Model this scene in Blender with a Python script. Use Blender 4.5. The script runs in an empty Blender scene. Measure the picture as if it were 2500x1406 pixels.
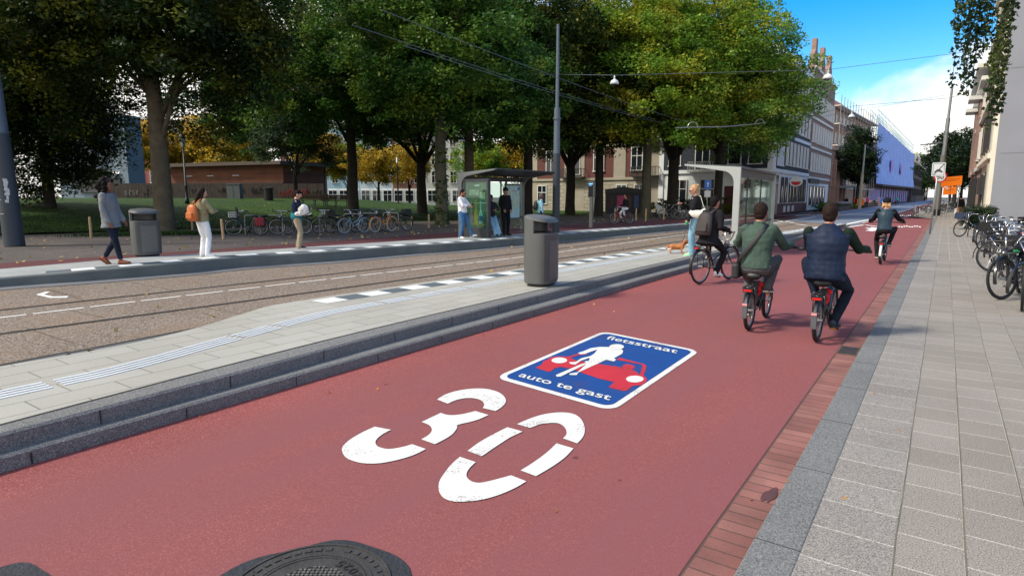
import bpy, bmesh, math, random
import numpy as np
from mathutils import Vector, Matrix, Euler
R = math.radians
random.seed(7)
scene = bpy.context.scene
COL = scene.collection

# ------------------------------------------------------------------ camera
CAM_H, FOC, CXP, CYP = 1.7, 1500.0, 1250.0, 703.0          # photo is 2500 x 1406 px
PITCH, YAW = R(8.456), R(34.953)
cam_data = bpy.data.cameras.new('camera')
cam_data.sensor_width = 36.0
cam_data.lens = 36.0 * FOC / 2500.0
cam_data.clip_start, cam_data.clip_end = 0.05, 3000.0
camera = bpy.data.objects.new('camera', cam_data)
COL.objects.link(camera)
camera.location = (0, 0, CAM_H)
camera.rotation_euler = (R(90) - PITCH, 0, YAW)
scene.camera = camera

# ------------------------------------------------------------------ light
SUN_EL = R(47)
SUN_AZ = (-0.66, -0.75)
to_sun = Vector((SUN_AZ[0] * math.cos(SUN_EL), SUN_AZ[1] * math.cos(SUN_EL), math.sin(SUN_EL))).normalized()
sun_data = bpy.data.lights.new('sun', 'SUN')
sun_data.energy = 3.1
sun_data.angle = R(9.0)
sun_data.color = (1.0, 0.92, 0.79)
sun = bpy.data.objects.new('sun', sun_data)
COL.objects.link(sun)
sun.rotation_euler = to_sun.to_track_quat('Z', 'Y').to_euler()

world = bpy.data.worlds.new('World')
scene.world = world
world.use_nodes = True
wn, wl = world.node_tree.nodes, world.node_tree.links
wn.clear()
w_out = wn.new('ShaderNodeOutputWorld')
w_bg = wn.new('ShaderNodeBackground'); w_bg.inputs['Strength'].default_value = 0.135
w_sky = wn.new('ShaderNodeTexSky'); w_sky.sky_type = 'NISHITA'; w_sky.sun_disc = False
w_sky.sun_elevation = SUN_EL; w_sky.sun_rotation = math.atan2(SUN_AZ[0], SUN_AZ[1]) % (2 * math.pi)
w_sky.air_density = 1.0; w_sky.dust_density = 0.3; w_sky.ozone_density = 1.6
w_hsv = wn.new('ShaderNodeHueSaturation')
w_hsv.inputs['Hue'].default_value = 0.502; w_hsv.inputs['Saturation'].default_value = 1.62; w_hsv.inputs['Value'].default_value = 1.3
wl.new(w_sky.outputs[0], w_hsv.inputs['Color'])
w_tc = wn.new('ShaderNodeTexCoord')
w_sep = wn.new('ShaderNodeSeparateXYZ'); wl.new(w_tc.outputs['Generated'], w_sep.inputs[0])
w_add = wn.new('ShaderNodeMath'); w_add.operation = 'ADD'; w_add.inputs[1].default_value = 0.22
wl.new(w_sep.outputs['Z'], w_add.inputs[0])
w_dx = wn.new('ShaderNodeMath'); w_dx.operation = 'DIVIDE'; wl.new(w_sep.outputs['X'], w_dx.inputs[0]); wl.new(w_add.outputs[0], w_dx.inputs[1])
w_dy = wn.new('ShaderNodeMath'); w_dy.operation = 'DIVIDE'; wl.new(w_sep.outputs['Y'], w_dy.inputs[0]); wl.new(w_add.outputs[0], w_dy.inputs[1])
w_cmb = wn.new('ShaderNodeCombineXYZ'); wl.new(w_dx.outputs[0], w_cmb.inputs[0]); wl.new(w_dy.outputs[0], w_cmb.inputs[1])
w_cmb.inputs[2].default_value = 3.7
w_noise = wn.new('ShaderNodeTexNoise'); w_noise.inputs['Scale'].default_value = 1.15
w_noise.inputs['Detail'].default_value = 8; w_noise.inputs['Roughness'].default_value = 0.52; w_noise.inputs['Distortion'].default_value = 0.35
wl.new(w_cmb.outputs[0], w_noise.inputs['Vector'])
# clouds thicken towards the horizon
w_map = wn.new('ShaderNodeMapRange'); w_map.inputs['From Min'].default_value = 0.11; w_map.inputs['From Max'].default_value = 0.32
w_map.inputs['To Min'].default_value = 0.22; w_map.inputs['To Max'].default_value = -0.14
wl.new(w_sep.outputs['Z'], w_map.inputs['Value'])
w_sum = wn.new('ShaderNodeMath'); w_sum.operation = 'ADD'; wl.new(w_noise.outputs['Fac'], w_sum.inputs[0]); wl.new(w_map.outputs[0], w_sum.inputs[1])
# clear blue opening; its unseen part and the cloud around shaped for fill light
w_dot = wn.new('ShaderNodeVectorMath'); w_dot.operation = 'DOT_PRODUCT'; wl.new(w_tc.outputs['Generated'], w_dot.inputs[0])
w_dot.inputs[1].default_value = Vector((0.50, 0.75, 0.36)).normalized()
w_clr = wn.new('ShaderNodeMapRange'); w_clr.inputs['From Min'].default_value = 0.05; w_clr.inputs['From Max'].default_value = 0.80
w_clr.inputs['To Min'].default_value = 0.30; w_clr.inputs['To Max'].default_value = -0.07
wl.new(w_dot.outputs['Value'], w_clr.inputs['Value'])
w_sum2 = wn.new('ShaderNodeMath'); w_sum2.operation = 'ADD'; wl.new(w_sum.outputs[0], w_sum2.inputs[0]); wl.new(w_clr.outputs[0], w_sum2.inputs[1])
w_ramp = wn.new('ShaderNodeValToRGB')
w_ramp.color_ramp.elements[0].position = 0.47; w_ramp.color_ramp.elements[1].position = 0.60
wl.new(w_sum2.outputs[0], w_ramp.inputs['Fac'])
w_mix = wn.new('ShaderNodeMix'); w_mix.data_type = 'RGBA'
wl.new(w_ramp.outputs['Color'], w_mix.inputs['Factor'])
wl.new(w_hsv.outputs['Color'], w_mix.inputs[6])
w_mix.inputs[7].default_value = (7.0, 6.75, 6.4, 1)
wl.new(w_mix.outputs[2], w_bg.inputs['Color'])
wl.new(w_bg.outputs[0], w_out.inputs['Surface'])

scene.view_settings.view_transform = 'Standard'
scene.view_settings.look = 'None'
scene.view_settings.gamma = 1.0
scene.view_settings.use_curve_mapping = False
scene.view_settings.exposure = 0.47
scene.render.engine = 'CYCLES'
scene.cycles.max_bounces = 8
scene.cycles.transparent_max_bounces = 8
scene.cycles.use_denoising = True

# ------------------------------------------------------------------ photo measuring helpers
AX_R = Vector((math.cos(YAW), math.sin(YAW), 0))
AX_H = Vector((-math.sin(YAW), math.cos(YAW), 0))
AX_F = AX_H * math.cos(PITCH) + Vector((0, 0, -math.sin(PITCH)))
AX_U = AX_R.cross(AX_F)
def ray(px, py):
    return AX_R * ((px - CXP) / FOC) + AX_F - AX_U * ((py - CYP) / FOC)
def G(px, py, z=0.0):
    """where the sight line through a photo pixel meets the level z"""
    d = ray(px, py); t = (z - CAM_H) / d.z
    return Vector((d.x * t, d.y * t, z))
def P(px, py, dep):
    return ray(px, py) * dep + Vector((0, 0, CAM_H))
def sstep(a, b, x):
    t = max(0.0, min(1.0, (x - a) / (b - a)))
    return t * t * (3 - 2 * t)
def ground_z(x, y):
    """the lawn rises behind the pavement on the park side"""
    rise = sstep(-29.0, -52.0, x) * 1.45 * (1 - sstep(34, 62, y + 0.25 * (x + 30)))
    return 0.1 + rise
def T(px, dep):
    p = P(px, 480, dep)
    return Vector((p.x, p.y, ground_z(p.x, p.y)))

# ------------------------------------------------------------------ materials
def lin(c):
    c = c / 255.0
    return c / 12.92 if c <= 0.04045 else ((c + 0.055) / 1.055) ** 2.4
def rgb(t):
    return (lin(t[0]), lin(t[1]), lin(t[2]), 1.0)
MATS = {}
def M(name, col, rough=0.6, var=0.12, scale=6.0, bump=0.0, bscale=40.0, metal=0.0, spec=0.5, fine=0.0, fscale=250.0, coat=0.0):
    """principled surface whose own colour varies a little; col is sRGB 0-255"""
    if name in MATS: return MATS[name]
    m = bpy.data.materials.new(name); m.use_nodes = True
    n, l = m.node_tree.nodes, m.node_tree.links
    b = n['Principled BSDF']
    c = rgb(col)
    b.inputs['Roughness'].default_value = rough
    b.inputs['Metallic'].default_value = metal
    b.inputs['Specular IOR Level'].default_value = spec
    if coat: b.inputs['Coat Weight'].default_value = coat
    tc = n.new('ShaderNodeTexCoord')
    nz = n.new('ShaderNodeTexNoise'); nz.inputs['Scale'].default_value = scale; nz.inputs['Detail'].default_value = 5
    l.new(tc.outputs['Object'], nz.inputs['Vector'])
    mx = n.new('ShaderNodeMix'); mx.data_type = 'RGBA'
    mx.inputs[6].default_value = (c[0] * (1 - var), c[1] * (1 - var), c[2] * (1 - var), 1)
    mx.inputs[7].default_value = (min(1, c[0] * (1 + var)), min(1, c[1] * (1 + var)), min(1, c[2] * (1 + var)), 1)
    mr = n.new('ShaderNodeMapRange'); mr.inputs['From Min'].default_value = 0.3; mr.inputs['From Max'].default_value = 0.7
    l.new(nz.outputs['Fac'], mr.inputs['Value']); l.new(mr.outputs[0], mx.inputs['Factor'])
    last = mx.outputs[2]
    if fine:
        f = n.new('ShaderNodeTexNoise'); f.inputs['Scale'].default_value = fscale; f.inputs['Detail'].default_value = 2
        l.new(tc.outputs['Object'], f.inputs['Vector'])
        fr = n.new('ShaderNodeMapRange'); fr.inputs['From Min'].default_value = 0.3; fr.inputs['From Max'].default_value = 0.7
        fr.inputs['To Min'].default_value = 1 - fine; fr.inputs['To Max'].default_value = 1 + fine
        l.new(f.outputs['Fac'], fr.inputs['Value'])
        mm = n.new('ShaderNodeVectorMath'); mm.operation = 'SCALE'
        l.new(last, mm.inputs[0]); l.new(fr.outputs[0], mm.inputs['Scale']); last = mm.outputs[0]
    l.new(last, b.inputs['Base Color'])
    if bump:
        bn = n.new('ShaderNodeTexNoise'); bn.inputs['Scale'].default_value = bscale; bn.inputs['Detail'].default_value = 4
        l.new(tc.outputs['Object'], bn.inputs['Vector'])
        bp = n.new('ShaderNodeBump'); bp.inputs['Strength'].default_value = bump; bp.inputs['Distance'].default_value = 0.02
        l.new(bn.outputs['Fac'], bp.inputs['Height']); l.new(bp.outputs[0], b.inputs['Normal'])
    MATS[name] = m
    return m
def M_emit(name, col, strength):
    if name in MATS: return MATS[name]
    m = M(name, col); b = m.node_tree.nodes['Principled BSDF']
    b.inputs['Emission Color'].default_value = rgb(col); b.inputs['Emission Strength'].default_value = strength
    return m
def M_glass(name, tint=(225, 238, 232), alpha=0.22):
    if name in MATS: return MATS[name]
    m = bpy.data.materials.new(name); m.use_nodes = True
    n, l = m.node_tree.nodes, m.node_tree.links
    n.clear()
    o = n.new('ShaderNodeOutputMaterial'); t = n.new('ShaderNodeBsdfTransparent'); t.inputs[0].default_value = rgb(tint)
    g = n.new('ShaderNodeBsdfGlossy'); g.inputs['Roughness'].default_value = 0.03; g.inputs[0].default_value = (0.9, 0.95, 0.95, 1)
    fr = n.new('ShaderNodeLayerWeight'); fr.inputs['Blend'].default_value = 0.12
    ad = n.new('ShaderNodeMath'); ad.operation = 'MULTIPLY_ADD'; ad.inputs[1].default_value = 0.45; ad.inputs[2].default_value = alpha * 0.25; l.new(fr.outputs['Fresnel'], ad.inputs[0])
    mx = n.new('ShaderNodeMixShader'); l.new(ad.outputs[0], mx.inputs[0]); l.new(t.outputs[0], mx.inputs[1]); l.new(g.outputs[0], mx.inputs[2])
    l.new(mx.outputs[0], o.inputs[0])
    MATS[name] = m
    return m
def M_brick(name, c1, c2, mortar, bw, bh, ms=0.012, rot=(0, 0, 0), off=0.5, rough=0.85, bump=0.25, fine=0.16, fscale=160, stain=0.14, space='Object', sscale=0.9, loc=(0, 0, 0)):
    if name in MATS: return MATS[name]
    m = bpy.data.materials.new(name); m.use_nodes = True
    n, l = m.node_tree.nodes, m.node_tree.links
    b = n['Principled BSDF']; b.inputs['Roughness'].default_value = rough
    tc = n.new('ShaderNodeTexCoord'); mp = n.new('ShaderNodeMapping'); mp.inputs['Rotation'].default_value = rot; mp.inputs['Location'].default_value = loc
    l.new(tc.outputs[space], mp.inputs[0])
    br = n.new('ShaderNodeTexBrick'); br.offset = off
    br.inputs['Color1'].default_value = rgb(c1); br.inputs['Color2'].default_value = rgb(c2); br.inputs['Mortar'].default_value = rgb(mortar)
    br.inputs['Scale'].default_value = 1.0; br.inputs['Mortar Size'].default_value = ms; br.inputs['Mortar Smooth'].default_value = 0.3
    br.inputs['Brick Width'].default_value = bw; br.inputs['Row Height'].default_value = bh; br.inputs['Bias'].default_value = 0.0
    l.new(mp.outputs[0], br.inputs['Vector'])
    f = n.new('ShaderNodeTexNoise'); f.inputs['Scale'].default_value = fscale; f.inputs['Detail'].default_value = 2
    s = n.new('ShaderNodeTexNoise'); s.inputs['Scale'].default_value = sscale; s.inputs['Detail'].default_value = 6
    l.new(tc.outputs[space], f.inputs['Vector']); l.new(tc.outputs[space], s.inputs['Vector'])
    fr = n.new('ShaderNodeMapRange'); fr.inputs['From Min'].default_value = 0.3; fr.inputs['From Max'].default_value = 0.7; fr.inputs['To Min'].default_value = 1 - fine; fr.inputs['To Max'].default_value = 1 + fine
    sr = n.new('ShaderNodeMapRange'); sr.inputs['From Min'].default_value = 0.3; sr.inputs['From Max'].default_value = 0.7; sr.inputs['To Min'].default_value = 1 - stain; sr.inputs['To Max'].default_value = 1 + stain
    l.new(f.outputs['Fac'], fr.inputs['Value']); l.new(s.outputs['Fac'], sr.inputs['Value'])
    mu = n.new('ShaderNodeMath'); mu.operation = 'MULTIPLY'; l.new(fr.outputs[0], mu.inputs[0]); l.new(sr.outputs[0], mu.inputs[1])
    mm = n.new('ShaderNodeVectorMath'); mm.operation = 'SCALE'; l.new(br.outputs['Color'], mm.inputs[0]); l.new(mu.outputs[0], mm.inputs['Scale'])
    l.new(mm.outputs[0], b.inputs['Base Color'])
    if bump:
        bp = n.new('ShaderNodeBump'); bp.inputs['Strength'].default_value = bump; bp.inputs['Distance'].default_value = 0.012
        iv = n.new('ShaderNodeMath'); iv.operation = 'SUBTRACT'; iv.inputs[0].default_value = 1.0; l.new(br.outputs['Fac'], iv.inputs[1])
        hs = n.new('ShaderNodeMath'); hs.operation = 'MULTIPLY_ADD'; l.new(f.outputs['Fac'], hs.inputs[0]); hs.inputs[1].default_value = 0.25; l.new(iv.outputs[0], hs.inputs[2])
        l.new(hs.outputs[0], bp.inputs['Height']); l.new(bp.outputs[0], b.inputs['Normal'])
    MATS[name] = m
    return m
def M_aggregate(name, cols, scale=70.0, rough=0.8, bump=0.4, patch=None, psc=0.35, var=0.14, spots=None, streak=None):
    """stony surface: voronoi pebbles in several colours, broad worn patches, dark spots"""
    if name in MATS: return MATS[name]
    m = bpy.data.materials.new(name); m.use_nodes = True
    n, l = m.node_tree.nodes, m.node_tree.links
    b = n['Principled BSDF']; b.inputs['Roughness'].default_value = rough
    tc = n.new('ShaderNodeTexCoord')
    b.inputs['Specular IOR Level'].default_value = 0.2
    vo = n.new('ShaderNodeTexVoronoi'); vo.inputs['Scale'].default_value = scale; l.new(tc.outputs['Object'], vo.inputs['Vector'])
    sp = n.new('ShaderNodeSeparateColor'); l.new(vo.outputs['Color'], sp.inputs[0])
    rp = n.new('ShaderNodeValToRGB'); l.new(sp.outputs[0], rp.inputs[0])
    e = rp.color_ramp.elements
    e[0].position = 0.0; e[0].color = rgb(cols[0]); e[1].position = 1.0; e[1].color = rgb(cols[-1])
    for i, c in enumerate(cols[1:-1]):
        k = e.new((i + 1) / (len(cols) - 1)); k.color = rgb(c)
    nz = n.new('ShaderNodeTexNoise'); nz.inputs['Scale'].default_value = psc; nz.inputs['Detail'].default_value = 8; nz.inputs['Roughness'].default_value = 0.6
    l.new(tc.outputs['Object'], nz.inputs['Vector'])
    sr = n.new('ShaderNodeMapRange'); sr.inputs['From Min'].default_value = 0.3; sr.inputs['From Max'].default_value = 0.7; sr.inputs['To Min'].default_value = 1 - var; sr.inputs['To Max'].default_value = 1 + var
    l.new(nz.outputs['Fac'], sr.inputs['Value'])
    mm = n.new('ShaderNodeVectorMath'); mm.operation = 'SCALE'; l.new(rp.outputs[0], mm.inputs[0]); l.new(sr.outputs[0], mm.inputs['Scale'])
    last = mm.outputs[0]
    if patch:
        mx = n.new('ShaderNodeMix'); mx.data_type = 'RGBA'; l.new(last, mx.inputs[6]); mx.inputs[7].default_value = rgb(patch)
        n2 = n.new('ShaderNodeTexNoise'); n2.inputs['Scale'].default_value = psc * 2.1; n2.inputs['Detail'].default_value = 5; l.new(tc.outputs['Object'], n2.inputs['Vector'])
        r2 = n.new('ShaderNodeMapRange'); r2.inputs['From Min'].default_value = 0.45; r2.inputs['From Max'].default_value = 0.8; r2.inputs['To Max'].default_value = 0.6
        l.new(n2.outputs['Fac'], r2.inputs['Value']); l.new(r2.outputs[0], mx.inputs['Factor']); last = mx.outputs[2]
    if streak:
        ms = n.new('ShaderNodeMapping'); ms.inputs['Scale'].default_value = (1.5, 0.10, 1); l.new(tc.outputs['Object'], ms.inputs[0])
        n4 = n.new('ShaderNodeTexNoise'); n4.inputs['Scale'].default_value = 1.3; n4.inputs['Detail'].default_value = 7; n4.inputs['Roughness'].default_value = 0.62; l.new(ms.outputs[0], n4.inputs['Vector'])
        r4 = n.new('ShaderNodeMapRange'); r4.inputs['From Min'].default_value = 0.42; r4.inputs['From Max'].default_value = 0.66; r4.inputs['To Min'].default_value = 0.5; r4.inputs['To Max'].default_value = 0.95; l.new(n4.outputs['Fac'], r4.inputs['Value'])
        sx = n.new('ShaderNodeSeparateXYZ'); l.new(tc.outputs['Object'], sx.inputs[0])      # wear streaks fade by the steps, painting a red glow into the road colour
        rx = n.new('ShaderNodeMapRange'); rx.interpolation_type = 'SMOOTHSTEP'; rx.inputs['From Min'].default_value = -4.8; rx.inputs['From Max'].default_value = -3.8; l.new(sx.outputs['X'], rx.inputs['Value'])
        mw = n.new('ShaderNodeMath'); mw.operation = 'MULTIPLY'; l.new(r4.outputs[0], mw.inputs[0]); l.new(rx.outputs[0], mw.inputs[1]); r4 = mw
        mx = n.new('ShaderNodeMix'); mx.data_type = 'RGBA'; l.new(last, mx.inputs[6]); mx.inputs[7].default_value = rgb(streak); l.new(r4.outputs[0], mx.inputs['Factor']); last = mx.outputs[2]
    if spots:
        v2 = n.new('ShaderNodeTexVoronoi'); v2.inputs['Scale'].default_value = 2.3; l.new(tc.outputs['Object'], v2.inputs['Vector'])
        n3 = n.new('ShaderNodeTexNoise'); n3.inputs['Scale'].default_value = 30; l.new(tc.outputs['Object'], n3.inputs['Vector'])
        a = n.new('ShaderNodeMath'); a.operation = 'MULTIPLY_ADD'; l.new(n3.outputs['Fac'], a.inputs[0]); a.inputs[1].default_value = 0.05; l.new(v2.outputs['Distance'], a.inputs[2])
        s2 = n.new('ShaderNodeSeparateColor'); l.new(v2.outputs['Color'], s2.inputs[0])
        th = n.new('ShaderNodeMath'); th.operation = 'MULTIPLY_ADD'; l.new(s2.outputs[1], th.inputs[0]); th.inputs[1].default_value = 0.085; th.inputs[2].default_value = 0.012
        lt = n.new('ShaderNodeMath'); lt.operation = 'LESS_THAN'; l.new(a.outputs[0], lt.inputs[0]); l.new(th.outputs[0], lt.inputs[1])
        am = n.new('ShaderNodeMath'); am.operation = 'MULTIPLY'; l.new(lt.outputs[0], am.inputs[0]); am.inputs[1].default_value = 0.55
        mx = n.new('ShaderNodeMix'); mx.data_type = 'RGBA'; l.new(last, mx.inputs[6]); mx.inputs[7].default_value = rgb(spots); l.new(am.outputs[0], mx.inputs['Factor']); last = mx.outputs[2]
    l.new(last, b.inputs['Base Color'])
    bp = n.new('ShaderNodeBump'); bp.inputs['Strength'].default_value = bump; bp.inputs['Distance'].default_value = 0.006
    l.new(vo.outputs['Distance'], bp.inputs['Height']); l.new(bp.outputs[0], b.inputs['Normal'])
    MATS[name] = m
    return m
def M_leaf(name, ca, cb, cc, clump=0.35, trans=0.3):
    """leaf colours: clumps (noise) and single leaves (random per island)"""
    if name in MATS: return MATS[name]
    m = bpy.data.materials.new(name); m.use_nodes = True
    n, l = m.node_tree.nodes, m.node_tree.links
    n.clear()
    o = n.new('ShaderNodeOutputMaterial')
    tc = n.new('ShaderNodeTexCoord'); nz = n.new('ShaderNodeTexNoise'); nz.inputs['Scale'].default_value = clump; nz.inputs['Detail'].default_value = 4
    l.new(tc.outputs['Object'], nz.inputs['Vector'])
    rp = n.new('ShaderNodeValToRGB'); e = rp.color_ramp.elements
    e[0].position = 0.36; e[0].color = rgb(ca); e[1].position = 0.66; e[1].color = rgb(cc); k = e.new(0.5); k.color = rgb(cb)
    l.new(nz.outputs['Fac'], rp.inputs[0])
    ge = n.new('ShaderNodeNewGeometry')
    mr = n.new('ShaderNodeMapRange'); mr.inputs['To Min'].default_value = 0.6; mr.inputs['To Max'].default_value = 1.5
    l.new(ge.outputs['Random Per Island'], mr.inputs['Value'])
    mm = n.new('ShaderNodeVectorMath'); mm.operation = 'SCALE'; l.new(rp.outputs[0], mm.inputs[0]); l.new(mr.outputs[0], mm.inputs['Scale'])
    d = n.new('ShaderNodeBsdfPrincipled'); d.inputs['Roughness'].default_value = 0.5; d.inputs['Specular IOR Level'].default_value = 0.3; l.new(mm.outputs[0], d.inputs['Base Color'])
    t = n.new('ShaderNodeBsdfTranslucent'); l.new(mm.outputs[0], t.inputs[0])
    mx = n.new('ShaderNodeMixShader'); mx.inputs[0].default_value = trans
    l.new(d.outputs[0], mx.inputs[1]); l.new(t.outputs[0], mx.inputs[2]); l.new(mx.outputs[0], o.inputs[0])
    MATS[name] = m
    return m

# ------------------------------------------------------------------ object helpers
def tag(o, label=None, cat=None, group=None, kind=None):
    if label: o['label'] = label
    if cat: o['category'] = cat
    if group: o['group'] = group
    if kind: o['kind'] = kind
    return o
def thing(name, label, cat, loc=(0, 0, 0), rz=0.0, group=None, tilt=None):
    o = bpy.data.objects.new(name, None); COL.objects.link(o)
    o.empty_display_size = 0.1
    o.location = loc; o.rotation_euler = (tilt[0], tilt[1], rz) if tilt else (0, 0, rz)
    return tag(o, label, cat, group)
def link(name, me, parent=None, mats=None, loc=None, rot=None):
    o = bpy.data.objects.new(name, me); COL.objects.link(o)
    if parent: o.parent = parent
    if loc is not None: o.location = loc
    if rot is not None: o.rotation_euler = rot
    if mats is not None:                       # material held by the object, mesh data shared
        if len(me.materials) == 0: me.materials.append(None)
        o.material_slots[0].link = 'OBJECT'; o.material_slots[0].material = mats
    return o
class MB:
    """collects shapes; build() links them as ONE mesh object"""
    def __init__(s): s.v = []; s.f = []; s.mi = []; s.cur = 0
    def add(s, vs, fs):
        b = len(s.v); s.v += [tuple(x) for x in vs]; s.f += [tuple(b + i for i in f) for f in fs]; s.mi += [s.cur] * len(fs); return s
    def box(s, c, d, rz=0.0, m=None):
        x, y, z = d[0] / 2, d[1] / 2, d[2] / 2
        vs = [Vector((i, j, k)) for k in (-z, z) for j in (-y, y) for i in (-x, x)]
        if m is not None: vs = [m @ v for v in vs]
        elif rz:
            q = Matrix.Rotation(rz, 3, 'Z'); vs = [q @ v for v in vs]
        c = Vector(c)
        return s.add([v + c for v in vs], [(0, 2, 3, 1), (4, 5, 7, 6), (0, 1, 5, 4), (2, 6, 7, 3), (1, 3, 7, 5), (0, 4, 6, 2)])
    def ring_loft(s, rings, cap=True, closed=False):
        n = len(rings[0]); vs = [p for r in rings for p in r]; fs = []
        k = len(rings)
        for i in range(k if closed else k - 1):
            a, b = i * n, ((i + 1) % k) * n
            for j in range(n):
                fs.append((a + j, a + (j + 1) % n, b + (j + 1) % n, b + j))
        if cap and not closed:
            fs.append(tuple(range(n - 1, -1, -1))); fs.append(tuple((k - 1) * n + j for j in range(n)))
        return s.add(vs, fs)
    def tube(s, pts, rad, n=8, cap=True, closed=False, up=None):
        """rad: one radius, a list, or a list of (across, along-up) pairs"""
        pts = [Vector(p) for p in pts]; k = len(pts)
        if not isinstance(rad, (list,)): rad = [rad] * k
        rings = []; ref = Vector(up) if up else None
        for i, p in enumerate(pts):
            if closed: t = pts[(i + 1) % k] - pts[i - 1]
            else: t = pts[min(i + 1, k - 1)] - pts[max(i - 1, 0)]
            t.normalize()
            if ref is None: ref = Vector((0, 0, 1)) if abs(t.z) < 0.9 else Vector((1, 0, 0))
            a = t.cross(ref)
            if a.length < 1e-5: a = t.orthogonal()
            a.normalize(); b = a.cross(t).normalized()
            if not up: ref = b
            r = rad[i]; ra, rb = r if isinstance(r, tuple) else (r, r)
            rings.append([p + a * (ra * math.cos(2 * math.pi * j / n)) + b * (rb * math.sin(2 * math.pi * j / n)) for j in range(n)])
        return s.ring_loft(rings, cap, closed)
    def cyl(s, p, q, r, n=12): return s.tube([p, q], r, n)
    def ball(s, c, r, n=12, m=8, rot=None):
        c = Vector(c); rx, ry, rz = r if isinstance(r, tuple) else (r, r, r)
        vs = []; fs = []
        for i in range(1, m):
            th = math.pi * i / m
            for j in range(n):
                ph = 2 * math.pi * j / n
                v = Vector((rx * math.sin(th) * math.cos(ph), ry * math.sin(th) * math.sin(ph), rz * math.cos(th)))
                vs.append(v)
        vs += [Vector((0, 0, rz)), Vector((0, 0, -rz))]
        if rot is not None: vs = [rot @ v for v in vs]
        vs = [v + c for v in vs]
        for i in range(m - 2):
            for j in range(n):
                fs.append((i * n + j, (i + 1) * n + j, (i + 1) * n + (j + 1) % n, i * n + (j + 1) % n))
        t, b = (m - 1) * n, (m - 1) * n + 1
        for j in range(n):
            fs.append((t, j, (j + 1) % n)); fs.append((b, (m - 2) * n + (j + 1) % n, (m - 2) * n + j))
        return s.add(vs, fs)
    def prism(s, poly, z0, z1):
        """outline (x, y) raised from z0 to z1"""
        n = len(poly); vs = [(p[0], p[1], z0) for p in poly] + [(p[0], p[1], z1) for p in poly]
        a = sum(poly[i][0] * poly[(i + 1) % n][1] - poly[(i + 1) % n][0] * poly[i][1] for i in range(n))
        fs = [tuple(range(n)), tuple(range(n, 2 * n))]
        fs[0 if a > 0 else 1] = tuple(reversed(fs[0 if a > 0 else 1]))
        for i in range(n):
            j = (i + 1) % n
            fs.append((i, j, n + j, n + i) if a > 0 else (j, i, n + i, n + j))
        return s.add(vs, fs)
    def plate(s, poly, o, u, v, th):
        """outline (a, b) in the plane o + a*u + b*v, thickness th along u x v"""
        o, u, v = Vector(o), Vector(u), Vector(v); w = u.cross(v).normalized() * th
        n = len(poly); base = [o + u * a + v * b for a, b in poly]
        vs = base + [p + w for p in base]
        a = sum(poly[i][0] * poly[(i + 1) % n][1] - poly[(i + 1) % n][0] * poly[i][1] for i in range(n))
        if a < 0: vs = base[::-1] + [p + w for p in base[::-1]]
        fs = [tuple(range(n - 1, -1, -1)), tuple(range(n, 2 * n))]
        for i in range(n):
            j = (i + 1) % n; fs.append((i, j, n + j, n + i))
        return s.add(vs, fs)
    def sheet(s, pts):
        return s.add(pts, [tuple(range(len(pts)))])
    def strip(s, left, right):
        n = len(left)
        return s.add(list(left) + list(right), [(i, n + i, n + i + 1, i + 1) for i in range(n - 1)])
    def mesh(s, name, smooth=False):
        me = bpy.data.meshes.new(name); me.from_pydata(s.v, [], s.f)
        if any(s.mi): me.polygons.foreach_set('material_index', s.mi)
        if smooth: me.polygons.foreach_set('use_smooth', [True] * len(me.polygons))
        me.update()
        return me
    def build(s, name, mat, parent=None, smooth=False, bevel=0.0, loc=None, rot=None, autosmooth=False):
        me = s.mesh(name, smooth)
        if bevel or True:
            bm = bmesh.new(); bm.from_mesh(me); bmesh.ops.recalc_face_normals(bm, faces=bm.faces); bm.to_mesh(me); bm.free()
        for x in (mat if isinstance(mat, (list, tuple)) else [mat]): me.materials.append(x)
        o = link(name, me, parent, None, loc, rot)
        if bevel:
            b = o.modifiers.new('bevel', 'BEVEL'); b.width = bevel; b.segments = 2; b.limit_method = 'ANGLE'; b.angle_limit = R(40)
        if smooth and autosmooth:
            for p in me.polygons: p.use_smooth = True
            me.set_sharp_from_angle(angle=R(35))
        return o
def flat(name, pts, mat, parent=None):
    """a sheet lying on the ground; its faces point up"""
    b = MB(); b.sheet(pts); me = b.mesh(name)
    if me.polygons[0].normal.z < 0: me.flip_normals()
    me.materials.append(mat)
    return link(name, me, parent)
def textmesh(txt, mat_, to_world, name, parent=None, bold=0.0, size=1.0, align='LEFT', extrude=0.0):
    """letters as a mesh; to_world maps the flat text plane to a place"""
    cu = bpy.data.curves.new(name, 'FONT'); cu.body = txt; cu.size = size; cu.offset = bold; cu.align_x = align; cu.extrude = extrude
    o = bpy.data.objects.new(name, cu); COL.objects.link(o)
    dg = bpy.context.evaluated_depsgraph_get()
    me = bpy.data.meshes.new_from_object(o.evaluated_get(dg))
    bpy.data.objects.remove(o); bpy.data.curves.remove(cu)
    xs = [v.co.x for v in me.vertices]; x0, x1 = min(xs), max(xs)
    for v in me.vertices: v.co = to_world((v.co.x - x0) / (x1 - x0), v.co.y / size, v.co.z)
    me.materials.clear(); me.materials.append(mat_)
    me.name = name
    return link(name, me, parent)
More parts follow.
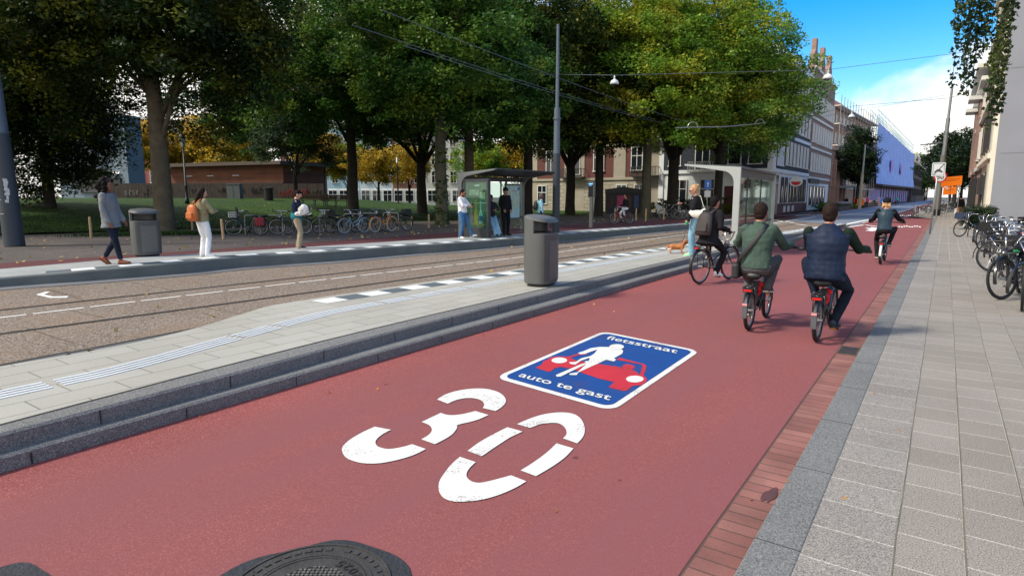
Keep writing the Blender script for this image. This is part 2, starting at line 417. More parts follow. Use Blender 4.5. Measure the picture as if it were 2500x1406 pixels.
# ================================================================== GROUND, ROADS, PLATFORMS
m_pave = M_brick('dark_clinker', (92, 84, 80), (78, 72, 70), (61, 58, 54), 0.21, 0.07, 0.006, rot=(0, 0, R(33)), stain=0.22, sscale=0.5)
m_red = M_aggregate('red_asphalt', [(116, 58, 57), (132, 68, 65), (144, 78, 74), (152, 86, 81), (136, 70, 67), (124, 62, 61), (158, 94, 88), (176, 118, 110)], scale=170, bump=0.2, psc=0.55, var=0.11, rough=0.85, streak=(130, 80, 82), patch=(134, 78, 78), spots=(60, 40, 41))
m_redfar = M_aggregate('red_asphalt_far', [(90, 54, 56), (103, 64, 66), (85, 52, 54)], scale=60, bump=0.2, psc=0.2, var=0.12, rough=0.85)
m_agg = M_aggregate('washed_concrete', [(73, 64, 57), (122, 106, 91), (152, 141, 127), (96, 81, 70), (167, 159, 150), (114, 98, 83), (86, 74, 67)], scale=62, bump=0.5, psc=0.5, var=0.10, patch=(132, 111, 92), rough=0.85)
m_gran = M_aggregate('grey_granite', [(89, 89, 88), (124, 124, 122), (106, 106, 104), (147, 147, 145), (80, 80, 80), (114, 114, 113)], scale=160, bump=0.3, psc=0.8, var=0.12, rough=0.8)
m_conc = M('kerb_concrete', (100, 105, 103), 0.85, 0.14, 2.5, bump=0.15, bscale=60, fine=0.10, fscale=120)
m_concd = M('gutter_concrete', (104, 106, 108), 0.85, 0.12, 1.5, bump=0.15, fine=0.12, fscale=150)
m_tile = M_brick('platform_paving', (158, 156, 146), (165, 163, 154), (110, 108, 100), 0.60, 0.30, 0.006, rot=(0, 0, R(90)), stain=0.07, fine=0.10, fscale=120, bump=0.15)
m_tilef = M_brick('far_platform_paving', (150, 153, 152), (158, 161, 159), (110, 112, 112), 0.60, 0.30, 0.006, rot=(0, 0, R(86)), stain=0.10, fine=0.08, bump=0.1)
m_side = M_brick('sidewalk_tiles', (132, 125, 115), (141, 134, 126), (177, 170, 158), 0.33, 0.275, 0.006, rot=(0, 0, R(90)), loc=(0, 0.06, 0), stain=0.10, fine=0.62, fscale=150, bump=0.3)
m_gut = M_brick('gutter_bricks', (125, 79, 72), (143, 98, 88), (94, 69, 62), 0.21, 0.105, 0.006, stain=0.28, fine=0.12, bump=0.6, off=0.0, loc=(0.0, 0, 0), sscale=2.2)
m_asph = M('blue_grey_asphalt', (115, 126, 145), 0.85, 0.10, 0.6, bump=0.15, bscale=80, fine=0.14, fscale=60)
m_kerb = M_aggregate('kerb_granite', [(96, 97, 96), (124, 125, 124), (108, 109, 108), (140, 141, 139), (84, 85, 85), (116, 117, 116)], scale=160, bump=0.25, psc=0.9, var=0.14)
m_white = M('white_road_paint', (238, 238, 233), 0.6, 0.05, 3.0, bump=0.1, bscale=60, fine=0.05)
m_dark = M('dark_rail', (40, 38, 38), 0.5, 0.2, 3.0)
m_joint = M('dark_joint', (46, 46, 44), 0.9)

# base ground (pavement to the horizon)
flat('ground', [(-700, -60, -0.09), (700, -60, -0.09), (700, 1400, -0.09), (-700, 1400, -0.09)], m_pave)['kind'] = 'structure'

# tram track bed
def xy(p, z): return (p[0], p[1], z)
tb = flat('tram_trackbed', [(-17.5, -8, -0.03), (-4.5, -8, -0.03), (-4.3, 46, -0.03), (-3.9, 60, -0.03), (-12.0, 60, -0.03), (-12.0, 30, -0.03)], m_agg); tb['kind'] = 'structure'
def offset_line(pts, d):
    out = []
    for i, p in enumerate(pts):
        a = Vector(pts[max(i - 1, 0)]); b = Vector(pts[min(i + 1, len(pts) - 1)]); t = (b - a); t.normalize()
        out.append((p[0] + t.y * d, p[1] - t.x * d))
    return out
def smoothline(pts, n=6):
    """Catmull-Rom through points"""
    P_ = [Vector((p[0], p[1])) for p in pts]; out = []
    for i in range(len(P_) - 1):
        p0 = P_[max(i - 1, 0)]; p1 = P_[i]; p2 = P_[i + 1]; p3 = P_[min(i + 2, len(P_) - 1)]
        for k in range(n):
            t = k / n
            q = 0.5 * ((2 * p1) + (p2 - p0) * t + (2 * p0 - 5 * p1 + 4 * p2 - p3) * t * t + (3 * p1 - p0 - 3 * p2 + p3) * t ** 3)
            out.append((q.x, q.y))
    out.append(tuple(P_[-1])); return out
def band(name, line, d0, d1, z, mat, z2=None):
    b = MB(); l = offset_line(line, d0); r = offset_line(line, d1)
    b.strip([xy(p, z) for p in l], [xy(p, z if z2 is None else z2) for p in r])
    me = b.mesh(name)
    if me.polygons[0].normal.z < 0: me.flip_normals()
    me.materials.append(mat)
    return link(name, me)
rail1 = smoothline([(-12.5, -6), (-11.95, 1), (-11.8, 3.1), (-11.17, 9.5), (-10.62, 15.9), (-10.02, 28.8), (-9.5, 42), (-8.9, 60)])
rail2 = smoothline([(-10.5, -6), (-9.9, 1), (-9.74, 2.5), (-9.4, 6.6), (-8.9, 13.3), (-8.5, 19.8), (-8.1, 30), (-7.7, 42), (-7.2, 60)])
for ln in (rail1, rail2):
    tag(band('tram_rail', ln, -0.045, 0.045, -0.026, m_dark), kind='structure')
    tag(band('rail_groove_edge', ln, 0.046, 0.075, -0.0255, M('rail_steel', (120, 116, 112), 0.35, metal=0.8)), kind='structure')
fe_px = [(0, 701), (200, 687), (440, 668), (600, 652), (800, 638.5), (1000, 621), (1200, 605.5), (1675, 560)]
far_edge = smoothline([(-15.6, -6), (-15.1, 1.0)] + [(p.x, p.y) for p in (G(x, y, -0.03) for x, y in fe_px)] + [(-10.8, 42), (-10.7, 46)])
ZF = 0.23
def zf(y): return 0.12 + (ZF - 0.12) * sstep(2.5, 8.0, y)
tag(band('track_gutter', far_edge, 0.0, 0.55, -0.024, m_concd), kind='structure')
tag(band('gutter_joint', far_edge, 0.55, 0.58, -0.022, m_joint), kind='structure')
near_groove = [G(0, 886), G(200, 850), G(430, 806), G(600, 775), G(760, 742)]
near_groove = smoothline([(-7.2, -3)] + [(p.x, p.y) for p in near_groove])
tag(band('track_groove', near_groove, -0.05, 0.035, -0.024, m_joint), kind='structure')
tag(band('track_gutter', near_groove, 0.035, 1.4, -0.026, m_concd), kind='structure')
# dashed white line between the rails
wl_px = [(0, 776), (700, 693.5), (1282, 627), (1371, 615), (1560, 589), (1680, 572)]
wline = smoothline([(-11.4, -4)] + [(p.x, p.y) for p in (G(x, y, -0.03) for x, y in wl_px)] + [(-8.75, 40), (-8.2, 60)], 12)
def dashes(name, line, w, on, off, z, mat, start=0.0, end=1e9):
    b = MB(); acc = 0.0; cur = []
    def flush():
        if len(cur) > 1:
            l = offset_line(cur, -w / 2); r = offset_line(cur, w / 2)
            b.strip([xy(p, z) for p in l], [xy(p, z) for p in r])
    for i in range(len(line) - 1):
        a, c = Vector(line[i]), Vector(line[i + 1]); L = (c - a).length; k = max(1, int(L / 0.02))
        for j in range(k):
            p = a + (c - a) * (j / k)
            if start <= acc <= end and ((acc % (on + off)) < on or off == 0): cur.append((p.x, p.y))
            else: flush(); cur = []
            acc += L / k
    flush()
    me = b.mesh(name)
    if me.polygons[0].normal.z < 0: me.flip_normals()
    me.materials.append(mat)
    return link(name, me)
wo = dashes('tram_lane_line', wline, 0.062, 0.66, 0.07, -0.025, m_white); tag(wo, kind='structure')
# cross joints in the trackbed
for (a, c) in (((120, 708), (210, 735)), ((140, 752), (250, 775)), ((60, 800), (180, 838)), ((120, 706), (200, 728)), ((490, 750), (600, 768)), ((320, 690), (420, 708))):
    p, q = G(*a, -0.03), G(*c, -0.03); d = (q - p); d.z = 0; n_ = Vector((-d.y, d.x, 0)).normalized() * 0.012
    flat('trackbed_joint', [xy(p - n_, -0.0275), xy(q - n_, -0.0275), xy(q + n_, -0.0275), xy(p + n_, -0.0275)], M('sealant', (96, 84, 70), 0.9))['kind'] = 'structure'
# arrow mark on the track bed
am = flat('track_arrow', [G(88, 719, -0.025), G(112, 712, -0.025), G(122, 712.5, -0.025), G(106, 719, -0.025), G(132, 724, -0.025), G(168, 722.5, -0.025), G(162, 726.5, -0.025), G(122, 727, -0.025)], m_white)
tag(am, 'small white arrow head painted on the tram track bed', 'road marking')

# far platform (x to the left of far_edge)
fe = [p for p in far_edge if p[1] >= -6]
back = smoothline([(-18.2, -6), (-17.2, 2), (-16.6, 4.5), (-16.2, 6.9), (-15.6, 9.7), (-14.7, 15.6), (-13.9, 20), (-13.1, 25), (-12.1, 31), (-11.5, 40), (-11.4, 46)], 6)
def resample(line, n):
    P_ = [Vector(p) for p in line]; acc = [0.0]
    for i in range(1, len(P_)): acc.append(acc[-1] + (P_[i] - P_[i - 1]).length)
    return [(float(np.interp(t, acc, [p.x for p in P_])), float(np.interp(t, acc, [p.y for p in P_]))) for t in np.linspace(0, acc[-1], n)]
b = MB(); fi = resample(offset_line(fe, -0.16), 90); bk_l = resample(back, 90)
b.strip([(p[0], p[1], zf(q[1])) for p, q in zip(bk_l, fi)], [(p[0], p[1], zf(p[1])) for p in fi]); b.strip([(p[0], p[1], -0.05) for p in bk_l], [(p[0], p[1], zf(q[1])) for p, q in zip(bk_l, fi)])
tag(b.build('far_platform', m_tilef), kind='structure')
b = MB(); kl = offset_line(fe, 0.0); ki = offset_line(fe, -0.165); kh = offset_line(fe, 0.02)
b.strip([xy(p, zf(p[1]) + 0.003) for p in ki], [xy(p, zf(p[1]) + 0.003) for p in kl]); b.strip([xy(p, zf(p[1]) + 0.003) for p in kl], [xy(p, zf(p[1]) - 0.02) for p in kh]); b.strip([xy(p, zf(p[1]) - 0.02) for p in kh], [xy(p, -0.06) for p in kh])
tag(b.build('far_platform_kerb', m_conc), kind='structure')
def checker(name, line, d0, d1, z, step, m0, m1, y0=-99, y1=1e9):
    b = MB(); pts = []
    for i in range(len(line) - 1):
        a, c = Vector(line[i]), Vector(line[i + 1]); k = max(1, int((c - a).length / 0.02))
        pts += [a + (c - a) * (j / k) for j in range(k)]
    run = [pts[0]]; L = 0.0
    for i in range(1, len(pts)):
        L += (pts[i] - pts[i - 1]).length
        if L >= step: run.append(pts[i]); L = 0.0
    l, r = offset_line([tuple(p) for p in run], d0), offset_line([tuple(p) for p in run], d1)
    k = 0
    for i in range(len(run) - 1):
        if y0 <= run[i].y <= y1:
            g = 0.004
            zz = (lambda p: z) if not callable(z) else (lambda p: z(p[1]) + 0.004)
            q = [Vector(xy(p, zz(p))) for p in (l[i], r[i], r[i + 1], l[i + 1])]
            c = sum(q, Vector()) / 4
            b.cur = k % 2; b.sheet([c + (p - c) * 0.98 for p in q])
        k += 1
    me = b.mesh(name)
    if me.polygons[0].normal.z < 0: me.flip_normals()
    me.materials.append(m0); me.materials.append(m1)
    return tag(link(name, me), kind='structure')
m_chd = M('dark_edge_tile', (84, 94, 100), 0.8, 0.12, 4, fine=0.08); m_chw = M('white_edge_tile', (220, 224, 222), 0.7, 0.05, 4, fine=0.05)
checker('edge_warning_tiles', fe, -0.62, -0.22, zf, 0.44, m_chd, m_chw, 4.6, 45)

# near platform with its two steps
ZN = 0.22
n_left = smoothline([(-6.95, -3), (-6.78, 0.2), (-6.72, 1.7), (-6.68, 2.7), (-6.9, 3.6), (-7.28, 4.44), (-7.5, 5.2), (-7.37, 7.5), (-7.12, 10.6), (-6.9, 16), (-5.7, 28), (-4.75, 39)], 5)
e1 = smoothline([(-4.62, -3), (-4.66, 0), (-4.69, 2.7), (-4.71, 5), (-4.72, 9), (-4.73, 14), (-4.62, 28), (-4.36, 39.6)], 5)
e2 = smoothline([(-4.66, -3), (-4.72, 0), (-4.82, 2.7), (-4.92, 5), (-4.96, 9), (-4.97, 14), (-4.8, 28), (-4.5, 39.4)], 5)
e3 = smoothline([(-4.75, -3), (-4.84, 0), (-5.07, 2.7), (-5.18, 5), (-5.2, 9), (-5.13, 14), (-4.95, 28), (-4.6, 39.2)], 5)
b = MB(); b.prism(e3 + n_left[::-1], -0.08, ZN); tag(b.build('near_platform', m_tile), kind='structure')
b = MB(); b.strip([xy(p, ZN + 0.002) for p in e3], [xy(p, ZN + 0.002) for p in offset_line(e2, -0.02)])
b.strip([xy(p, ZN + 0.002) for p in offset_line(e2, -0.02)], [xy(p, ZN - 0.015) for p in e2]); b.strip([xy(p, ZN - 0.015) for p in e2], [xy(p, 0.09) for p in e2])
tag(b.build('upper_step', m_gran), kind='structure')
b = MB(); b.strip([xy(p, 0.105) for p in e2], [xy(p, 0.105) for p in offset_line(e1, -0.02)])
b.strip([xy(p, 0.105) for p in offset_line(e1, -0.02)], [xy(p, 0.09) for p in e1]); b.strip([xy(p, 0.09) for p in e1], [xy(p, -0.05) for p in e1])
tag(b.build('lower_step', m_gran), kind='structure')
tag(band('platform_joint', e3, -0.028, 0.0, ZN + 0.0045, m_joint), kind='structure')
# joints between step stones
b = MB()
for ln, z0, z1 in ((e2, 0.105, ZN), (e1, -0.01, 0.09)):
    acc = 0.3 if ln is e1 else 0.75
    for i in range(len(ln) - 1):
        a, c = Vector(ln[i]), Vector(ln[i + 1]); L = (c - a).length
        while acc < L:
            p = a + (c - a) * (acc / L); t = (c - a).normalized(); nr = Vector((t.y, -t.x))
            q = p + nr * 0.003
            b.add([(q.x - t.x * 0.005, q.y - t.y * 0.005, z0), (q.x + t.x * 0.005, q.y + t.y * 0.005, z0), (q.x + t.x * 0.005, q.y + t.y * 0.005, z1 - 0.012), (q.x - t.x * 0.005, q.y - t.y * 0.005, z1 - 0.012)], [(0, 1, 2, 3)])
            acc += 1.0
        acc -= L
tag(b.build('step_joints', m_joint), kind='structure')
checker('edge_warning_tiles', n_left, 0.16, 0.52, ZN + 0.004, 0.40, m_chd, m_chw, 5.1, 38)
# tactile ribs
tl = [(-5.7, -3), (-5.72, 1.4), (-5.75, 2.3), (-6.02, 3.4), (-6.32, 4.7), (-6.4, 5.6), (-6.25, 9.4), (-6.02, 14.0), (-5.35, 24), (-4.95, 34)]
tl = smoothline(tl, 14)
b = MB(); walk = []
for i in range(len(tl) - 1):
    a, c = Vector(tl[i]), Vector(tl[i + 1]); k = max(1, int((c - a).length / 0.03)); walk += [tuple(a + (c - a) * (j / k)) for j in range(k)]
walk = [p for i, p in enumerate(walk)]
for k in range(4):
    ls_ = [offset_line(walk, (k - 1.5) * 0.070 + o) for o in (-0.015, -0.010, 0.010, 0.015)]; acc = 0.0; piece = []
    for i in range(len(walk)):
        if i: acc += (Vector(walk[i]) - Vector(walk[i - 1])).length
        if acc % 0.60 < 0.58: piece.append(i)
        if (acc % 0.60 >= 0.58 or i == len(walk) - 1) and len(piece) > 1:
            rows = [[xy(l_[j], ZN + z) for j in piece] for l_, z in zip(ls_, (.003, .008, .008, .003))]
            for m_ in range(3): b.strip(rows[m_], rows[m_ + 1])
            piece = []
tag(b.build('tactile_guide_ribs', M('white_rib', (222, 225, 224), 0.7, 0.04)), kind='structure')

# bike street, gutter, kerb, sidewalk
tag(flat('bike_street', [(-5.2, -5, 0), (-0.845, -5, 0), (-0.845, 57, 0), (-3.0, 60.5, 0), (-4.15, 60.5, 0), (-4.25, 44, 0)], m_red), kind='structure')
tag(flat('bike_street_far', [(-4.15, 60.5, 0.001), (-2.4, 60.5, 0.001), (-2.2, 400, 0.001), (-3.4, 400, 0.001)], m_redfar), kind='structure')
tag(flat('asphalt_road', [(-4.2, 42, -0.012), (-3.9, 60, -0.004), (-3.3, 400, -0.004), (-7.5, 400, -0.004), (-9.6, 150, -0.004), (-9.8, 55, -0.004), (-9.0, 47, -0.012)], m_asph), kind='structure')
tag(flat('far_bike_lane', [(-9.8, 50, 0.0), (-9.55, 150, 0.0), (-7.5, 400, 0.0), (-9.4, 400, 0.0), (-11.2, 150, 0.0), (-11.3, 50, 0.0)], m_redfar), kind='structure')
tag(flat('brick_gutter', [(-0.845, -5, 0.004), (-0.638, -5, 0.004), (-0.638, 57, 0.004), (-0.845, 57, 0.004)], m_gut), kind='structure')
b = MB(); b.box((-0.53, 26, -0.03), (0.212, 62, 0.13)); tag(b.build('kerb', m_kerb, bevel=0.008), kind='structure')
m_side0 = M_brick('sidewalk_edge_tiles', (131, 125, 118), (140, 135, 128), (176, 170, 160), 0.33, 0.40, 0.006, rot=(0, 0, R(90)), loc=(0, 0.06, 0), stain=0.10, fine=0.62, fscale=150, bump=0.3)
tag(flat('sidewalk_edge', [(-0.424, -5, 0.0355), (-0.062, -5, 0.0355), (-0.062, 56.9, 0.0355), (-0.424, 56.9, 0.0355)], m_side0), kind='structure')
tag(flat('sidewalk', [(-0.424, -5, 0.034), (16, -5, 0.034), (16, 400, 0.034), (-2.2, 400, 0.034), (-2.3, 62.5, 0.034), (-0.9, 57.2, 0.034), (-0.424, 56.9, 0.034)], m_side), kind='structure')
# dark lengthwise joints between the sidewalk tile columns
b = MB(); rs = np.random.RandomState(1)
for k in range(8):
    x = -0.06 + 0.275 * k
    l = [(x + 0.0011 * rs.randn() - .003, y, 0.0375) for y in np.arange(-1, 20, .4)]; b.strip(l, [(p[0] + .005 + .002 * rs.rand(), p[1], p[2]) for p in l])
tag(b.build('sidewalk_joints', M('mossy_joint', (104, 101, 86), 0.95, 0.3, 4)), kind='structure')
# kerb joints
b = MB()
for y in np.arange(-2, 40, 1.0): b.box((-0.53, y, 0.0352), (0.213, 0.006, 0.0012))
tag(b.build('kerb_joints', m_joint), kind='structure')
tag(flat('gutter_crack', [(-0.853, -4, 0.002), (-0.846, -4, 0.002), (-0.846, 30, 0.002), (-0.852, 30, 0.002)], M('crack_brown', (70, 48, 46), 0.95)), kind='structure')

# far cycle path and pavement on the park side
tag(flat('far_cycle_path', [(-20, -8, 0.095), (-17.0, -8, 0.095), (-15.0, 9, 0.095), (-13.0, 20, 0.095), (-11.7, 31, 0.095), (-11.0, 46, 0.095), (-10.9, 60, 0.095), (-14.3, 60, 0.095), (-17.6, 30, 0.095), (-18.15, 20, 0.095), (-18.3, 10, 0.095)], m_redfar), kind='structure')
tag(flat('park_pavement', [(-60, -20, 0.08), (-20, -20, 0.08), (-13.0, 75, 0.08), (-60, 140, 0.08)], m_pave), kind='structure')
# park: rising lawn as a height field
gx = np.linspace(-120, -26, 60); gy = np.linspace(-30, 150, 80)
vs = []; fs = []
for i, x in enumerate(gx):
    for j, y in enumerate(gy):
        z = ground_z(x, y)
        # front edge of the lawn follows the pavement
        edge = -31.6 + 0.19 * max(y - 12, -20) if y < 46 else -25.2 - 0.25 * (y - 46)
        xx = edge + (x - gx[-1]) * 1.0
        vs.append((xx, y, ground_z(xx, y) + 0.0))
for i in range(len(gx) - 1):
    for j in range(len(gy) - 1):
        a = i * len(gy) + j; fs.append((a, a + len(gy), a + len(gy) + 1, a + 1))
b = MB(); b.add(vs, fs)
m_lawn = M_aggregate('lawn_grass', [(24, 46, 10), (40, 68, 16), (52, 84, 20), (34, 58, 12), (64, 88, 28)], scale=16, bump=0.8, psc=0.12, var=0.3, patch=(46, 56, 20), rough=0.9)
lawn = b.build('lawn', m_lawn, smooth=True); tag(lawn, kind='structure')
if lawn.data.polygons[0].normal.z < 0: lawn.data.flip_normals()
# shaggy grass edge and tree patch
def grass_tuft_field(name, spots, h, mat):
    n = len(spots); rs = np.random.RandomState(3)
    v = np.zeros((n, 3, 3)); s = np.array(spots)
    a = rs.rand(n) * 6.28; w = 0.012 + 0.015 * rs.rand(n); hh = h * (0.5 + rs.rand(n))
    d = np.stack([np.cos(a), np.sin(a), np.zeros(n)], 1) * w[:, None]
    lean = rs.randn(n, 3) * 0.03; lean[:, 2] = hh
    v[:, 0] = s - d; v[:, 1] = s + d; v[:, 2] = s + lean
    me = bpy.data.meshes.new(name); me.vertices.add(3 * n); me.vertices.foreach_set('co', v.reshape(-1))
    me.loops.add(3 * n); me.loops.foreach_set('vertex_index', np.arange(3 * n)); me.polygons.add(n)
    me.polygons.foreach_set('loop_start', np.arange(n) * 3); me.update(calc_edges=True)
    me.materials.append(mat)
    return tag(link(name, me), kind='stuff')
rs = np.random.RandomState(11)
spots = []
for i in range(26000):
    y = rs.uniform(2, 44); edge = -31.6 + 0.19 * max(y - 12, -20)
    x = edge - abs(rs.randn()) * 5 + 0.15
    spots.append((x, y, ground_z(x, y) - 0.01))
m_blade = M_leaf('grass_blade', (24, 46, 12), (38, 66, 16), (58, 88, 24), 0.3, 0.3)
tag(grass_tuft_field('grass', spots, 0.09, m_blade), 'grass of the rising park lawn', 'grass')
spots = []
for i in range(5000):
    u, w = rs.randn() * 1.3, rs.randn() * 0.45
    x, y = -27.2 + u * 0.55 - w * 0.8, 13.2 + u * 0.9 + w * 0.3
    spots.append((x, y, 0.10))
tag(grass_tuft_field('tree_pit_grass', spots, 0.12, m_blade), 'weedy grass round the foot of the big park tree', 'grass')
b = MB()
b.sheet([(-28.6 + 2.6 * math.cos(t) * 0.7 - 0.4 * math.sin(t), 13.6 + 2.6 * math.cos(t) * 0.8 + 1.2 * math.sin(t), 0.09) for t in np.linspace(0, 6.28, 24)[:-1]])
tag(b.build('tree_pit_soil', M('soil', (58, 50, 36), 0.95, 0.3, 3, bump=0.4)), kind='structure')

# ================================================================== ROAD MARKINGS
ZM = 0.006
def trace(pts, s, ox, oy, z=ZM):
    return [G(ox + x * s, oy + y * s, z) for x, y in pts]
def curve_px(pts, corners=(), n=4):
    """closed pixel outline, rounded between the listed corners"""
    out = []; k = len(pts)
    for i in range(k):
        p0, p1, p2, p3 = (Vector(pts[(i - 1) % k]), Vector(pts[i]), Vector(pts[(i + 1) % k]), Vector(pts[(i + 2) % k]))
        if i in corners: p0 = p1
        if (i + 1) % k in corners: p3 = p2
        for j in range(n):
            t = j / n
            q = 0.5 * ((2 * p1) + (p2 - p0) * t + (2 * p0 - 5 * p1 + 4 * p2 - p3) * t * t + (3 * p1 - p0 - 3 * p2 + p3) * t ** 3)
            out.append((q.x, q.y))
    return out
S30 = 960 / 2156
digit3 = [([(600, 437), (640, 412), (700, 392), (770, 380), (840, 377), (900, 385), (945, 402), (970, 425), (977, 445), (968, 465), (945, 485), (920, 500), (850, 484), (858, 470), (855, 455), (838, 440), (800, 430), (755, 430), (705, 440), (658, 460)], (0, 11, 12, 19)),
          ([(620, 510), (650, 520), (690, 523), (740, 517), (790, 505), (810, 500), (882, 522), (830, 545), (780, 560), (735, 570), (708, 578), (710, 590), (700, 608), (680, 630), (650, 650), (588, 682), (513, 655), (545, 637), (568, 615), (570, 595), (555, 577), (515, 560)], (0, 5, 6, 10, 15, 16, 21)),
          ([(258, 586), (348, 603), (310, 622), (278, 645), (262, 668), (268, 688), (290, 700), (330, 708), (380, 703), (425, 693), (463, 682), (538, 708), (490, 733), (430, 755), (350, 775), (270, 787), (190, 785), (130, 770), (95, 750), (80, 722), (80, 700), (100, 675), (140, 645), (200, 612)], (0, 1, 10, 11))]
digit0 = [([(1038, 572), (1100, 545), (1170, 522), (1240, 510), (1300, 508), (1350, 517), (1385, 540), (1403, 570), (1410, 600), (1405, 630), (1390, 655), (1368, 677), (1290, 650), (1308, 630), (1308, 605), (1292, 582), (1262, 567), (1215, 566), (1165, 573), (1110, 593)], (0, 11, 12, 19)),
          ([(985, 589), (1070, 612), (1000, 645), (930, 690), (845, 748), (767, 718), (830, 672), (900, 632)], (0, 1, 4, 5)),
          ([(1255, 677), (1348, 705), (1300, 755), (1230, 805), (1142, 857), (1058, 825), (1130, 780), (1200, 728)], (0, 1, 4, 5)),
          ([(725, 751), (812, 780), (780, 810), (762, 840), (765, 865), (790, 885), (830, 893), (880, 885), (940, 870), (1005, 852), (1090, 885), (1030, 920), (950, 955), (860, 982), (770, 995), (690, 995), (640, 978), (615, 950), (608, 915), (615, 880), (640, 840), (680, 790)], (0, 1, 9, 10))]
def M_paint(name, col, under=(84, 52, 52)):
    """thermoplastic road paint: slightly dirty, with grains of the road showing where it has worn"""
    m = M(name, col, 0.6, 0.07, 4.0, bump=0.25, bscale=140, fine=0.08, fscale=160)
    n, l = m.node_tree.nodes, m.node_tree.links; bs = n['Principled BSDF']
    src = bs.inputs['Base Color'].links[0].from_socket
    tc = n.new('ShaderNodeTexCoord'); f = n.new('ShaderNodeTexNoise'); f.inputs['Scale'].default_value = 70; f.inputs['Detail'].default_value = 3; l.new(tc.outputs['Object'], f.inputs['Vector'])
    w = n.new('ShaderNodeTexNoise'); w.inputs['Scale'].default_value = 2.6; w.inputs['Detail'].default_value = 6; l.new(tc.outputs['Object'], w.inputs['Vector'])
    ad = n.new('ShaderNodeMath'); ad.operation = 'MULTIPLY_ADD'; l.new(w.outputs['Fac'], ad.inputs[0]); ad.inputs[1].default_value = 0.9; l.new(f.outputs['Fac'], ad.inputs[2])
    r = n.new('ShaderNodeMapRange'); r.inputs['From Min'].default_value = 1.08; r.inputs['From Max'].default_value = 1.24; r.inputs['To Max'].default_value = 0.7; l.new(ad.outputs[0], r.inputs['Value'])
    mx = n.new('ShaderNodeMix'); mx.data_type = 'RGBA'; l.new(r.outputs[0], mx.inputs['Factor']); l.new(src, mx.inputs[6]); mx.inputs[7].default_value = rgb(under); l.new(mx.outputs[2], bs.inputs['Base Color'])
    return m
m_num = M_paint('thick_white_paint', (218, 218, 212))
for nm, parts, lab in (('painted_digit', digit3, 'white stencilled figure 3 painted on the red road'), ('painted_digit', digit0, 'white stencilled figure 0 painted on the red road')):
    b = MB()
    for pts, cor in parts: b.sheet(trace(curve_px(pts, cor), S30, 800, 780))
    me = b.mesh(nm)
    for p in me.polygons:
        if p.normal.z < 0: p.flip()
    me.materials.append(m_num)
    tag(link(nm, me), lab, 'road marking', 'speed figures on the road')

# painted bicycle street sign
c_bl, c_br, c_tl, c_tr = G(1206.9, 922.4, 0), G(1494.5, 1004.6, 0), G(1472.8, 809.6, 0), G(1709.1, 857.4, 0)
def on_sign(u, v, z):
    a = c_bl + (c_br - c_bl) * u; c = c_tl + (c_tr - c_tl) * u
    p = a + (c - a) * v; return Vector((p.x, p.y, z))
def round_uv(m_u, m_v, ru, rv, z):
    out = []
    for cu, cv, a0 in ((1 - m_u - ru, m_v + rv, -90), (1 - m_u - ru, 1 - m_v - rv, 0), (m_u + ru, 1 - m_v - rv, 90), (m_u + ru, m_v + rv, 180)):
        for k in range(7):
            t = R(a0 + 15 * k); out.append(on_sign(cu + ru * math.cos(t), cv + rv * math.sin(t), z))
    return out
sign = flat('street_sign_marking', round_uv(0, 0, 0.10, 0.065, 0.005), m_num)
tag(sign, 'blue painted bicycle street sign with white border on the red road', 'road marking')
m_blue = M_paint('blue_marking', (0, 64, 134)); m_redm = M_paint('red_marking', (186, 36, 48))
flat('blue_field', round_uv(0.045, 0.030, 0.07, 0.045, 0.0075), m_blue, sign)
SS = 560 / 2460
def sign_shape(name, pts, mat, z, cor=None):
    b = MB()
    for p in pts: b.sheet([G(1180 + x * SS, 790 + y * SS, z) for x, y in p])
    me = b.mesh(name)
    for p in me.polygons:
        if p.normal.z < 0: p.flip()
    me.materials.append(mat); return link(name, me, sign)
sign_shape('car_symbol', [[(560, 472), (632, 432), (645, 400), (690, 385), (720, 358), (800, 350), (915, 352), (1020, 318), (1110, 300), (1110, 330), (1020, 335), (930, 365), (1000, 395), (1230, 430), (1490, 468), (1495, 445), (1530, 432), (1590, 440), (1625, 458), (1625, 475), (1590, 490), (1640, 515), (1680, 545), (1710, 450), (1690, 435), (1430, 385), (1455, 362), (1735, 435), (1750, 460), (1720, 555), (1755, 590), (1750, 615), (1720, 640), (1690, 660), (1600, 665), (1540, 715), (1500, 720), (1340, 680), (1405, 625), (1250, 590), (1070, 530), (960, 485), (830, 462), (770, 475), (720, 512), (690, 512)]], m_redm, 0.010)
def ell(cx, cy, rx, ry): return [(cx + rx * math.cos(t), cy + ry * math.sin(t)) for t in np.linspace(0, 2 * math.pi, 25)[:-1]]
sign_shape('headlight_symbol', [ell(815, 392, 84, 30)], m_num, 0.0125)
sign_shape('headlight_symbol', [ell(1625, 592, 94, 36)], m_num, 0.0125)
sign_shape('person_head_symbol', [ell(1430, 247, 78, 29)], m_num, 0.0150)
sign_shape('person_symbol', [[(1370, 250), (1250, 248), (1150, 262), (1080, 292), (1015, 312), (1040, 327), (1090, 322), (1150, 300), (1225, 275), (1190, 320), (1150, 345), (1050, 370), (990, 408), (920, 412), (930, 430), (985, 438), (1050, 395), (1140, 365), (1135, 395), (1085, 402), (1100, 420), (1050, 432), (775, 550), (790, 568), (830, 565), (1105, 430), (1010, 520), (920, 535), (930, 548), (1000, 550), (1020, 520), (1320, 385), (1400, 405), (1425, 385), (1400, 370), (1490, 320), (1500, 290), (1480, 270), (1440, 262)]], m_num, 0.0125)
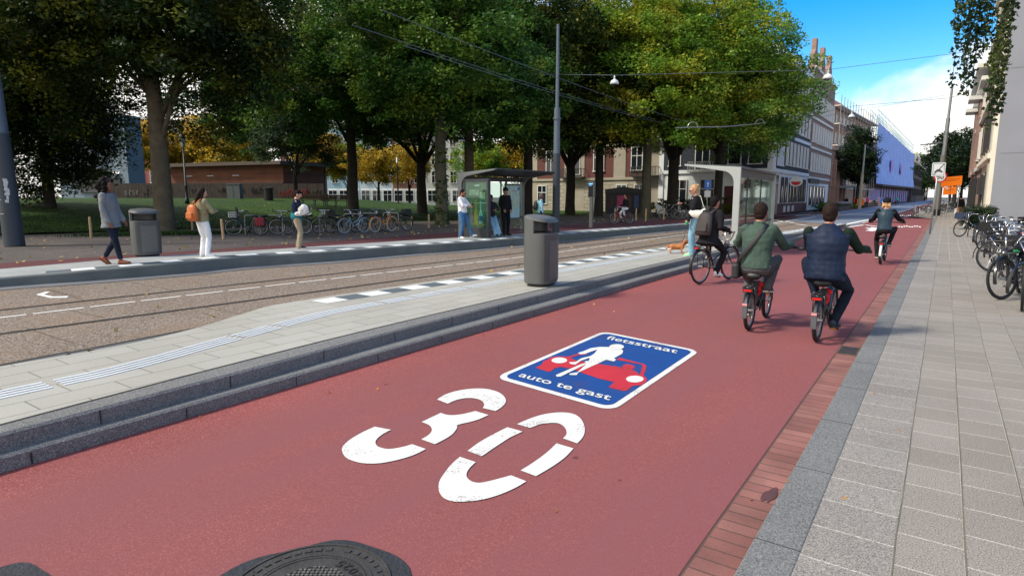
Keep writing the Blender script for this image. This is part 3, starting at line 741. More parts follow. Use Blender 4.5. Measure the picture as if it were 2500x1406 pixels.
def sign_text(txt, p0, p1, ptop, bold):
    o = G(1180 + p0[0] * SS, 790 + p0[1] * SS, 0); x = G(1180 + p1[0] * SS, 790 + p1[1] * SS, 0) - o; y = G(1180 + ptop[0] * SS, 790 + ptop[1] * SS, 0) - o
    t = textmesh(txt, m_num, lambda a, b_, c: (o + x * a + y * (b_ / 0.72) + Vector((0, 0, 0.0125))), 'sign_lettering', sign, bold)
    for p in t.data.polygons:
        if p.normal.z < 0: p.flip()
sign_text('fietsstraat', (1312, 172), (2072, 328), (1352, 138), 0.010)
sign_text('auto te gast', (372, 575), (1352, 834), (430, 532), 0.010)

# far markings: stop lines, chevrons, centre line
def mark(name, px, lab, cat='road marking', z=0.008, grp=None):
    o = flat(name, [G(x, y, z) for x, y in px], m_white); tag(o, lab, cat, grp); return o
b = MB()
def seg(b, p, q, w, z=0.008, taper=None):
    a, c = G(*p, z), G(*q, z); d = (c - a); n_ = Vector((-d.y, d.x, 0)).normalized() * w / 2
    b.sheet([a - n_, c - n_, c + n_, a + n_])
for p, q, w in (((1900, 545), (2120, 495.5), 0.0),): pass
cl = smoothline([(-8.2, 60), (-7.2, 75), (-6.9, 100), (-6.3, 160), (-5.6, 300)], 40)
tag(dashes('centre_line', cl, 0.17, 400, 0, 0.006, m_white), kind='structure')
dl = smoothline([(-4.3, 46), (-4.05, 62), (-4.0, 75), (-3.75, 140), (-3.5, 250)], 40)
tag(dashes('lane_dotted_line', dl, 0.16, 1.0, 0.9, 0.006, m_white), kind='structure')
fl = smoothline([(-9.85, 62), (-9.75, 90), (-9.55, 150)], 30)
tag(dashes('far_lane_dotted_line', fl, 0.14, 1.2, 1.2, 0.006, m_white), kind='structure')
for k, (p, q, w) in enumerate((((2045, 552), (2125, 535.5), 0.30), ((2060, 556), (2110, 549), 0.22), ((2110, 549), (2150, 554), 0.22), ((1868, 548), (1990, 530), 0.20), ((1880, 536), (1940, 545), 0.18), ((1942, 547), (1970, 551), 0.18), ((1870, 531), (1935, 527), 0.3), ((1940, 527), (1980, 524), 0.3))):
    bb = MB(); seg(bb, p, q, w)
    o = bb.build('painted_line', m_white); tag(o, kind='structure')
mark('painted_arrow', [(2111, 556), (2126, 557), (2126, 554.5), (2145, 557), (2145, 562), (2130, 564.5), (2112, 563), (2124, 560.5)], 'white painted arrow beside the lone woman cyclist')
# wavy yield teeth on the red lane
for (x0, x1, y0) in ((2188, 2230, 527), (2193, 2250, 553)):
    bb = MB(); n = 9
    for k in range(n):
        xa = x0 + (x1 - x0) * k / n; xb = x0 + (x1 - x0) * (k + 0.72) / n
        yy = y0 + 1.0 * math.sin(k * 1.7)
        bb.sheet([G(xa, yy + 1.3, 0.008), G(xb, yy + 1.3, 0.008), G(xb - 0.3, yy - 1.2, 0.008), G(xa + 0.4, yy - 1.2, 0.008)])
    o = bb.build('yield_line', m_white)
    tag(o, 'row of white yield teeth across the red lane, %s' % ('the farther of two' if y0 < 540 else 'the nearer of two'), 'road marking')

# manhole cover with tar collar
MC = Vector((-2.13, 1.50, 0)); MR = 0.355
mh = thing('manhole_cover', 'round cast iron manhole cover in a black tar collar', 'manhole cover', (MC.x, MC.y, 0.0), R(35))
rs2 = np.random.RandomState(5)
def blob(r, wob, n=48, seed=1):
    q = np.random.RandomState(seed); ph = q.rand(6) * 6.28
    return [((r + sum(wob / (k + 1) * math.cos((k + 2) * t + ph[k]) for k in range(6))) * math.cos(t), (r + sum(wob / (k + 1) * math.cos((k + 2) * t + ph[k]) for k in range(6))) * math.sin(t)) for t in np.linspace(0, 2 * math.pi, n + 1)[:-1]]
m_tar = M('tar', (40, 44, 50), 0.75, 0.25, 5, bump=0.5, bscale=50); m_iron = M('cast_iron', (70, 68, 66), 0.55, 0.25, 8, bump=0.25, bscale=60, metal=0.35)
b = MB(); b.prism(blob(MR + 0.055, 0.03, seed=4), -0.02, 0.006); b.build('tar_collar', m_tar, mh)
def ringpoly(b, r0, r1, z0, z1, n=56):
    a = [(math.cos(t), math.sin(t)) for t in np.linspace(0, 2 * math.pi, n + 1)[:-1]]
    rings = [[(r * c, r * s, z) for c, s in a] for r, z in ((r0, z0), (r0, z1), (r1, z1), (r1, z0))]
    b.ring_loft(rings, cap=False, closed=True)
b = MB(); ringpoly(b, MR - 0.012, MR, 0, 0.014); ringpoly(b, MR - 0.10, MR - 0.08, 0, 0.014)
b.prism([(MR * 0.99 * math.cos(t), MR * 0.99 * math.sin(t)) for t in np.linspace(0, 6.283, 49)[:-1]], 0, 0.0085)
for k in range(40):
    t = 2 * math.pi * k / 40
    if k % 10 == 9: continue
    b.box(((MR - 0.045) * math.cos(t), (MR - 0.045) * math.sin(t), 0.010), (0.024, 0.03, 0.008), rz=t)
b.build('frame_ring', m_iron, mh)
b = MB(); LR = MR - 0.105
b.prism([(LR * math.cos(t), LR * math.sin(t)) for t in np.linspace(0, 6.283, 49)[:-1]], 0, 0.0105)
ringpoly(b, LR - 0.012, LR, 0, 0.014); ringpoly(b, LR - 0.085, LR - 0.075, 0, 0.014)
ringpoly(b, 0.028, 0.04, 0, 0.015); b.box((0.052, 0, 0.012), (0.02, 0.03, 0.007)); b.box((-0.052, 0, 0.012), (0.02, 0.03, 0.007)); b.box((0, 0.052, 0.012), (0.03, 0.02, 0.007))
lid = b.build('lid', m_iron, mh)
b = MB()
for i in range(-9, 10):
    for j in range(-9, 10):
        x, y = i * 0.020, j * 0.020
        if 0.062 < math.hypot(x, y) < LR - 0.088: b.box((x, y, 0.0125), (0.014, 0.008, 0.009), rz=0.0 if (i + j) % 2 else 1.57)
b.build('stud_pattern', M('worn_studs', (120, 116, 108), 0.45, 0.3, 20, metal=0.4), lid)
for k, ch in enumerate('2025'):
    t0 = R(62 - 35 + 12.5 * k)
    def tw(a, b_, c, t0=t0):
        p = Vector(((a - 0.5) * 0.034, (b_ - 0.36) * 0.062, 0)); q = Matrix.Rotation(t0 + R(90), 3, 'Z') @ p
        return q + Vector(((LR - 0.043) * math.cos(t0), (LR - 0.043) * math.sin(t0), 0.0125 + c))
    textmesh(ch, M('worn_iron', (40, 38, 36), 0.6, metal=0.3), tw, 'year_digit', lid, 0.01, extrude=0.002)
tc2 = thing('tar_patch', 'black tar patch at the bottom left edge of the red road', 'tar patch', G(40, 1420, 0))
b = MB(); b.prism([(x * 0.8, y * 0.55) for x, y in blob(0.21, 0.02, seed=9)], -0.02, 0.006); b.build('tar', m_tar, tc2)
# drain grate in the gutter
dg_ = thing('drain_grate', 'small iron drain grate in the brick gutter', 'drain', (-0.745, 7.6, 0.0))
b = MB(); b.box((0, 0, 0.006), (0.21, 0.42, 0.006)); b.build('grate_frame', M('rusty_iron', (92, 74, 62), 0.8, 0.3, 9), dg_)
b = MB()
for k in range(9): b.box((0, -0.17 + k * 0.0425, 0.0105), (0.17, 0.018, 0.004))
b.build('grate_bars', m_dark, dg_)
# stain on gutter bricks
b = MB(); b.sheet([(G(1880, 1210).x + x * 0.032, G(1880, 1210).y + y * 0.13, 0.0085) for x, y in blob(0.9, 0.22, seed=6)]); tag(b.build('wet_stain', M('wet_brick', (92, 60, 56), 0.6, 0.3)), kind='structure')
# ================================================================== STREET FURNITURE
m_steel = M('grey_bin_paint', (96, 98, 97), 0.42, 0.06, 2.0, metal=0.25, fine=0.03)
m_steel2 = M('dark_bin_panel', (78, 80, 80), 0.45, 0.06, 2.0, metal=0.25)
m_black = M('black_plastic', (24, 25, 27), 0.5, 0.15, 5)
m_mast = M('mast_paint', (92, 104, 116), 0.5, 0.08, 1.5, metal=0.2)
m_mastd = M('mast_paint_dark', (52, 60, 68), 0.55, 0.08, 1.5)
m_galv = M('galvanised', (150, 156, 158), 0.4, 0.08, 4, metal=0.5)
m_chrome = M('chrome', (205, 205, 205), 0.18, 0.03, 4, metal=0.95)
m_glass = M_glass('clear_glass')

def superell(rx, ry, e=2.6, n=40):
    out = []
    for t in np.linspace(0, 2 * math.pi, n + 1)[:-1]:
        c, s_ = math.cos(t), math.sin(t)
        out.append((rx * math.copysign(abs(c) ** (2 / e), c), ry * math.copysign(abs(s_) ** (2 / e), s_)))
    return out
def litter_bin(loc, rz, label, tilt=0.0):
    """oval bin: the side with the door and the opening faces local +x"""
    t = thing('litter_bin', label, 'litter bin', loc, rz, 'litter bins on the platforms')
    rx, ry = 0.255, 0.325
    H0, H1, HT = 0.05, 0.98, 1.20
    n = 48; b = MB()
    def sec(z, k=1.0): return [Vector((x * k, y * k, z)) for x, y in superell(rx, ry, 2.7, n)]
    rings = [sec(H0, 0.93), sec(0.06, 0.965), sec(0.2, 0.99), sec(0.5, 1.0), sec(0.8, 0.99), sec(0.885, 0.98)]
    b.ring_loft(rings, cap=True); b.build('body', m_steel, t, smooth=True, autosmooth=True)
    # upper rim: open towards +x (a mouth), closed round the back
    b = MB(); rr = []
    o = superell(rx * 0.98, ry * 0.98, 2.7, n); i_ = superell(rx * 0.86, ry * 0.84, 2.7, n)
    idx = [k for k in range(n) if o[k][0] < 0.05]
    ks = [k for k in idx]
    for k in ks:
        x, y = o[k]; xi, yi = i_[k]; zt = 1.06 + 0.09 * (1 - (x / rx + 1) / 2)
        rr.append([Vector((x, y, 0.885)), Vector((x, y, zt)), Vector((xi, yi, zt)), Vector((xi, yi, 0.885))])
    b.ring_loft(rr, cap=True); b.build('rim', m_steel, t, smooth=True, autosmooth=True)
    # domed hood sloping to the front
    b = MB(); top = []
    for k, z, dz in ((1.0, 0, 0), (0.985, 0.03, 0), (0.9, 0.055, 0), (0.6, 0.075, 0), (0.2, 0.085, 0)):
        top.append([Vector((x * k, y * k, 1.055 + z + 0.075 * (1 - (x * k / rx + 1) / 2))) for x, y in superell(rx * 0.99, ry * 0.99, 2.7, n)])
    b.ring_loft(top, cap=True); b.build('hood', m_steel, t, smooth=True, autosmooth=True)
    b = MB(); b.prism(superell(rx * 0.84, ry * 0.82, 2.7, n), 0.87, 0.90); b.build('mouth_liner', m_black, t)
    # curved front door panel with its frame line
    b = MB(); pts = [p for p in superell(rx * 1.012, ry * 1.012, 2.7, 96) if p[0] > 0.05 and abs(p[1]) < 0.285]
    pts.sort(key=lambda p: p[1]); inn = [(x * 0.97, y * 0.97) for x, y in pts]
    b.prism(pts + inn[::-1], 0.09, 0.86); b.build('door', m_steel2, t)
    b = MB(); pts2 = [p for p in superell(rx * 1.022, ry * 1.022, 2.7, 96) if p[0] > 0.05 and abs(p[1]) < 0.19]
    pts2.sort(key=lambda p: p[1]); inn = [(x * 0.985, y * 0.985) for x, y in pts2]
    b.prism(pts2 + inn[::-1], 0.12, 0.76); b.build('door_panel', m_steel, t)
    b = MB(); b.cyl((rx * 1.0, -0.12, 0.42), (rx * 1.01 + 0.012, -0.12, 0.42), 0.008); b.build('lock', m_chrome, t)
    b = MB(); b.prism(superell(rx * 0.8, ry * 0.8, 2.7, n), -0.002, 0.055); b.build('plinth', m_black, t)
    q = np.random.RandomState(int(abs(loc[0]) * 10))
    for k in range(4):                       # pale scuffs where paint has been rubbed off
        a = R(200 + 60 * q.rand()); z = q.uniform(.10, .3) if k < 3 else q.uniform(.5, .8); w = q.uniform(.008, .02)
        b = MB(); b.box((rx * .988 * math.cos(a), ry * .988 * math.sin(a), z), (w, w, q.uniform(.01, .04)), rz=a); b.build('scuff', M('scuff_pale', (150, 152, 150), 0.7), t)
    return t
p = G(1322, 697, ZN); litter_bin((p.x - 0.05, p.y + 0.06, ZN), R(8), 'grey oval litter bin standing alone at the edge of the near platform')
p = G(340, 628, 0.21); litter_bin((p.x, p.y + 0.2, zf(p.y)), R(-8), 'grey litter bin on the far platform behind the woman in the grey jacket')

def pole(name, label, cat, base, segs, mat_, lean=(0, 0), n=20, grp=None):
    """segs: list of (z0, z1, r0, r1, material)"""
    t = thing(name, label, cat, base, group=grp)
    for nm, z0, z1, r0, r1, mt in segs:
        b = MB(); b.tube([(lean[0] * z0, lean[1] * z0, z0), (lean[0] * z1, lean[1] * z1, z1)], [r0, r1], n); b.build(nm, mt, t, smooth=True, autosmooth=True)
    return t
p = G(36, 600, 0.1)
lm = pole('tram_mast', 'thick blue grey steel mast with torn stickers at the left edge', 'mast', (p.x, p.y, 0.095), [('mast_base', 0, 3.6, 0.29, 0.25, m_mastd), ('mast_shaft', 3.6, 12, 0.235, 0.16, m_mast)], None, lean=(-0.012, -0.008))
rs = np.random.RandomState(2); m_stk = M('sticker_paper', (196, 196, 196), 0.8, 0.2, 30)
for z, w, h, a in ((2.45, .07, .06, 0.2), (1.75, .1, .045, .25), (1.5, .12, .012, .3), (1.05, .14, .014, .4), (2.9, .1, .02, .6)):
    a0 = R(-62) + a * 0.7 - 0.35
    pts = []
    for k in range(5):
        t_ = a0 + (k / 4 - 0.5) * w / 0.27
        pts.append((t_, -h / 2)); 
    rr = 0.29 - 0.011 * z + 0.004
    lo = [Vector((rr * math.cos(t_) - 0.012 * z, rr * math.sin(t_) - 0.008 * z, z - h / 2)) for t_, _ in pts]; hi = [v + Vector((0, 0, h)) for v in lo]
    b = MB(); b.strip(lo, hi); b.build('sticker', m_stk, lm)
rr = 0.285; b = MB()
for k in range(10):
    z = 1.42 + k * 0.075; w = rs.uniform(0.05, 0.15); a0 = R(-62) + 0.72 + rs.uniform(-.1, .1); q = 0.29 - 0.011 * z + 0.005
    lo = [Vector((q * math.cos(a0 + (j / 4 - .5) * w / .27) - 0.012 * z, q * math.sin(a0 + (j / 4 - .5) * w / .27) - 0.008 * z, z + rs.uniform(-.02, .01))) for j in range(5)]
    b.strip(lo, [v + Vector((0, 0, rs.uniform(.06, .1))) for v in lo])
b.build('torn_sticker', m_stk, lm)
p = G(1357, 575, 0.1)
pole('tram_mast', 'slender tall grey mast rising behind the near litter bin', 'mast', (p.x, p.y, ZF), [('mast_base', 0, 3.2, 0.155, 0.15, m_mastd), ('mast_shaft', 3.2, 5.0, 0.13, 0.12, m_mast), ('mast_collar', 4.55, 4.62, 0.16, 0.16, m_mast), ('mast_tip', 5.0, 8.2, 0.075, 0.055, m_mast)], None)
# travel information column
p = G(1443, 556, ZF)
ip = thing('info_column', 'slim grey departure display column on the far platform', 'info display', (p.x, p.y, ZF), R(-12))
b = MB(); b.box((0, 0, 0.72), (0.17, 0.12, 1.44)); b.build('column', m_steel, ip, bevel=0.01)
b = MB(); b.box((0, 0, 1.79), (0.34, 0.14, 0.74)); b.build('display_case', m_steel, ip, bevel=0.02)
b = MB(); b.box((0, -0.072, 1.80), (0.27, 0.01, 0.66)); sc_ = b.build('screen', M('screen_black', (14, 16, 20), 0.2, 0.05), ip)
b = MB(); b.box((0, -0.079, 2.06), (0.24, 0.006, 0.05)); b.box((-0.03, -0.079, 1.99), (0.16, 0.006, 0.02)); b.build('lit_lines', M_emit('screen_blue', (110, 175, 235), 0.9), sc_)

# ------------------------------------------------------------------ tram shelters
m_shel = M('shelter_grey', (112, 116, 116), 0.45, 0.05, 2, metal=0.3)
m_sheld = M('shelter_dark', (62, 66, 68), 0.5, 0.05, 2, metal=0.2)
def tram_shelter(loc, rz, L, D, label, advert, m_shel=m_shel):
    """local x runs along the platform (0..L), local y from the glass wall (0) to the open side (D)"""
    t = thing('tram_shelter', label, 'tram shelter', loc, rz, 'glass tram shelters')
    HT = 2.32
    for k, x in enumerate((0.0, L)):
        b = MB(); n = 7
        prof_o = [(-0.11, 0), (-0.11, HT - 0.02), (D + 0.25, HT + 0.10), (D + 0.25, HT + 0.06)]
        # inner outline: straight post that curls into the roof arm
        arc = [(0.07 + 0.36 * (1 - math.cos(R(a))), HT - 0.47 + 0.36 * math.sin(R(a))) for a in np.linspace(0, 86, n)]
        poly = prof_o + arc[::-1] + [(0.07, 0)]
        b.plate(poly, (x - 0.05, 0, 0), (0, 1, 0), (0, 0, 1), 0.10)
        b.build('portal_frame', m_shel, t, bevel=0.012)
    b = MB(); b.plate([(-0.12, HT - 0.06), (-0.12, HT + 0.02), (D + 0.28, HT + 0.13), (D + 0.28, HT + 0.085)], (0.06, 0, 0), (0, 1, 0), (0, 0, 1), L - 0.12)
    b.build('roof', m_sheld, t, bevel=0.01)
    b = MB(); b.box((L / 2, 0, HT - 0.19), (L - 0.14, 0.06, 0.16)); b.box((L / 2, 0, 0.10), (L - 0.14, 0.05, 0.05)); b.box((L / 2, 0, 0.62), (L - 0.14, 0.05, 0.07))
    for x in (L * 0.25, L * 0.62): b.box((x, 0, HT / 2), (0.045, 0.045, HT - 0.4))
    b.build('wall_frame', m_sheld, t)
    for x0, x1 in ((0.07, L * 0.25 - 0.03), (L * 0.25 + 0.03, L * 0.62 - 0.03), (L * 0.62 + 0.03, L - 0.07)):
        b = MB(); b.box(((x0 + x1) / 2, 0, HT / 2 - 0.03), (x1 - x0, 0.012, HT - 0.55)); b.build('glass_pane', m_glass, t)
    b = MB(); b.box((L * 0.45, 0.26, 0.60), (L * 0.5, 0.24, 0.05)); b.box((L * 0.3, 0.26, 0.3), (0.05, 0.18, 0.6)); b.box((L * 0.62, 0.26, 0.3), (0.05, 0.18, 0.6)); b.build('seat_bench', m_sheld, t, bevel=0.008)
    if advert:
        # map case in the back wall
        b = MB(); b.box((L * 0.80, 0.045, 1.26), (1.02, 0.05, 1.42)); mc = b.build('map_case', m_sheld, t)
        b = MB(); b.box((L * 0.80, 0.074, 1.26), (0.92, 0.008, 1.30)); mp = b.build('map_sheet', M('map_paper', (176, 212, 214), 0.4, 0.08, 7), mc)
        rs = np.random.RandomState(8)
        for mt, cnt, sz, thn in ((M('map_land', (206, 214, 178), 0.5), 16, 0.20, .0785), (M('map_road', (176, 186, 120), 0.5), 18, 0.03, .0790), (M('map_water', (120, 176, 205), 0.5), 9, 0.04, .0795), (M('map_rose', (196, 120, 150), 0.5), 2, 0.06, .08)):
            for k in range(cnt):
                b = MB(); w_, h_ = (rs.uniform(.03, sz), rs.uniform(.02, .3)) if rs.rand() < .6 else (rs.uniform(.03, .3), rs.uniform(.012, sz * .6))
                x, z = rs.uniform(-.4 + w_ / 2, .4 - w_ / 2), rs.uniform(-.45 + h_ / 2, .5 - h_ / 2)
                y = thn + k * 0.00012
                b.add([(L * .8 + x - w_ / 2, y, 1.26 + z - h_ / 2), (L * .8 + x + w_ / 2, y, 1.26 + z - h_ / 2), (L * .8 + x + w_ / 2, y, 1.26 + z + h_ / 2), (L * .8 + x - w_ / 2, y, 1.26 + z + h_ / 2)], [(0, 1, 2, 3)])
                b.build('map_drawing', mt, mp)
        b = MB(); b.box((L * .8 + 0.38, 0.079, 1.78), (0.11, 0.004, 0.11)); b.build('map_logo', M('map_blue', (40, 90, 170), 0.5), mp)
        # double sided poster case across the left end
        b = MB(); b.box((-0.0, 0.76, 0.18), (0.16, 1.16, 0.36)); b.box((0, 0.76, HT - 0.28), (0.14, 1.16, 0.10)); b.box((0, 0.22, 1.2), (0.14, 0.07, 1.8)); b.box((0, 1.30, 1.2), (0.14, 0.07, 1.8))
        pc = b.build('poster_case', m_sheld, t)
        b = MB(); b.box((0, 0.76, 1.18), (0.07, 1.02, 1.66))
        ps = b.build('poster', M('poster_green', (84, 112, 84), 0.35, 0.45, 1.6, spec=0.6), pc)
        def bottle(y, h, w):
            pr = [(-w, 0.0), (-w, h * .38), (-w * .8, h * .48), (-w * .28, h * .62), (-w * .25, h), (w * .25, h), (w * .28, h * .62), (w * .8, h * .48), (w, h * .38), (w, 0)]
            return pr
        for y, h, col, nm in ((0.52, 0.80, (150, 126, 150), 'bottle_mauve'), (0.74, 0.86, (176, 160, 70), 'bottle_yellow'), (0.96, 0.80, (150, 205, 215), 'bottle_blue')):
            b = MB(); b.plate(bottle(y, h, 0.09), (-0.036, y, 0.5), (0, 1, 0), (0, 0, 1), -0.004); b.build('bottle_picture', M(nm, col, 0.35, 0.12, 6), ps)
        b = MB(); b.plate([(-.085, .1), (.085, .1), (.085, .28), (-.085, .28)], (-0.041, 0.96, 0.5), (0, 1, 0), (0, 0, 1), -0.003); b.build('bottle_label', M('label_blue', (50, 120, 170), 0.4), ps)
        b = MB(); b.box((-0.037, 0.76, 1.24), (0.003, 1.0, 0.03)); b.box((-0.037, 0.66, 1.62), (0.003, 0.45, 0.2)); b.box((-0.037, 1.05, 1.5), (0.003, 0.25, 0.24)); b.build('poster_light', M('poster_pale', (156, 176, 150), 0.35, 0.3, 8), ps)
        b = MB(); b.box((-0.037, 0.80, 1.86), (0.004, 0.22, 0.05)); b.build('poster_heading', M('poster_white', (225, 228, 225), 0.4), ps)
        b = MB(); b.box((-0.06, 0.76, 1.18), (0.008, 1.04, 1.70)); b.build('poster_glass', m_glass, pc)
        for k, dx in enumerate((-0.22, -0.1, 0.02, 0.12, 0.24)):
            b = MB(); b.ball((-0.038, 0.76 + dx * 1.4, 0.47 + 0.02 * (k % 2)), (0.003, 0.06, 0.035), 10, 6)
            b.build('fruit_picture', M('fruit_orange', (190, 150, 70), 0.5, 0.4, 12), ps)
    else:
        b = MB(); b.box((L / 2, D * 0.35, HT + 0.035), (L - 0.3, 0.02, 0.01)); b.build('roof_seam', m_shel, t)
        b = MB(); b.box((L * 0.34, 0.012, 1.48), (0.5, 0.004, 0.02)); b.box((L * 0.34, 0.012, 1.42), (0.6, 0.004, 0.014)); b.box((L * 0.34, 0.012, 1.36), (0.5, 0.004, 0.014)); b.build('glass_stripes', M('etched_stripe', (210, 216, 214), 0.7), t)
    return t
p = G(1129, 578, ZF)
tram_shelter((p.x - 0.05, p.y, ZF), R(88.5), 3.9, 1.35, 'dark tram shelter with bottle poster and route map on the far platform', True).scale = (1, -1, 1)
# mirror: near shelter opens to the tram side (local +y = -X)
p = G(1790, 606, ZN)
tram_shelter((p.x, p.y, ZN), R(94), 6.6, 1.25, 'light grey tram shelter with plain glass on the near platform', False, M('shelter_pale', (168, 174, 172), 0.45, 0.04, 2, metal=0.1))

# ------------------------------------------------------------------ bicycle hoops, stakes, benches, park things
def hoop(loc, rz, lab, w=0.75, h=0.82):
    t = thing('bike_rack', lab, 'bike rack', loc, rz, 'bicycle hoops on the park pavement')
    b = MB(); r = 0.09; pts = [(-w / 2, 0, -0.02), (-w / 2, 0, h - r)] + [(-w / 2 + r - r * math.cos(R(a)), 0, h - r + r * math.sin(R(a))) for a in (30, 60, 90)] + [(w / 2 - r + r * math.sin(R(a)), 0, h - r + r * math.cos(R(a))) for a in (0, 30, 60)] + [(w / 2, 0, h - r), (w / 2, 0, -0.02)]
    b.tube(pts, 0.024, 10); b.build('hoop', m_galv, t, smooth=True, autosmooth=True)
    b = MB(); b.cyl((-w / 2, 0, 0.32), (w / 2, 0, 0.32), 0.018); b.build('crossbar', m_galv, t)
    return t
for px, py, rz_ in ((618, 573, 20), (672, 573, 22), (735, 570, 24), (800, 568, 26), (860, 566, 26), (905, 563, 28), (955, 561, 28)):
    p = G(px, py, 0.09); hoop((p.x, p.y, 0.09), R(rz_), 'grey steel bicycle hoop in the row beside the lawn')
def stake(px, py, lab, h=0.82, dep=None, tilt=0.0):
    p = G(px, py, 0.09) if dep is None else T(px, dep)
    t = thing('wooden_stake', lab, 'stake', (p.x, p.y, p.z - 0.02), 0, 'wooden stakes', tilt=(tilt, 0.02))
    b = MB(); b.tube([(0, 0, 0), (0, 0, h * 0.5), (0, 0, h), (0, 0, h + 0.03)], [0.055, 0.052, 0.05, 0.02], 10); b.build('post', M('stake_wood', (176, 148, 112), 0.85, 0.2, 6, bump=0.2), t, smooth=True, autosmooth=True)
stake(223, 579, 'pale wooden stake left of the woman in the grey jacket', 0.8)
stake(470, 566, 'short wooden stake half hidden by the woman with the orange backpack', 0.7)
stake(546, 583, 'leaning wooden stake with a split top beside the first parked bicycles', 0.75, tilt=0.06)
stake(1047, 556, 'pale wooden stake left of the ivy clad trunk', 0.7)
stake(1005, 548, 'low wooden stake on the bare soil strip right of the bicycles', 0.45)
for px, dep in ((1502, 41), (1554, 42), (1578, 40), (1622, 43)):
    stake(px, None, 'weathered wooden stake in the tree strip behind the far platform', 0.8, dep)
def park_bench(p, rz, lab, L=2.4):
    t = thing('park_bench', lab, 'bench', p, rz, 'park benches by the wooden hut')
    m_w = M('bench_wood', (70, 56, 46), 0.8, 0.2, 5)
    b = MB()
    for k in range(4): b.box((0, -0.21 + 0.13 * k, 0.45), (L, 0.11, 0.045))
    b.build('seat', m_w, t)
    b = MB()
    for k in range(3): b.box((0, 0.26 + 0.025 * k, 0.60 + 0.14 * k), (L, 0.045, 0.115))
    b.build('backrest', m_w, t)
    for x in (-L * 0.4, 0.0, L * 0.4):
        b = MB(); b.box((x, -0.18, 0.22), (0.06, 0.06, 0.44)); b.box((x, 0.22, 0.42), (0.06, 0.06, 0.86)); b.box((x, 0.02, 0.41), (0.05, 0.42, 0.05)); b.build('leg', m_sheld, t)
for px, dep, rz_, lab in ((768, 50, 215, 'dark slatted park bench seen from behind, nearer the young tree'), (820, 50.8, 213, 'dark slatted park bench seen from behind, right of its twin'), (385, 50, 35, 'grey park bench half hidden by the big trunk')):
    p = T(px, dep); p.z -= 0.02; park_bench(p, R(rz_), lab)
p = T(656, 52)
pb = thing('park_bin', 'black cylindrical park litter bin in front of the wooden hut', 'litter bin', (p.x, p.y, p.z - 0.03))
b = MB(); b.tube([(0, 0, 0), (0, 0, 1.0)], [0.36, 0.40], 20); b.build('drum', m_black, pb, smooth=True, autosmooth=True)
b = MB(); b.tube([(0, 0, 1.0), (0, 0, 1.08), (0, 0, 1.14)], [0.46, 0.46, 0.2], 20); b.build('lid', m_black, pb, smooth=True, autosmooth=True)
p = T(574, 53)
ub = thing('utility_box', 'plain grey utility cabinet before the graffiti fence', 'utility cabinet', (p.x, p.y, p.z - 0.03), R(33))
b = MB(); b.box((0, 0, 0.62), (1.15, 0.55, 1.24)); b.build('cabinet', M('cabinet_grey', (88, 94, 96), 0.7, 0.08), ub, bevel=0.02)
b = MB(); b.box((0, 0, 1.26), (1.22, 0.62, 0.05)); b.build('cap', M('cabinet_cap', (104, 110, 112), 0.7), ub)
b = MB(); b.box((0.0, -0.28, 0.62), (0.012, 0.012, 1.1)); b.build('door_gap', m_black, ub)
# old fashioned street lantern
p = T(456, 44)
ln_ = thing('street_lantern', 'black cast iron lantern post in front of the yellow trees', 'street lamp', (p.x, p.y, p.z - 0.03))
b = MB(); b.tube([(0, 0, 0), (0, 0, 0.35), (0, 0, 0.4), (0, 0, 1.2), (0, 0, 1.28), (0, 0, 1.34), (0, 0, 3.9)], [0.16, 0.15, 0.10, 0.09, 0.12, 0.07, 0.05], 14); b.build('post', m_black, ln_, smooth=True)
b = MB(); b.tube([(0, 0, 3.9), (0, 0, 4.0), (0, 0, 4.62)], [0.05, 0.14, 0.24], 6); b.build('lantern_glass', M('lantern_pane', (190, 190, 180), 0.3), ln_)
b = MB(); b.tube([(0, 0, 4.62), (0, 0, 4.68), (0, 0, 4.9), (0, 0, 4.98)], [0.30, 0.28, 0.10, 0.03], 6); b.build('lantern_roof', m_black, ln_)
p = T(972, 60)
l2 = thing('path_lamp', 'thin dark park lamp with a white box head under the trees', 'street lamp', (p.x, p.y, p.z - 0.03))
b = MB(); b.tube([(0, 0, 0), (0, 0, 4.0)], [0.08, 0.05], 10); b.build('post', m_black, l2); b = MB(); b.box((0, 0, 4.2), (0.16, 0.16, 0.5)); b.build('lamp_head', M('lamp_white', (225, 225, 220), 0.4), l2)

# ------------------------------------------------------------------ hanging lamps, overhead wires
m_lampw = M('lamp_enamel', (206, 214, 216), 0.35, 0.05); m_wire = M('wire_grey', (92, 100, 108), 0.5)
def hang_lamp(px, py, dep, s, lab):
    p = P(px, py, dep)
    t = thing('hanging_lamp', lab, 'street lamp', p, group='lamps hung over the street')
    b = MB(); prof = [(0.0, 0.30), (0.05, 0.30), (0.06, 0.24), (0.10, 0.22), (0.22, 0.15), (0.29, 0.02), (0.30, -0.10), (0.285, -0.10)]
    rings = [[Vector((max(r, 0.002) * s * math.cos(a), max(r, 0.002) * s * math.sin(a), z * s)) for a in np.linspace(0, 2 * math.pi, 21)[:-1]] for r, z in prof]
    b.ring_loft(rings, cap=False); b.build('shade', m_lampw, t, smooth=True)
    b = MB(); b.ball((0, 0, -0.08 * s), (0.24 * s, 0.24 * s, 0.07 * s)); b.build('lamp_glass', M('lamp_bowl', (92, 92, 88), 0.3), t, smooth=True)
    b = MB(); b.ball((0, 0, 0.36 * s), 0.07 * s); b.cyl((0, 0, 0.25 * s), (0, 0, 0.5 * s), 0.025 * s); b.build('hanger', m_lampw, t, smooth=True)
    return p
h1 = hang_lamp(1500, 203, 31, 0.75, 'white bell lamp hanging over the far track before dark leaves')
h2 = hang_lamp(2021, 190, 37, 0.95, 'white bell lamp hanging against the blue sky beside leafy twigs')
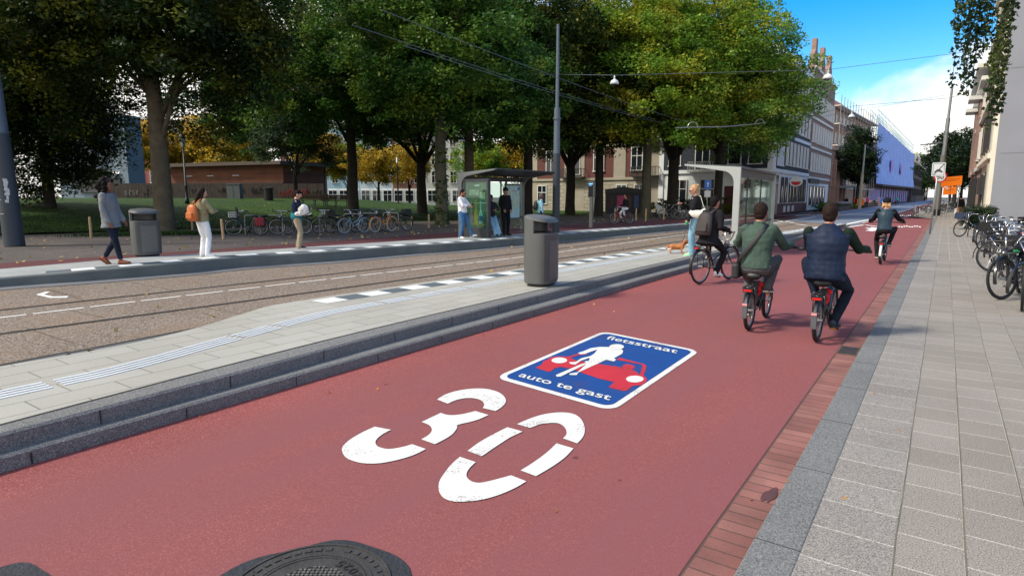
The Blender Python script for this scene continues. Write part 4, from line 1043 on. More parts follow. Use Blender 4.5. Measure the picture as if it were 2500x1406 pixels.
h3 = hang_lamp(2079, 285, 70, 1.15, 'small white bell lamp hanging in front of the far clouds')
def wire(name, pts, r, lab, cat='overhead wire', grp=None, sag=0.0):
    b = MB(); q = []
    for i in range(len(pts) - 1):
        a, c = Vector(pts[i]), Vector(pts[i + 1])
        for k in range(10):
            t = k / 10; v = a + (c - a) * t; v.z -= sag * 4 * t * (1 - t); q.append(v)
    q.append(Vector(pts[-1]))
    b.tube(q, r, 5); return tag(b.build(name, m_wire), lab, cat, grp)
wire('support_wire', [h1 + Vector((-14, -3, 1.6)), h1 + Vector((0, 0, 0.37)), h2 + Vector((0, 0, 0.46)), P(2372, 126, 40), P(2470, 112, 41)], 0.014, 'cross street wire carrying the two nearer bell lamps')
wire('support_wire', [P(1960, 285, 72), h3 + Vector((0, 0, 0.57)) + Vector((0, 0, 0.55)), P(2316, 240, 56), P(2440, 206, 46)], 0.022, 'thin wire running from the far mast head to the cream facade')
wire('support_wire', [P(1980, 290, 70), h3 + Vector((0, 0, 0.57)), P(2314, 232, 55.2)], 0.016, 'thin wire carrying the farthest bell lamp')
for k, (a, c, lab) in enumerate(((P(930, 25, 11), P(1690, 302, 38), 'upper tram contact wire crossing the dark crowns'), (P(860, 62, 12.5), P(1600, 292, 38), 'lower left tram contact wire crossing the dark crowns'), (P(985, 112, 12.6), P(1625, 302, 38), 'lowest tram contact wire, just below its twin'))):
    wire('contact_wire', [a, c], 0.0065, lab, 'tram wire', 'tram contact wires', sag=0.12)
sw = thing('wire_bracket', 'white insulated span bar with curved hangers over the tram track', 'tram wire', (0, 0, 0))
b = MB(); q = [P(1650, 313, 40), P(1690, 311, 40.5), P(1770, 310, 42), P(1845, 303, 44), P(1872, 299, 45)]; b.tube(q, 0.035, 6); b.build('span_bar', m_galv, sw)
for px, py, d in ((1691, 311, 40.5), (1855, 303, 44.4)):
    c = P(px, py, d); b = MB(); b.tube([c + AX_R * (0.33 * math.cos(R(a))) + Vector((0, 0, 0.33 * math.sin(R(a)))) for a in range(0, 181, 20)], 0.025, 6); b.build('curved_hanger', m_galv, sw)

# ------------------------------------------------------------------ right hand signs and masts
p = G(2285, 527, 0.034)
mast = pole('tram_mast', 'weathered tapered mast behind the round 30 sign', 'mast', (p.x, p.y, 0.03), [('mast_foot', 0, 0.55, 0.30, 0.29, m_black), ('mast_base', 0.55, 5.2, 0.25, 0.21, M('mast_weathered', (104, 104, 98), 0.7, 0.15, 2)), ('mast_shaft', 5.2, 8.3, 0.165, 0.15, m_galv), ('mast_tip', 8.3, 11.1, 0.10, 0.09, m_galv)], None, lean=(0.075 * AX_R.x * 0.35, 0.075 * AX_R.y * 0.35))
b = MB(); b.tube([(-0.1, -0.1, 6.25), (-1.6, -1.1, 6.05)], 0.05, 8); b.build('side_arm', m_galv, mast)
def sign_face(t, pts, mat_, y, z0, th=0.006, nm='plate'):
    b = MB(); b.plate(pts, (0, y, z0), (1, 0, 0), (0, 0, 1), th); return b.build(nm, mat_, t)
m_signw = M('sign_white', (212, 216, 216), 0.4, 0.04); m_signk = M('sign_dark', (62, 66, 70), 0.5); m_signr = M('sign_red', (190, 40, 46), 0.4)
sp = thing('info_sign', 'square white sign with slashed car symbol on a thin post', 'road sign', (*G(2270, 571, 0.034)[:2], 0.03), R(14))
b = MB(); b.tube([(0, 0, 0), (0.09, 0.05, 3.15)], 0.034, 12); b.build('post', m_galv, sp, smooth=True)
def rr(w, h, r):
    out = []
    for cx, cz, a0 in ((w - r, -h + r, -90), (w - r, h - r, 0), (-w + r, h - r, 90), (-w + r, -h + r, 180)):
        out += [(cx + r * math.cos(R(a0 + 30 * k)), cz + r * math.sin(R(a0 + 30 * k))) for k in range(4)]
    return out
pl = sign_face(sp, [(x + 0.09, z) for x, z in rr(0.255, 0.30, 0.04)], m_signw, 0.0, 2.86)
b = MB()
for x, z, w, h in ((0.09, 3.115, 0.42, 0.012), (0.09, 2.605, 0.42, 0.012), (-0.12, 2.86, 0.012, 0.5), (0.30, 2.86, 0.012, 0.5)): b.box((x, -0.010, z), (w, 0.004, h))
b.build('border_line', m_signk, pl)
b = MB(); b.plate([(-.15, -.14), (-.15, -.08), (-.11, -.07), (-.07, .0), (.06, .01), (.10, -.06), (.15, -.07), (.15, -.14), (.09, -.14), (.07, -.10), (-.07, -.10), (-.09, -.14)], (0.09, -0.010, 2.86), (1, 0, 0), (0, 0, 1), 0.004); b.build('car_symbol', m_signk, pl)
b = MB(); b.plate([(-.19, -.22), (-.17, -.24), (.20, .22), (.18, .24)], (0.09, -0.014, 2.86), (1, 0, 0), (0, 0, 1), 0.003); b.build('slash', m_signk, pl)
# round 30 sign, fixed on the mast side
p = G(2290, 533, 0.034)
s30 = thing('speed_sign', 'round white 30 sign with red rim on its post by the mast', 'road sign', (p.x - 0.1, p.y - 2.0, 0.03), R(14))
b = MB(); b.tube([(0.0, 0.05, 0), (0.0, 0.05, 3.6)], 0.04, 10); b.build('post', m_galv, s30)
def disc(r, n=32): return [(r * math.cos(t), r * math.sin(t)) for t in np.linspace(0, 2 * math.pi, n + 1)[:-1]]
dpl = sign_face(s30, disc(0.43), m_signr, 0.0, 3.12); sign_face(dpl, disc(0.33), m_signw, -0.008, 3.12, nm='white_disc')
textmesh('30', m_signk, lambda a, b_, c: Vector(((a - 0.5) * 0.44, -0.017, 3.12 + (b_ - 0.36) * 0.46)), 'number', dpl, 0.02)
og = thing('detour_sign', 'bright orange temporary sign on thin posts by the sidewalk', 'road sign', (*G(2312, 534, 0.034)[:2], 0.03), R(20))
for x in (-0.05, 0.62):
    b = MB(); b.tube([(x, 0.02, 0), (x, 0.02, 2.6 if x < 0 else 3.0)], 0.03, 8); b.build('post', m_galv, og)
m_or = M('orange_sheet', (240, 122, 12), 0.45, 0.05)
op = sign_face(og, [(-0.62, 2.38), (0.72, 2.52), (0.72, 3.22), (-0.62, 3.08)], m_or, -0.02, 0.0)
sign_face(og, [(-0.45, 1.78), (0.42, 1.86), (0.42, 2.42), (-0.45, 2.34)], m_or, -0.025, 0.0, nm='lower_plate')
b = MB(); b.plate([(0, -.22), (.02, -.22), (.02, .22), (0, .22)], (0.0, -0.034, 2.12), (1, 0, 0), (0, 0, 1), 0.003); b.plate([(-.2, 0), (.3, .02), (.3, .035), (-.2, .015)], (0.0, -0.038, 2.15), (1, 0, 0), (0, 0, 1), 0.003); b.build('route_lines', m_signk, op)
b = MB(); b.plate([(-.3, 0), (-.12, 0.01), (-.12, .09), (-.3, .08)], (0.0, -0.038, 2.2), (1, 0, 0), (0, 0, 1), 0.003); b.build('road_shield', m_signw, op)
b = MB(); b.box((0.05, -0.034, 2.97), (1.0, 0.003, 0.03)); b.box((-0.05, -0.034, 2.86), (0.7, 0.003, 0.03)); b.build('text_bars', M('sign_brownish', (150, 84, 20), 0.6), op)
# blue keep-right disc and works barriers in the far road
p = G(2157, 505, 0)
bs = thing('direction_sign', 'round blue sign with white arrow above the woman cyclist', 'road sign', (p.x, p.y, -0.005), R(10))
b = MB(); b.tube([(0, 0.05, 0), (0, 0.05, 1.3)], 0.05, 8); b.build('post', m_signk, bs)
bd = sign_face(bs, disc(0.55), M('sign_blue', (24, 100, 190), 0.4), 0.0, 0.95)
b = MB(); b.plate([(-.32, -.30), (.02, -.26), (-.06, -.16), (.26, .18), (.16, .28), (-.18, -.06), (-.28, .04)], (0.03, -0.012, 0.97), (1, 0, 0), (0, 0, 1), 0.004); b.build('arrow', m_signw, bd)
p = G(2146, 502, 0)
wb_ = thing('barrier_board', 'upright red and white hazard board at the far roadside', 'barrier', (p.x, p.y, -0.02), R(8))
b = MB(); b.box((0, 0, 0.8), (0.5, 0.08, 1.5)); b.build('board', m_signw, wb_)
b = MB()
for k in range(3): b.plate([(-.24, k * .45), (.24, .22 + k * .45), (.24, .44 + k * .45), (-.24, .22 + k * .45)], (0, -0.045, 0.15), (1, 0, 0), (0, 0, 1), 0.004)
b.build('stripes', m_signr, wb_); b = MB(); b.box((0, 0, 0.02), (0.8, 0.4, 0.1)); b.build('foot', m_black, wb_)
p = G(2129, 497, 0.02)
ps_ = thing('traffic_sign', 'pale pink round sign on a pole before the purple netting', 'road sign', (p.x, p.y, -0.02), R(8))
b = MB(); b.tube([(0, 0.04, 0), (0, 0.04, 2.5)], 0.06, 8); b.build('post', m_galv, ps_); sign_face(ps_, disc(0.48), M('sign_pink', (226, 176, 190), 0.5), 0, 2.15)
p = T(2100, 83); p.z = -0.02
far_mast = pole('tram_mast', 'pale far mast standing before the dark round tree', 'mast', p, [('mast_base', 0, 4.6, 0.22, 0.17, M('mast_sand', (166, 158, 136), 0.6)), ('mast_shaft', 4.6, 8.6, 0.12, 0.09, m_galv)], None, lean=(0.012, 0.008))
p = T(1727, 47)
ksg = thing('traffic_sign', 'small blue parking sign on a post behind the woman with the dog', 'road sign', (p.x, p.y, 0.05), R(20))
b = MB(); b.tube([(0, 0.03, 0), (0, 0.03, 2.9)], 0.035, 8); b.build('post', m_galv, ksg); bp_ = sign_face(ksg, rr(0.25, 0.34, 0.03), M('sign_blue', (24, 100, 190), 0.4), 0, 2.55); sign_face(ksg, rr(0.22, 0.24, 0.02), m_signw, 0, 1.85, nm='lower_plate')
b = MB(); b.plate([(-.03, -.18), (.03, -.18), (.03, .05), (.1, .05), (0, .2), (-.1, .05), (-.03, .05)], (0, -0.012, 2.55), (1, 0, 0), (0, 0, 1), 0.004); b.build('arrow', m_signw, bp_)
# ================================================================== BICYCLES
m_tyre = M('tyre_rubber', (30, 30, 31), 0.75, 0.1, 12); m_tyrew = M('tyre_cream', (206, 202, 190), 0.7, 0.08); m_rim = M('rim_alloy', (150, 152, 152), 0.3, 0.05, metal=0.8)
m_rimk = M('rim_black', (40, 40, 42), 0.4); m_sad = M('saddle_leather', (22, 22, 24), 0.45, 0.1); m_red_l = M('tail_light_red', (205, 28, 24), 0.25, 0.05)
m_pk = M('bike_black', (26, 27, 30), 0.3, 0.1, coat=0.4); m_refl = M('reflector_amber', (235, 150, 30), 0.3)
MESH = {}
def cached(key, fn):
    if key not in MESH: MESH[key] = fn()
    return MESH[key]
def torus_mesh(name, Rr, r, n=44, k=8, flat_=1.0):
    b = MB(); rings = []
    for i in range(n):
        t = 2 * math.pi * i / n
        rings.append([Vector((r * math.cos(2 * math.pi * j / k), (Rr + r * flat_ * math.sin(2 * math.pi * j / k)) * math.cos(t), (Rr + r * flat_ * math.sin(2 * math.pi * j / k)) * math.sin(t))) for j in range(k)])
    b.ring_loft(rings, cap=False, closed=True); return b.mesh(name, True)
def spokes_mesh(Rr, n=26):
    b = MB(); b.cyl((-0.05, 0, 0), (0.05, 0, 0), 0.022, 10)
    for i in range(n):
        t = 2 * math.pi * i / n; s_ = 0.03 if i % 2 else -0.03
        b.tube([(s_, 0.02 * math.cos(t + .5), 0.02 * math.sin(t + .5)), (0, Rr * math.cos(t), Rr * math.sin(t))], 0.0014 if Rr > .2 else 0.002, 4, cap=False)
    return b.mesh('spokes')
def add_wheel(parent, y, Rr, tw, tyre_m, rim_m, turn=0.0):
    w = link('wheel', cached(('tyre', Rr, tw), lambda: torus_mesh('tyre', Rr - tw, tw)), parent, tyre_m, (0, y, Rr), (0, 0, turn))
    link('rim', cached(('rim', Rr, tw), lambda: torus_mesh('rim', Rr - tw * 2 - 0.006, 0.012, 40, 6, 1.3)), w, rim_m)
    link('spokes', cached(('spokes', Rr, tw), lambda: spokes_mesh(Rr - tw * 2)), w, m_rim)
    return w
def arc_guard(name, Rr, a0, a1, w=0.03):
    b = MB(); l = []; r = []; l2 = []; r2 = []
    for a in np.linspace(R(a0), R(a1), 20):
        c, s_ = math.cos(a), math.sin(a)
        l.append((-w, Rr * c, Rr * s_)); r.append((w, Rr * c, Rr * s_)); l2.append((-w * .5, (Rr + .012) * c, (Rr + .012) * s_)); r2.append((w * .5, (Rr + .012) * c, (Rr + .012) * s_))
    b.strip(l, l2); b.strip(l2, r2); b.strip(r2, r)
    return b.mesh(name, True)
def saddle_mesh():
    b = MB(); rings = []
    for y, w, h in ((-0.13, 0.075, 0.028), (-0.11, 0.10, 0.04), (-0.05, 0.09, 0.042), (0.03, 0.045, 0.035), (0.11, 0.025, 0.026), (0.14, 0.012, 0.015)):
        rings.append([Vector((w * math.cos(t), y, h * math.sin(t) * (1 if math.sin(t) > 0 else 1.3))) for t in np.linspace(0, 2 * math.pi, 15)[:-1]])
    b.ring_loft(rings); return b.mesh('saddle', True)
def handlebar_mesh(style, gx, gy, gz, sy, sz):
    b = MB()
    if style == 'city':
        for s_ in (-1, 1): b.tube([(0, sy, sz), (s_ * .1, sy + .03, sz + .03), (s_ * .2, sy, gz), (s_ * gx, gy + .12, gz), (s_ * (gx + .01), gy - .02, gz - .01)], 0.0125, 8)
    else:
        b.tube([(-gx - .02, gy, gz), (-.12, sy, gz + 0.01), (.12, sy, gz + 0.01), (gx + .02, gy, gz)], 0.013, 8)
    b.cyl((0, sy, sz - .12), (0, sy, max(sz, gz) + .01), 0.016)
    return b.mesh('handlebar', True)
def grip_mesh(style, gx, gy, gz, s_):
    b = MB()
    if style == 'city': b.cyl((s_ * (gx + .003), gy + .08, gz), (s_ * (gx + .012), gy - .04, gz - .012), 0.018)
    else: b.cyl((s_ * (gx - .08), gy + .008, gz), (s_ * (gx + .03), gy, gz), 0.018)
    return b.mesh('grip', True)
STY = {
 'city': dict(R=.345, tw=.019, wb=1.09, sad=(-.30, .80), head=(.34, .80), bb=(-.06, .28), grip=(.27, .02, 1.00), bar='city'),
 'ebike': dict(R=.255, tw=.026, wb=1.01, sad=(-.30, .69), head=(.33, .84), bb=(-.06, .265), grip=(.39, .25, 1.03), bar='flat'),
}
def bike(loc, rz, label, style='city', frame=m_pk, tyre=m_tyre, rim=m_rim, fork=None, extras=(), group=None, tilt=(0, 0), crank=70, turn=0.0, cat='bicycle', guard=None, sad_z=None, name='parked_bicycle', frame_kind='dutch', detail=True):
    q = STY[style]; Rr, tw, wb = q['R'], q['tw'], q['wb']; sy, sz = q['sad']; hy, hz = q['head']; by, bz = q['bb']; gx, gy, gz = q['grip']
    ra, fa = (-wb / 2, Rr), (wb / 2, Rr)
    t = thing(name, label, cat, loc, rz, group, tilt=tilt if any(tilt) else None)
    def fr():
        b = MB()
        def tb(p, c, r): b.tube([(0, p[0], p[1]), (0, c[0], c[1])], r, 8)
        hb = (hy + .03, hz - .16)
        if style == 'ebike':
            b.tube([(0, hb[0], hb[1] + .04), (0, by + .12, bz + .10), (0, by, bz)], [.034, .045, .045], 10)
            b.tube([(0, by - .01, bz), (0, sy + .02, sz - .16)], [.03, .024], 10)
        elif frame_kind == 'dutch':
            b.tube([(0, hb[0], hb[1]), (0, hb[0] - .12, hb[1] - .2), (0, by + .12, bz + .06), (0, by, bz)], .019, 8); b.tube([(0, hy, hz - .02), (0, hy - .16, hz - .24), (0, by + .02, bz + .18), (0, by - .03, bz + .16)], .016, 8); tb((by, bz), (sy + .03, sz - .12), .017)
        else:
            tb(hb, (by, bz), .02); tb((hy, hz - .02), (sy + .05, sz - .14), .018); tb((by, bz), (sy + .03, sz - .12), .018)
        b.tube([(0, hb[0], hb[1] - .02), (0, hy - .005, hz + .03)], .021, 10)
        for s_ in (-1, 1):
            b.tube([(s_ * .03, by, bz), (s_ * .06, ra[0], ra[1])], .011, 6); b.tube([(s_ * .02, sy + .05, sz - .18), (s_ * .06, ra[0], ra[1])], .009, 6)
        return b.mesh('frame', True)
    link('frame', cached(('frame', style, frame_kind), fr), t, frame)
    def fk():
        b = MB(); b.cyl((0, hy + .03, hz - .17), (0, hy + .045, hz - .22), .022)
        for s_ in (-1, 1): b.tube([(s_ * .035, hy + .04, hz - .20), (s_ * .05, hy + .09, hz - .34), (s_ * .052, fa[0], fa[1])], [.014, .014, .010], 7)
        return b.mesh('fork', True)
    link('fork', cached(('fork', style), fk), t, fork or frame)
    add_wheel(t, ra[0], Rr, tw, tyre, rim); add_wheel(t, fa[0], Rr, tw, tyre, rim, turn)
    link('saddle', cached('saddle', saddle_mesh), t, m_sad, (0, sy, sz))
    b_ = cached(('post', style), lambda: (lambda b: (b.cyl((0, sy + .035, sz - .14), (0, sy, sz - .01), .0135), b.mesh('seat_post'))[1])(MB())); link('seat_post', b_, t, m_chrome)
    hb_ = link('handlebar', cached(('bar', style), lambda: handlebar_mesh(q['bar'], gx, gy, gz, hy - .01, hz)), t, m_chrome if style == 'city' else m_rimk)
    for s_ in (-1, 1): link('grip', cached(('grip', style, s_), lambda: grip_mesh(q['bar'], gx, gy, gz, s_)), hb_, m_black)
    g = guard or m_pk
    link('mudguard', cached(('grd', style), lambda: arc_guard('mudguard', Rr + .018, 35, 200 if style == 'city' else 185, .028)), t, g, (0, ra[0], Rr))
    link('mudguard', cached(('gfd', style), lambda: arc_guard('mudguard', Rr + .018, -10, 130, .026)), t, g, (0, fa[0], Rr))
    def cr():
        b = MB(); b.prism([(0.075 * math.cos(a), 0.075 * math.sin(a)) for a in np.linspace(0, 6.283, 25)[:-1]], 0.03, 0.036)
        b.v = [(z, y, x) for x, y, z in b.v]
        b.cyl((-.06, 0, 0), (.06, 0, 0), .016); b.tube([(.06, 0, 0), (.075, 0, -.165)], .011, 6); b.tube([(-.06, 0, 0), (-.075, 0, .165)], .011, 6)
        return b.mesh('crank', True)
    c = link('crank', cached('crank', cr), t, m_rim if style == 'city' else m_rimk, (0, by, bz), (R(-crank), 0, 0))
    def pd():
        b = MB(); b.box((0, 0, 0), (.085, .065, .022)); return b.mesh('pedal')
    for s_, z_ in ((1, -.165), (-1, .165)):
        pe = link('pedal', cached('pedal', pd), c, m_black, (s_ * .12, 0, z_), (R(crank), 0, 0))
        if detail: link('pedal_reflector', cached('prefl', lambda: (lambda b: (b.box((0, -.034, 0), (.06, .004, .014)), b.mesh('pedal_reflector'))[1])(MB())), pe, m_refl)
    def cc():
        b = MB(); b.tube([(.045, by + .11, bz), (.045, by, bz), (.045, ra[0], ra[1])], [(.006, .05), (.006, .10), (.006, .045)], 10, up=(1, 0, 0)); return b.mesh('chain_case')
    if style == 'city': link('chain_case', cached('ccase', cc), t, m_pk)
    def rk():
        b = MB(); z = Rr * 2 + .055
        for s_ in (-1, 1):
            b.tube([(s_ * .055, ra[0] + .32, z), (s_ * .065, ra[0] - .16, z)], .007, 6); b.tube([(s_ * .06, ra[0] - .05, z), (s_ * .065, ra[0], ra[1])], .006, 6)
        for k in range(4): b.cyl((-.06, ra[0] - .15 + k * .15, z), (.06, ra[0] - .15 + k * .15, z), .006, 6)
        return b.mesh('rear_rack', True)
    rkz = Rr * 2 + .055
    link('rear_rack', cached(('rack', style), rk), t, m_pk)
    def tl():
        b = MB(); b.box((0, ra[0] - .178, rkz - .032), (.095, .016, .024)); return b.mesh('tail_light')
    link('lamp_housing', cached(('lh', style), lambda: (lambda b: (b.box((0, ra[0] - .16, rkz - .03), (.12, .03, .045)), b.mesh('lamp_housing'))[1])(MB())), t, m_black)
    link('tail_light', cached(('tl', style), tl), t, m_red_l)
    def hl():
        b = MB(); b.ball((0, hy + .09, hz - .05), (.04, .05, .045), 12, 8); return b.mesh('headlight', True)
    link('headlight', cached(('hl', style), hl), t, m_rim)
    if detail:
        def ks():
            b = MB(); b.tube([(-.05, ra[0] + .16, .26), (-.16, ra[0] + .10, .01)], .009, 6); return b.mesh('kickstand')
        if name == 'parked_bicycle': link('kickstand', cached('ks', ks), t, m_rim)
    for e in extras:
        kind, mt = e
        b = MB()
        if kind == 'front_basket':
            for z in (hz - .04, hz + .06, hz + .16):
                b.tube([(-.18, hy + .08, z), (.18, hy + .08, z), (.18, hy + .36, z), (-.18, hy + .36, z)], .008, 5, closed=True, cap=False, up=(0, 0, 1))
            for x in np.linspace(-.18, .18, 6):
                b.cyl((x, hy + .08, hz - .04), (x, hy + .08, hz + .16), .005, 5); b.cyl((x, hy + .36, hz - .04), (x, hy + .36, hz + .16), .005, 5); b.cyl((x, hy + .08, hz - .04), (x, hy + .36, hz - .04), .005, 5)
            for y in np.linspace(hy + .08, hy + .36, 5):
                for x in (-.18, .18): b.cyl((x, y, hz - .04), (x, y, hz + .16), .005, 5)
            b.build('front_basket', mt, t)
        elif kind == 'crate':
            z0 = hz - .06
            for w, d, x, y in ((.42, .02, 0, hy + .07), (.42, .02, 0, hy + .39), (.02, .32, -.2, hy + .23), (.02, .32, .2, hy + .23)):
                b.box((x, y, z0 + .13), (w, d, .25))
            b.box((0, hy + .23, z0 + .01), (.40, .32, .02)); b.build('front_crate', mt, t)
        elif kind == 'rear_crate':
            for w, d, x, y in ((.40, .02, 0, ra[0] - .2), (.40, .02, 0, ra[0] + .12), (.02, .3, -.19, ra[0] - .04), (.02, .3, .19, ra[0] - .04)):
                b.box((x, y, rkz + .14), (w, d, .26))
            b.box((0, ra[0] - .04, rkz + .015), (.38, .32, .02)); b.build('rear_crate', mt, t)
        elif kind == 'pannier':
            for s_ in (-1, 1): b.box((s_ * .13, ra[0] - .02, rkz - .17), (.12, .34, .34))
            b.build('pannier', mt, t, bevel=.03)
        elif kind == 'saddle_cover':
            b.ball((0, sy, sz + .005), (.11, .16, .045), 14, 8); b.build('saddle_cover', mt, t, smooth=True)
        elif kind == 'red_bundle':
            rr_ = np.random.RandomState(4)
            for k in range(7): b.ball((rr_.uniform(-.03, .03), sy + .10 + rr_.uniform(-.03, .03), sz - .13 - .025 * k), (.05 + rr_.uniform(-.012, .012), .05, .045), 10, 7)
            b.build('red_cover', mt, t, smooth=True)
        elif kind == 'plate':
            b.box((0, ra[0] - Rr - .024, Rr + .04), (.062, .012, .20)); pl_ = b.build('rear_flap', mt, t, bevel=.01)
            b = MB(); b.box((0, ra[0] - Rr - .033, Rr + .115), (.055, .008, .025)); b.build('flap_reflector', M('reflector_pale', (230, 150, 150), 0.4), pl_)
        elif kind == 'windscreen':
            b.tube([(-.2, hy + .02, hz + .12), (0, hy + .08, hz + .15), (.2, hy + .02, hz + .12)], [(.02, .22), (.02, .26), (.02, .22)], 10, up=(0, 0, 1)); b.build('child_windscreen', mt, t)
        elif kind == 'battery':
            b.box((0, sy + .02, (sz + bz) / 2 - 0.02), (.075, .09, .30)); b.build('battery', mt, t, bevel=.02)
    bmat = Matrix.Translation(loc) @ Matrix.Rotation(rz, 4, 'Z')
    ca = R(-crank)
    def ped(s_, zz):
        v = Vector((s_ * .12, 0, zz)); v = Matrix.Rotation(ca, 3, 'X') @ v
        return Vector((v.x, by + v.y, bz + v.z))
    return t, dict(saddle=Vector((0, sy, sz)), gr=Vector((gx, gy, gz)), gl=Vector((-gx, gy, gz)), pr=ped(1, -.165), pl=ped(-1, .165))
# ================================================================== PEOPLE
SKIN = {'fair': M('skin_fair', (194, 145, 121), 0.5, 0.06, 8), 'tan': M('skin_tan', (168, 115, 90), 0.5, 0.06, 8), 'dark': M('skin_dark', (115, 75, 57), 0.5, 0.06, 8)}
m_eye = M('eye_dark', (30, 24, 22), 0.2); m_mouth = M('lip', (160, 92, 84), 0.5)
def cloth(name, col, rough=0.85, bump=0.9, bscale=11.0, var=0.18):
    return M(name, col, rough, var, 3.5, bump=bump, bscale=bscale, fine=0.05, fscale=60, spec=0.15)
WORK = bpy.data.scenes.new('workbench')      # small side scene: shapes are grown there, then removed
def remeshed(b, vox, smooth=3, mats=(), noise=0.0, nscale=5.0):
    me = b.mesh('tmp')
    bm = bmesh.new(); bm.from_mesh(me); bmesh.ops.recalc_face_normals(bm, faces=bm.faces); bm.to_mesh(me); bm.free()
    o = bpy.data.objects.new('tmp', me); WORK.collection.objects.link(o)
    r = o.modifiers.new('r', 'REMESH'); r.mode = 'VOXEL'; r.voxel_size = vox; r.use_smooth_shade = True
    if smooth:
        s_ = o.modifiers.new('s', 'SMOOTH'); s_.factor = 0.5; s_.iterations = smooth
    with bpy.context.temp_override(scene=WORK, view_layer=WORK.view_layers[0]):
        dg = bpy.context.evaluated_depsgraph_get()
        m2 = bpy.data.meshes.new_from_object(o.evaluated_get(dg))
    bpy.data.objects.remove(o); bpy.data.meshes.remove(me)
    if noise:
        from mathutils import noise as nz
        k = len(m2.vertices); co = np.empty(k * 3); no = np.empty(k * 3)
        m2.vertices.foreach_get('co', co); m2.vertices.foreach_get('normal', no); co = co.reshape(-1, 3); no = no.reshape(-1, 3)
        d = np.array([nz.noise((x * nscale, y * nscale, z * nscale * 0.7)) + 0.6 * nz.noise((x * nscale * 2.3, y * nscale * 2.3, z * nscale * 2.3)) for x, y, z in co])
        m2.vertices.foreach_set('co', (co + no * (d * noise)[:, None]).reshape(-1)); m2.update()
    for m_ in mats: m2.materials.append(m_)
    m2.polygons.foreach_set('use_smooth', [True] * len(m2.polygons))
    return m2
def ik(a, c, l1, l2, pole):
    d = c - a; L = d.length
    if L > (l1 + l2) * 0.999: c = a + d * ((l1 + l2) * 0.999 / L); d = c - a; L = d.length
    L = max(L, abs(l1 - l2) + 1e-3)
    x = (l1 * l1 - l2 * l2 + L * L) / (2 * L); h = math.sqrt(max(l1 * l1 - x * x, 0))
    u = d.normalized(); p = Vector(pole); p = p - u * p.dot(u)
    if p.length < 1e-4: p = u.orthogonal()
    return a + u * x + p.normalized() * h, c
def limb(b, pts, rad, n=12, ball=True):
    b.tube(pts, rad, n)
    if ball:
        for p, r in zip(pts, rad):
            rr_ = r if not isinstance(r, tuple) else min(r)
            b.ball(p, rr_ * 0.99, 10, 7)
def hand(b, wrist, fdir, side, palm_n, S, curl=0.6):
    """palm, five bent fingers; fdir = way the fingers point, palm_n = out of the palm"""
    f = fdir.normalized(); pn = palm_n - f * palm_n.dot(f); pn.normalize(); sd = f.cross(pn) * side
    b.tube([wrist - f * .02 * S, wrist + f * .035 * S, wrist + f * .085 * S], [(.026 * S, .02 * S), (.036 * S, .019 * S), (.038 * S, .017 * S)], 10, up=tuple(pn))
    for k, L in enumerate((.066, .076, .072, .056)):
        o = wrist + f * .082 * S + sd * ((1.5 - k) * .019 * S)
        d1 = (f * math.cos(curl * .5) + pn * math.sin(curl * .5)); d2 = (f * math.cos(curl * 1.5) + pn * math.sin(curl * 1.5)); d3 = (f * math.cos(curl * 2.4) + pn * math.sin(curl * 2.4))
        p1 = o + d1 * L * .45 * S; p2 = p1 + d2 * L * .32 * S; p3 = p2 + d3 * L * .25 * S
        b.tube([o, p1, p2, p3], [.0105 * S, .0098 * S, .009 * S, .0075 * S], 8)
    o = wrist + f * .03 * S + sd * .03 * S
    d1 = (f * .6 + sd * .65 + pn * .35 * (1 + curl)).normalized(); d2 = (f * .8 + sd * .1 + pn * .6 * (.4 + curl)).normalized()
    b.tube([o, o + d1 * .035 * S, o + d1 * .035 * S + d2 * .03 * S], [.013 * S, .011 * S, .008 * S], 8)
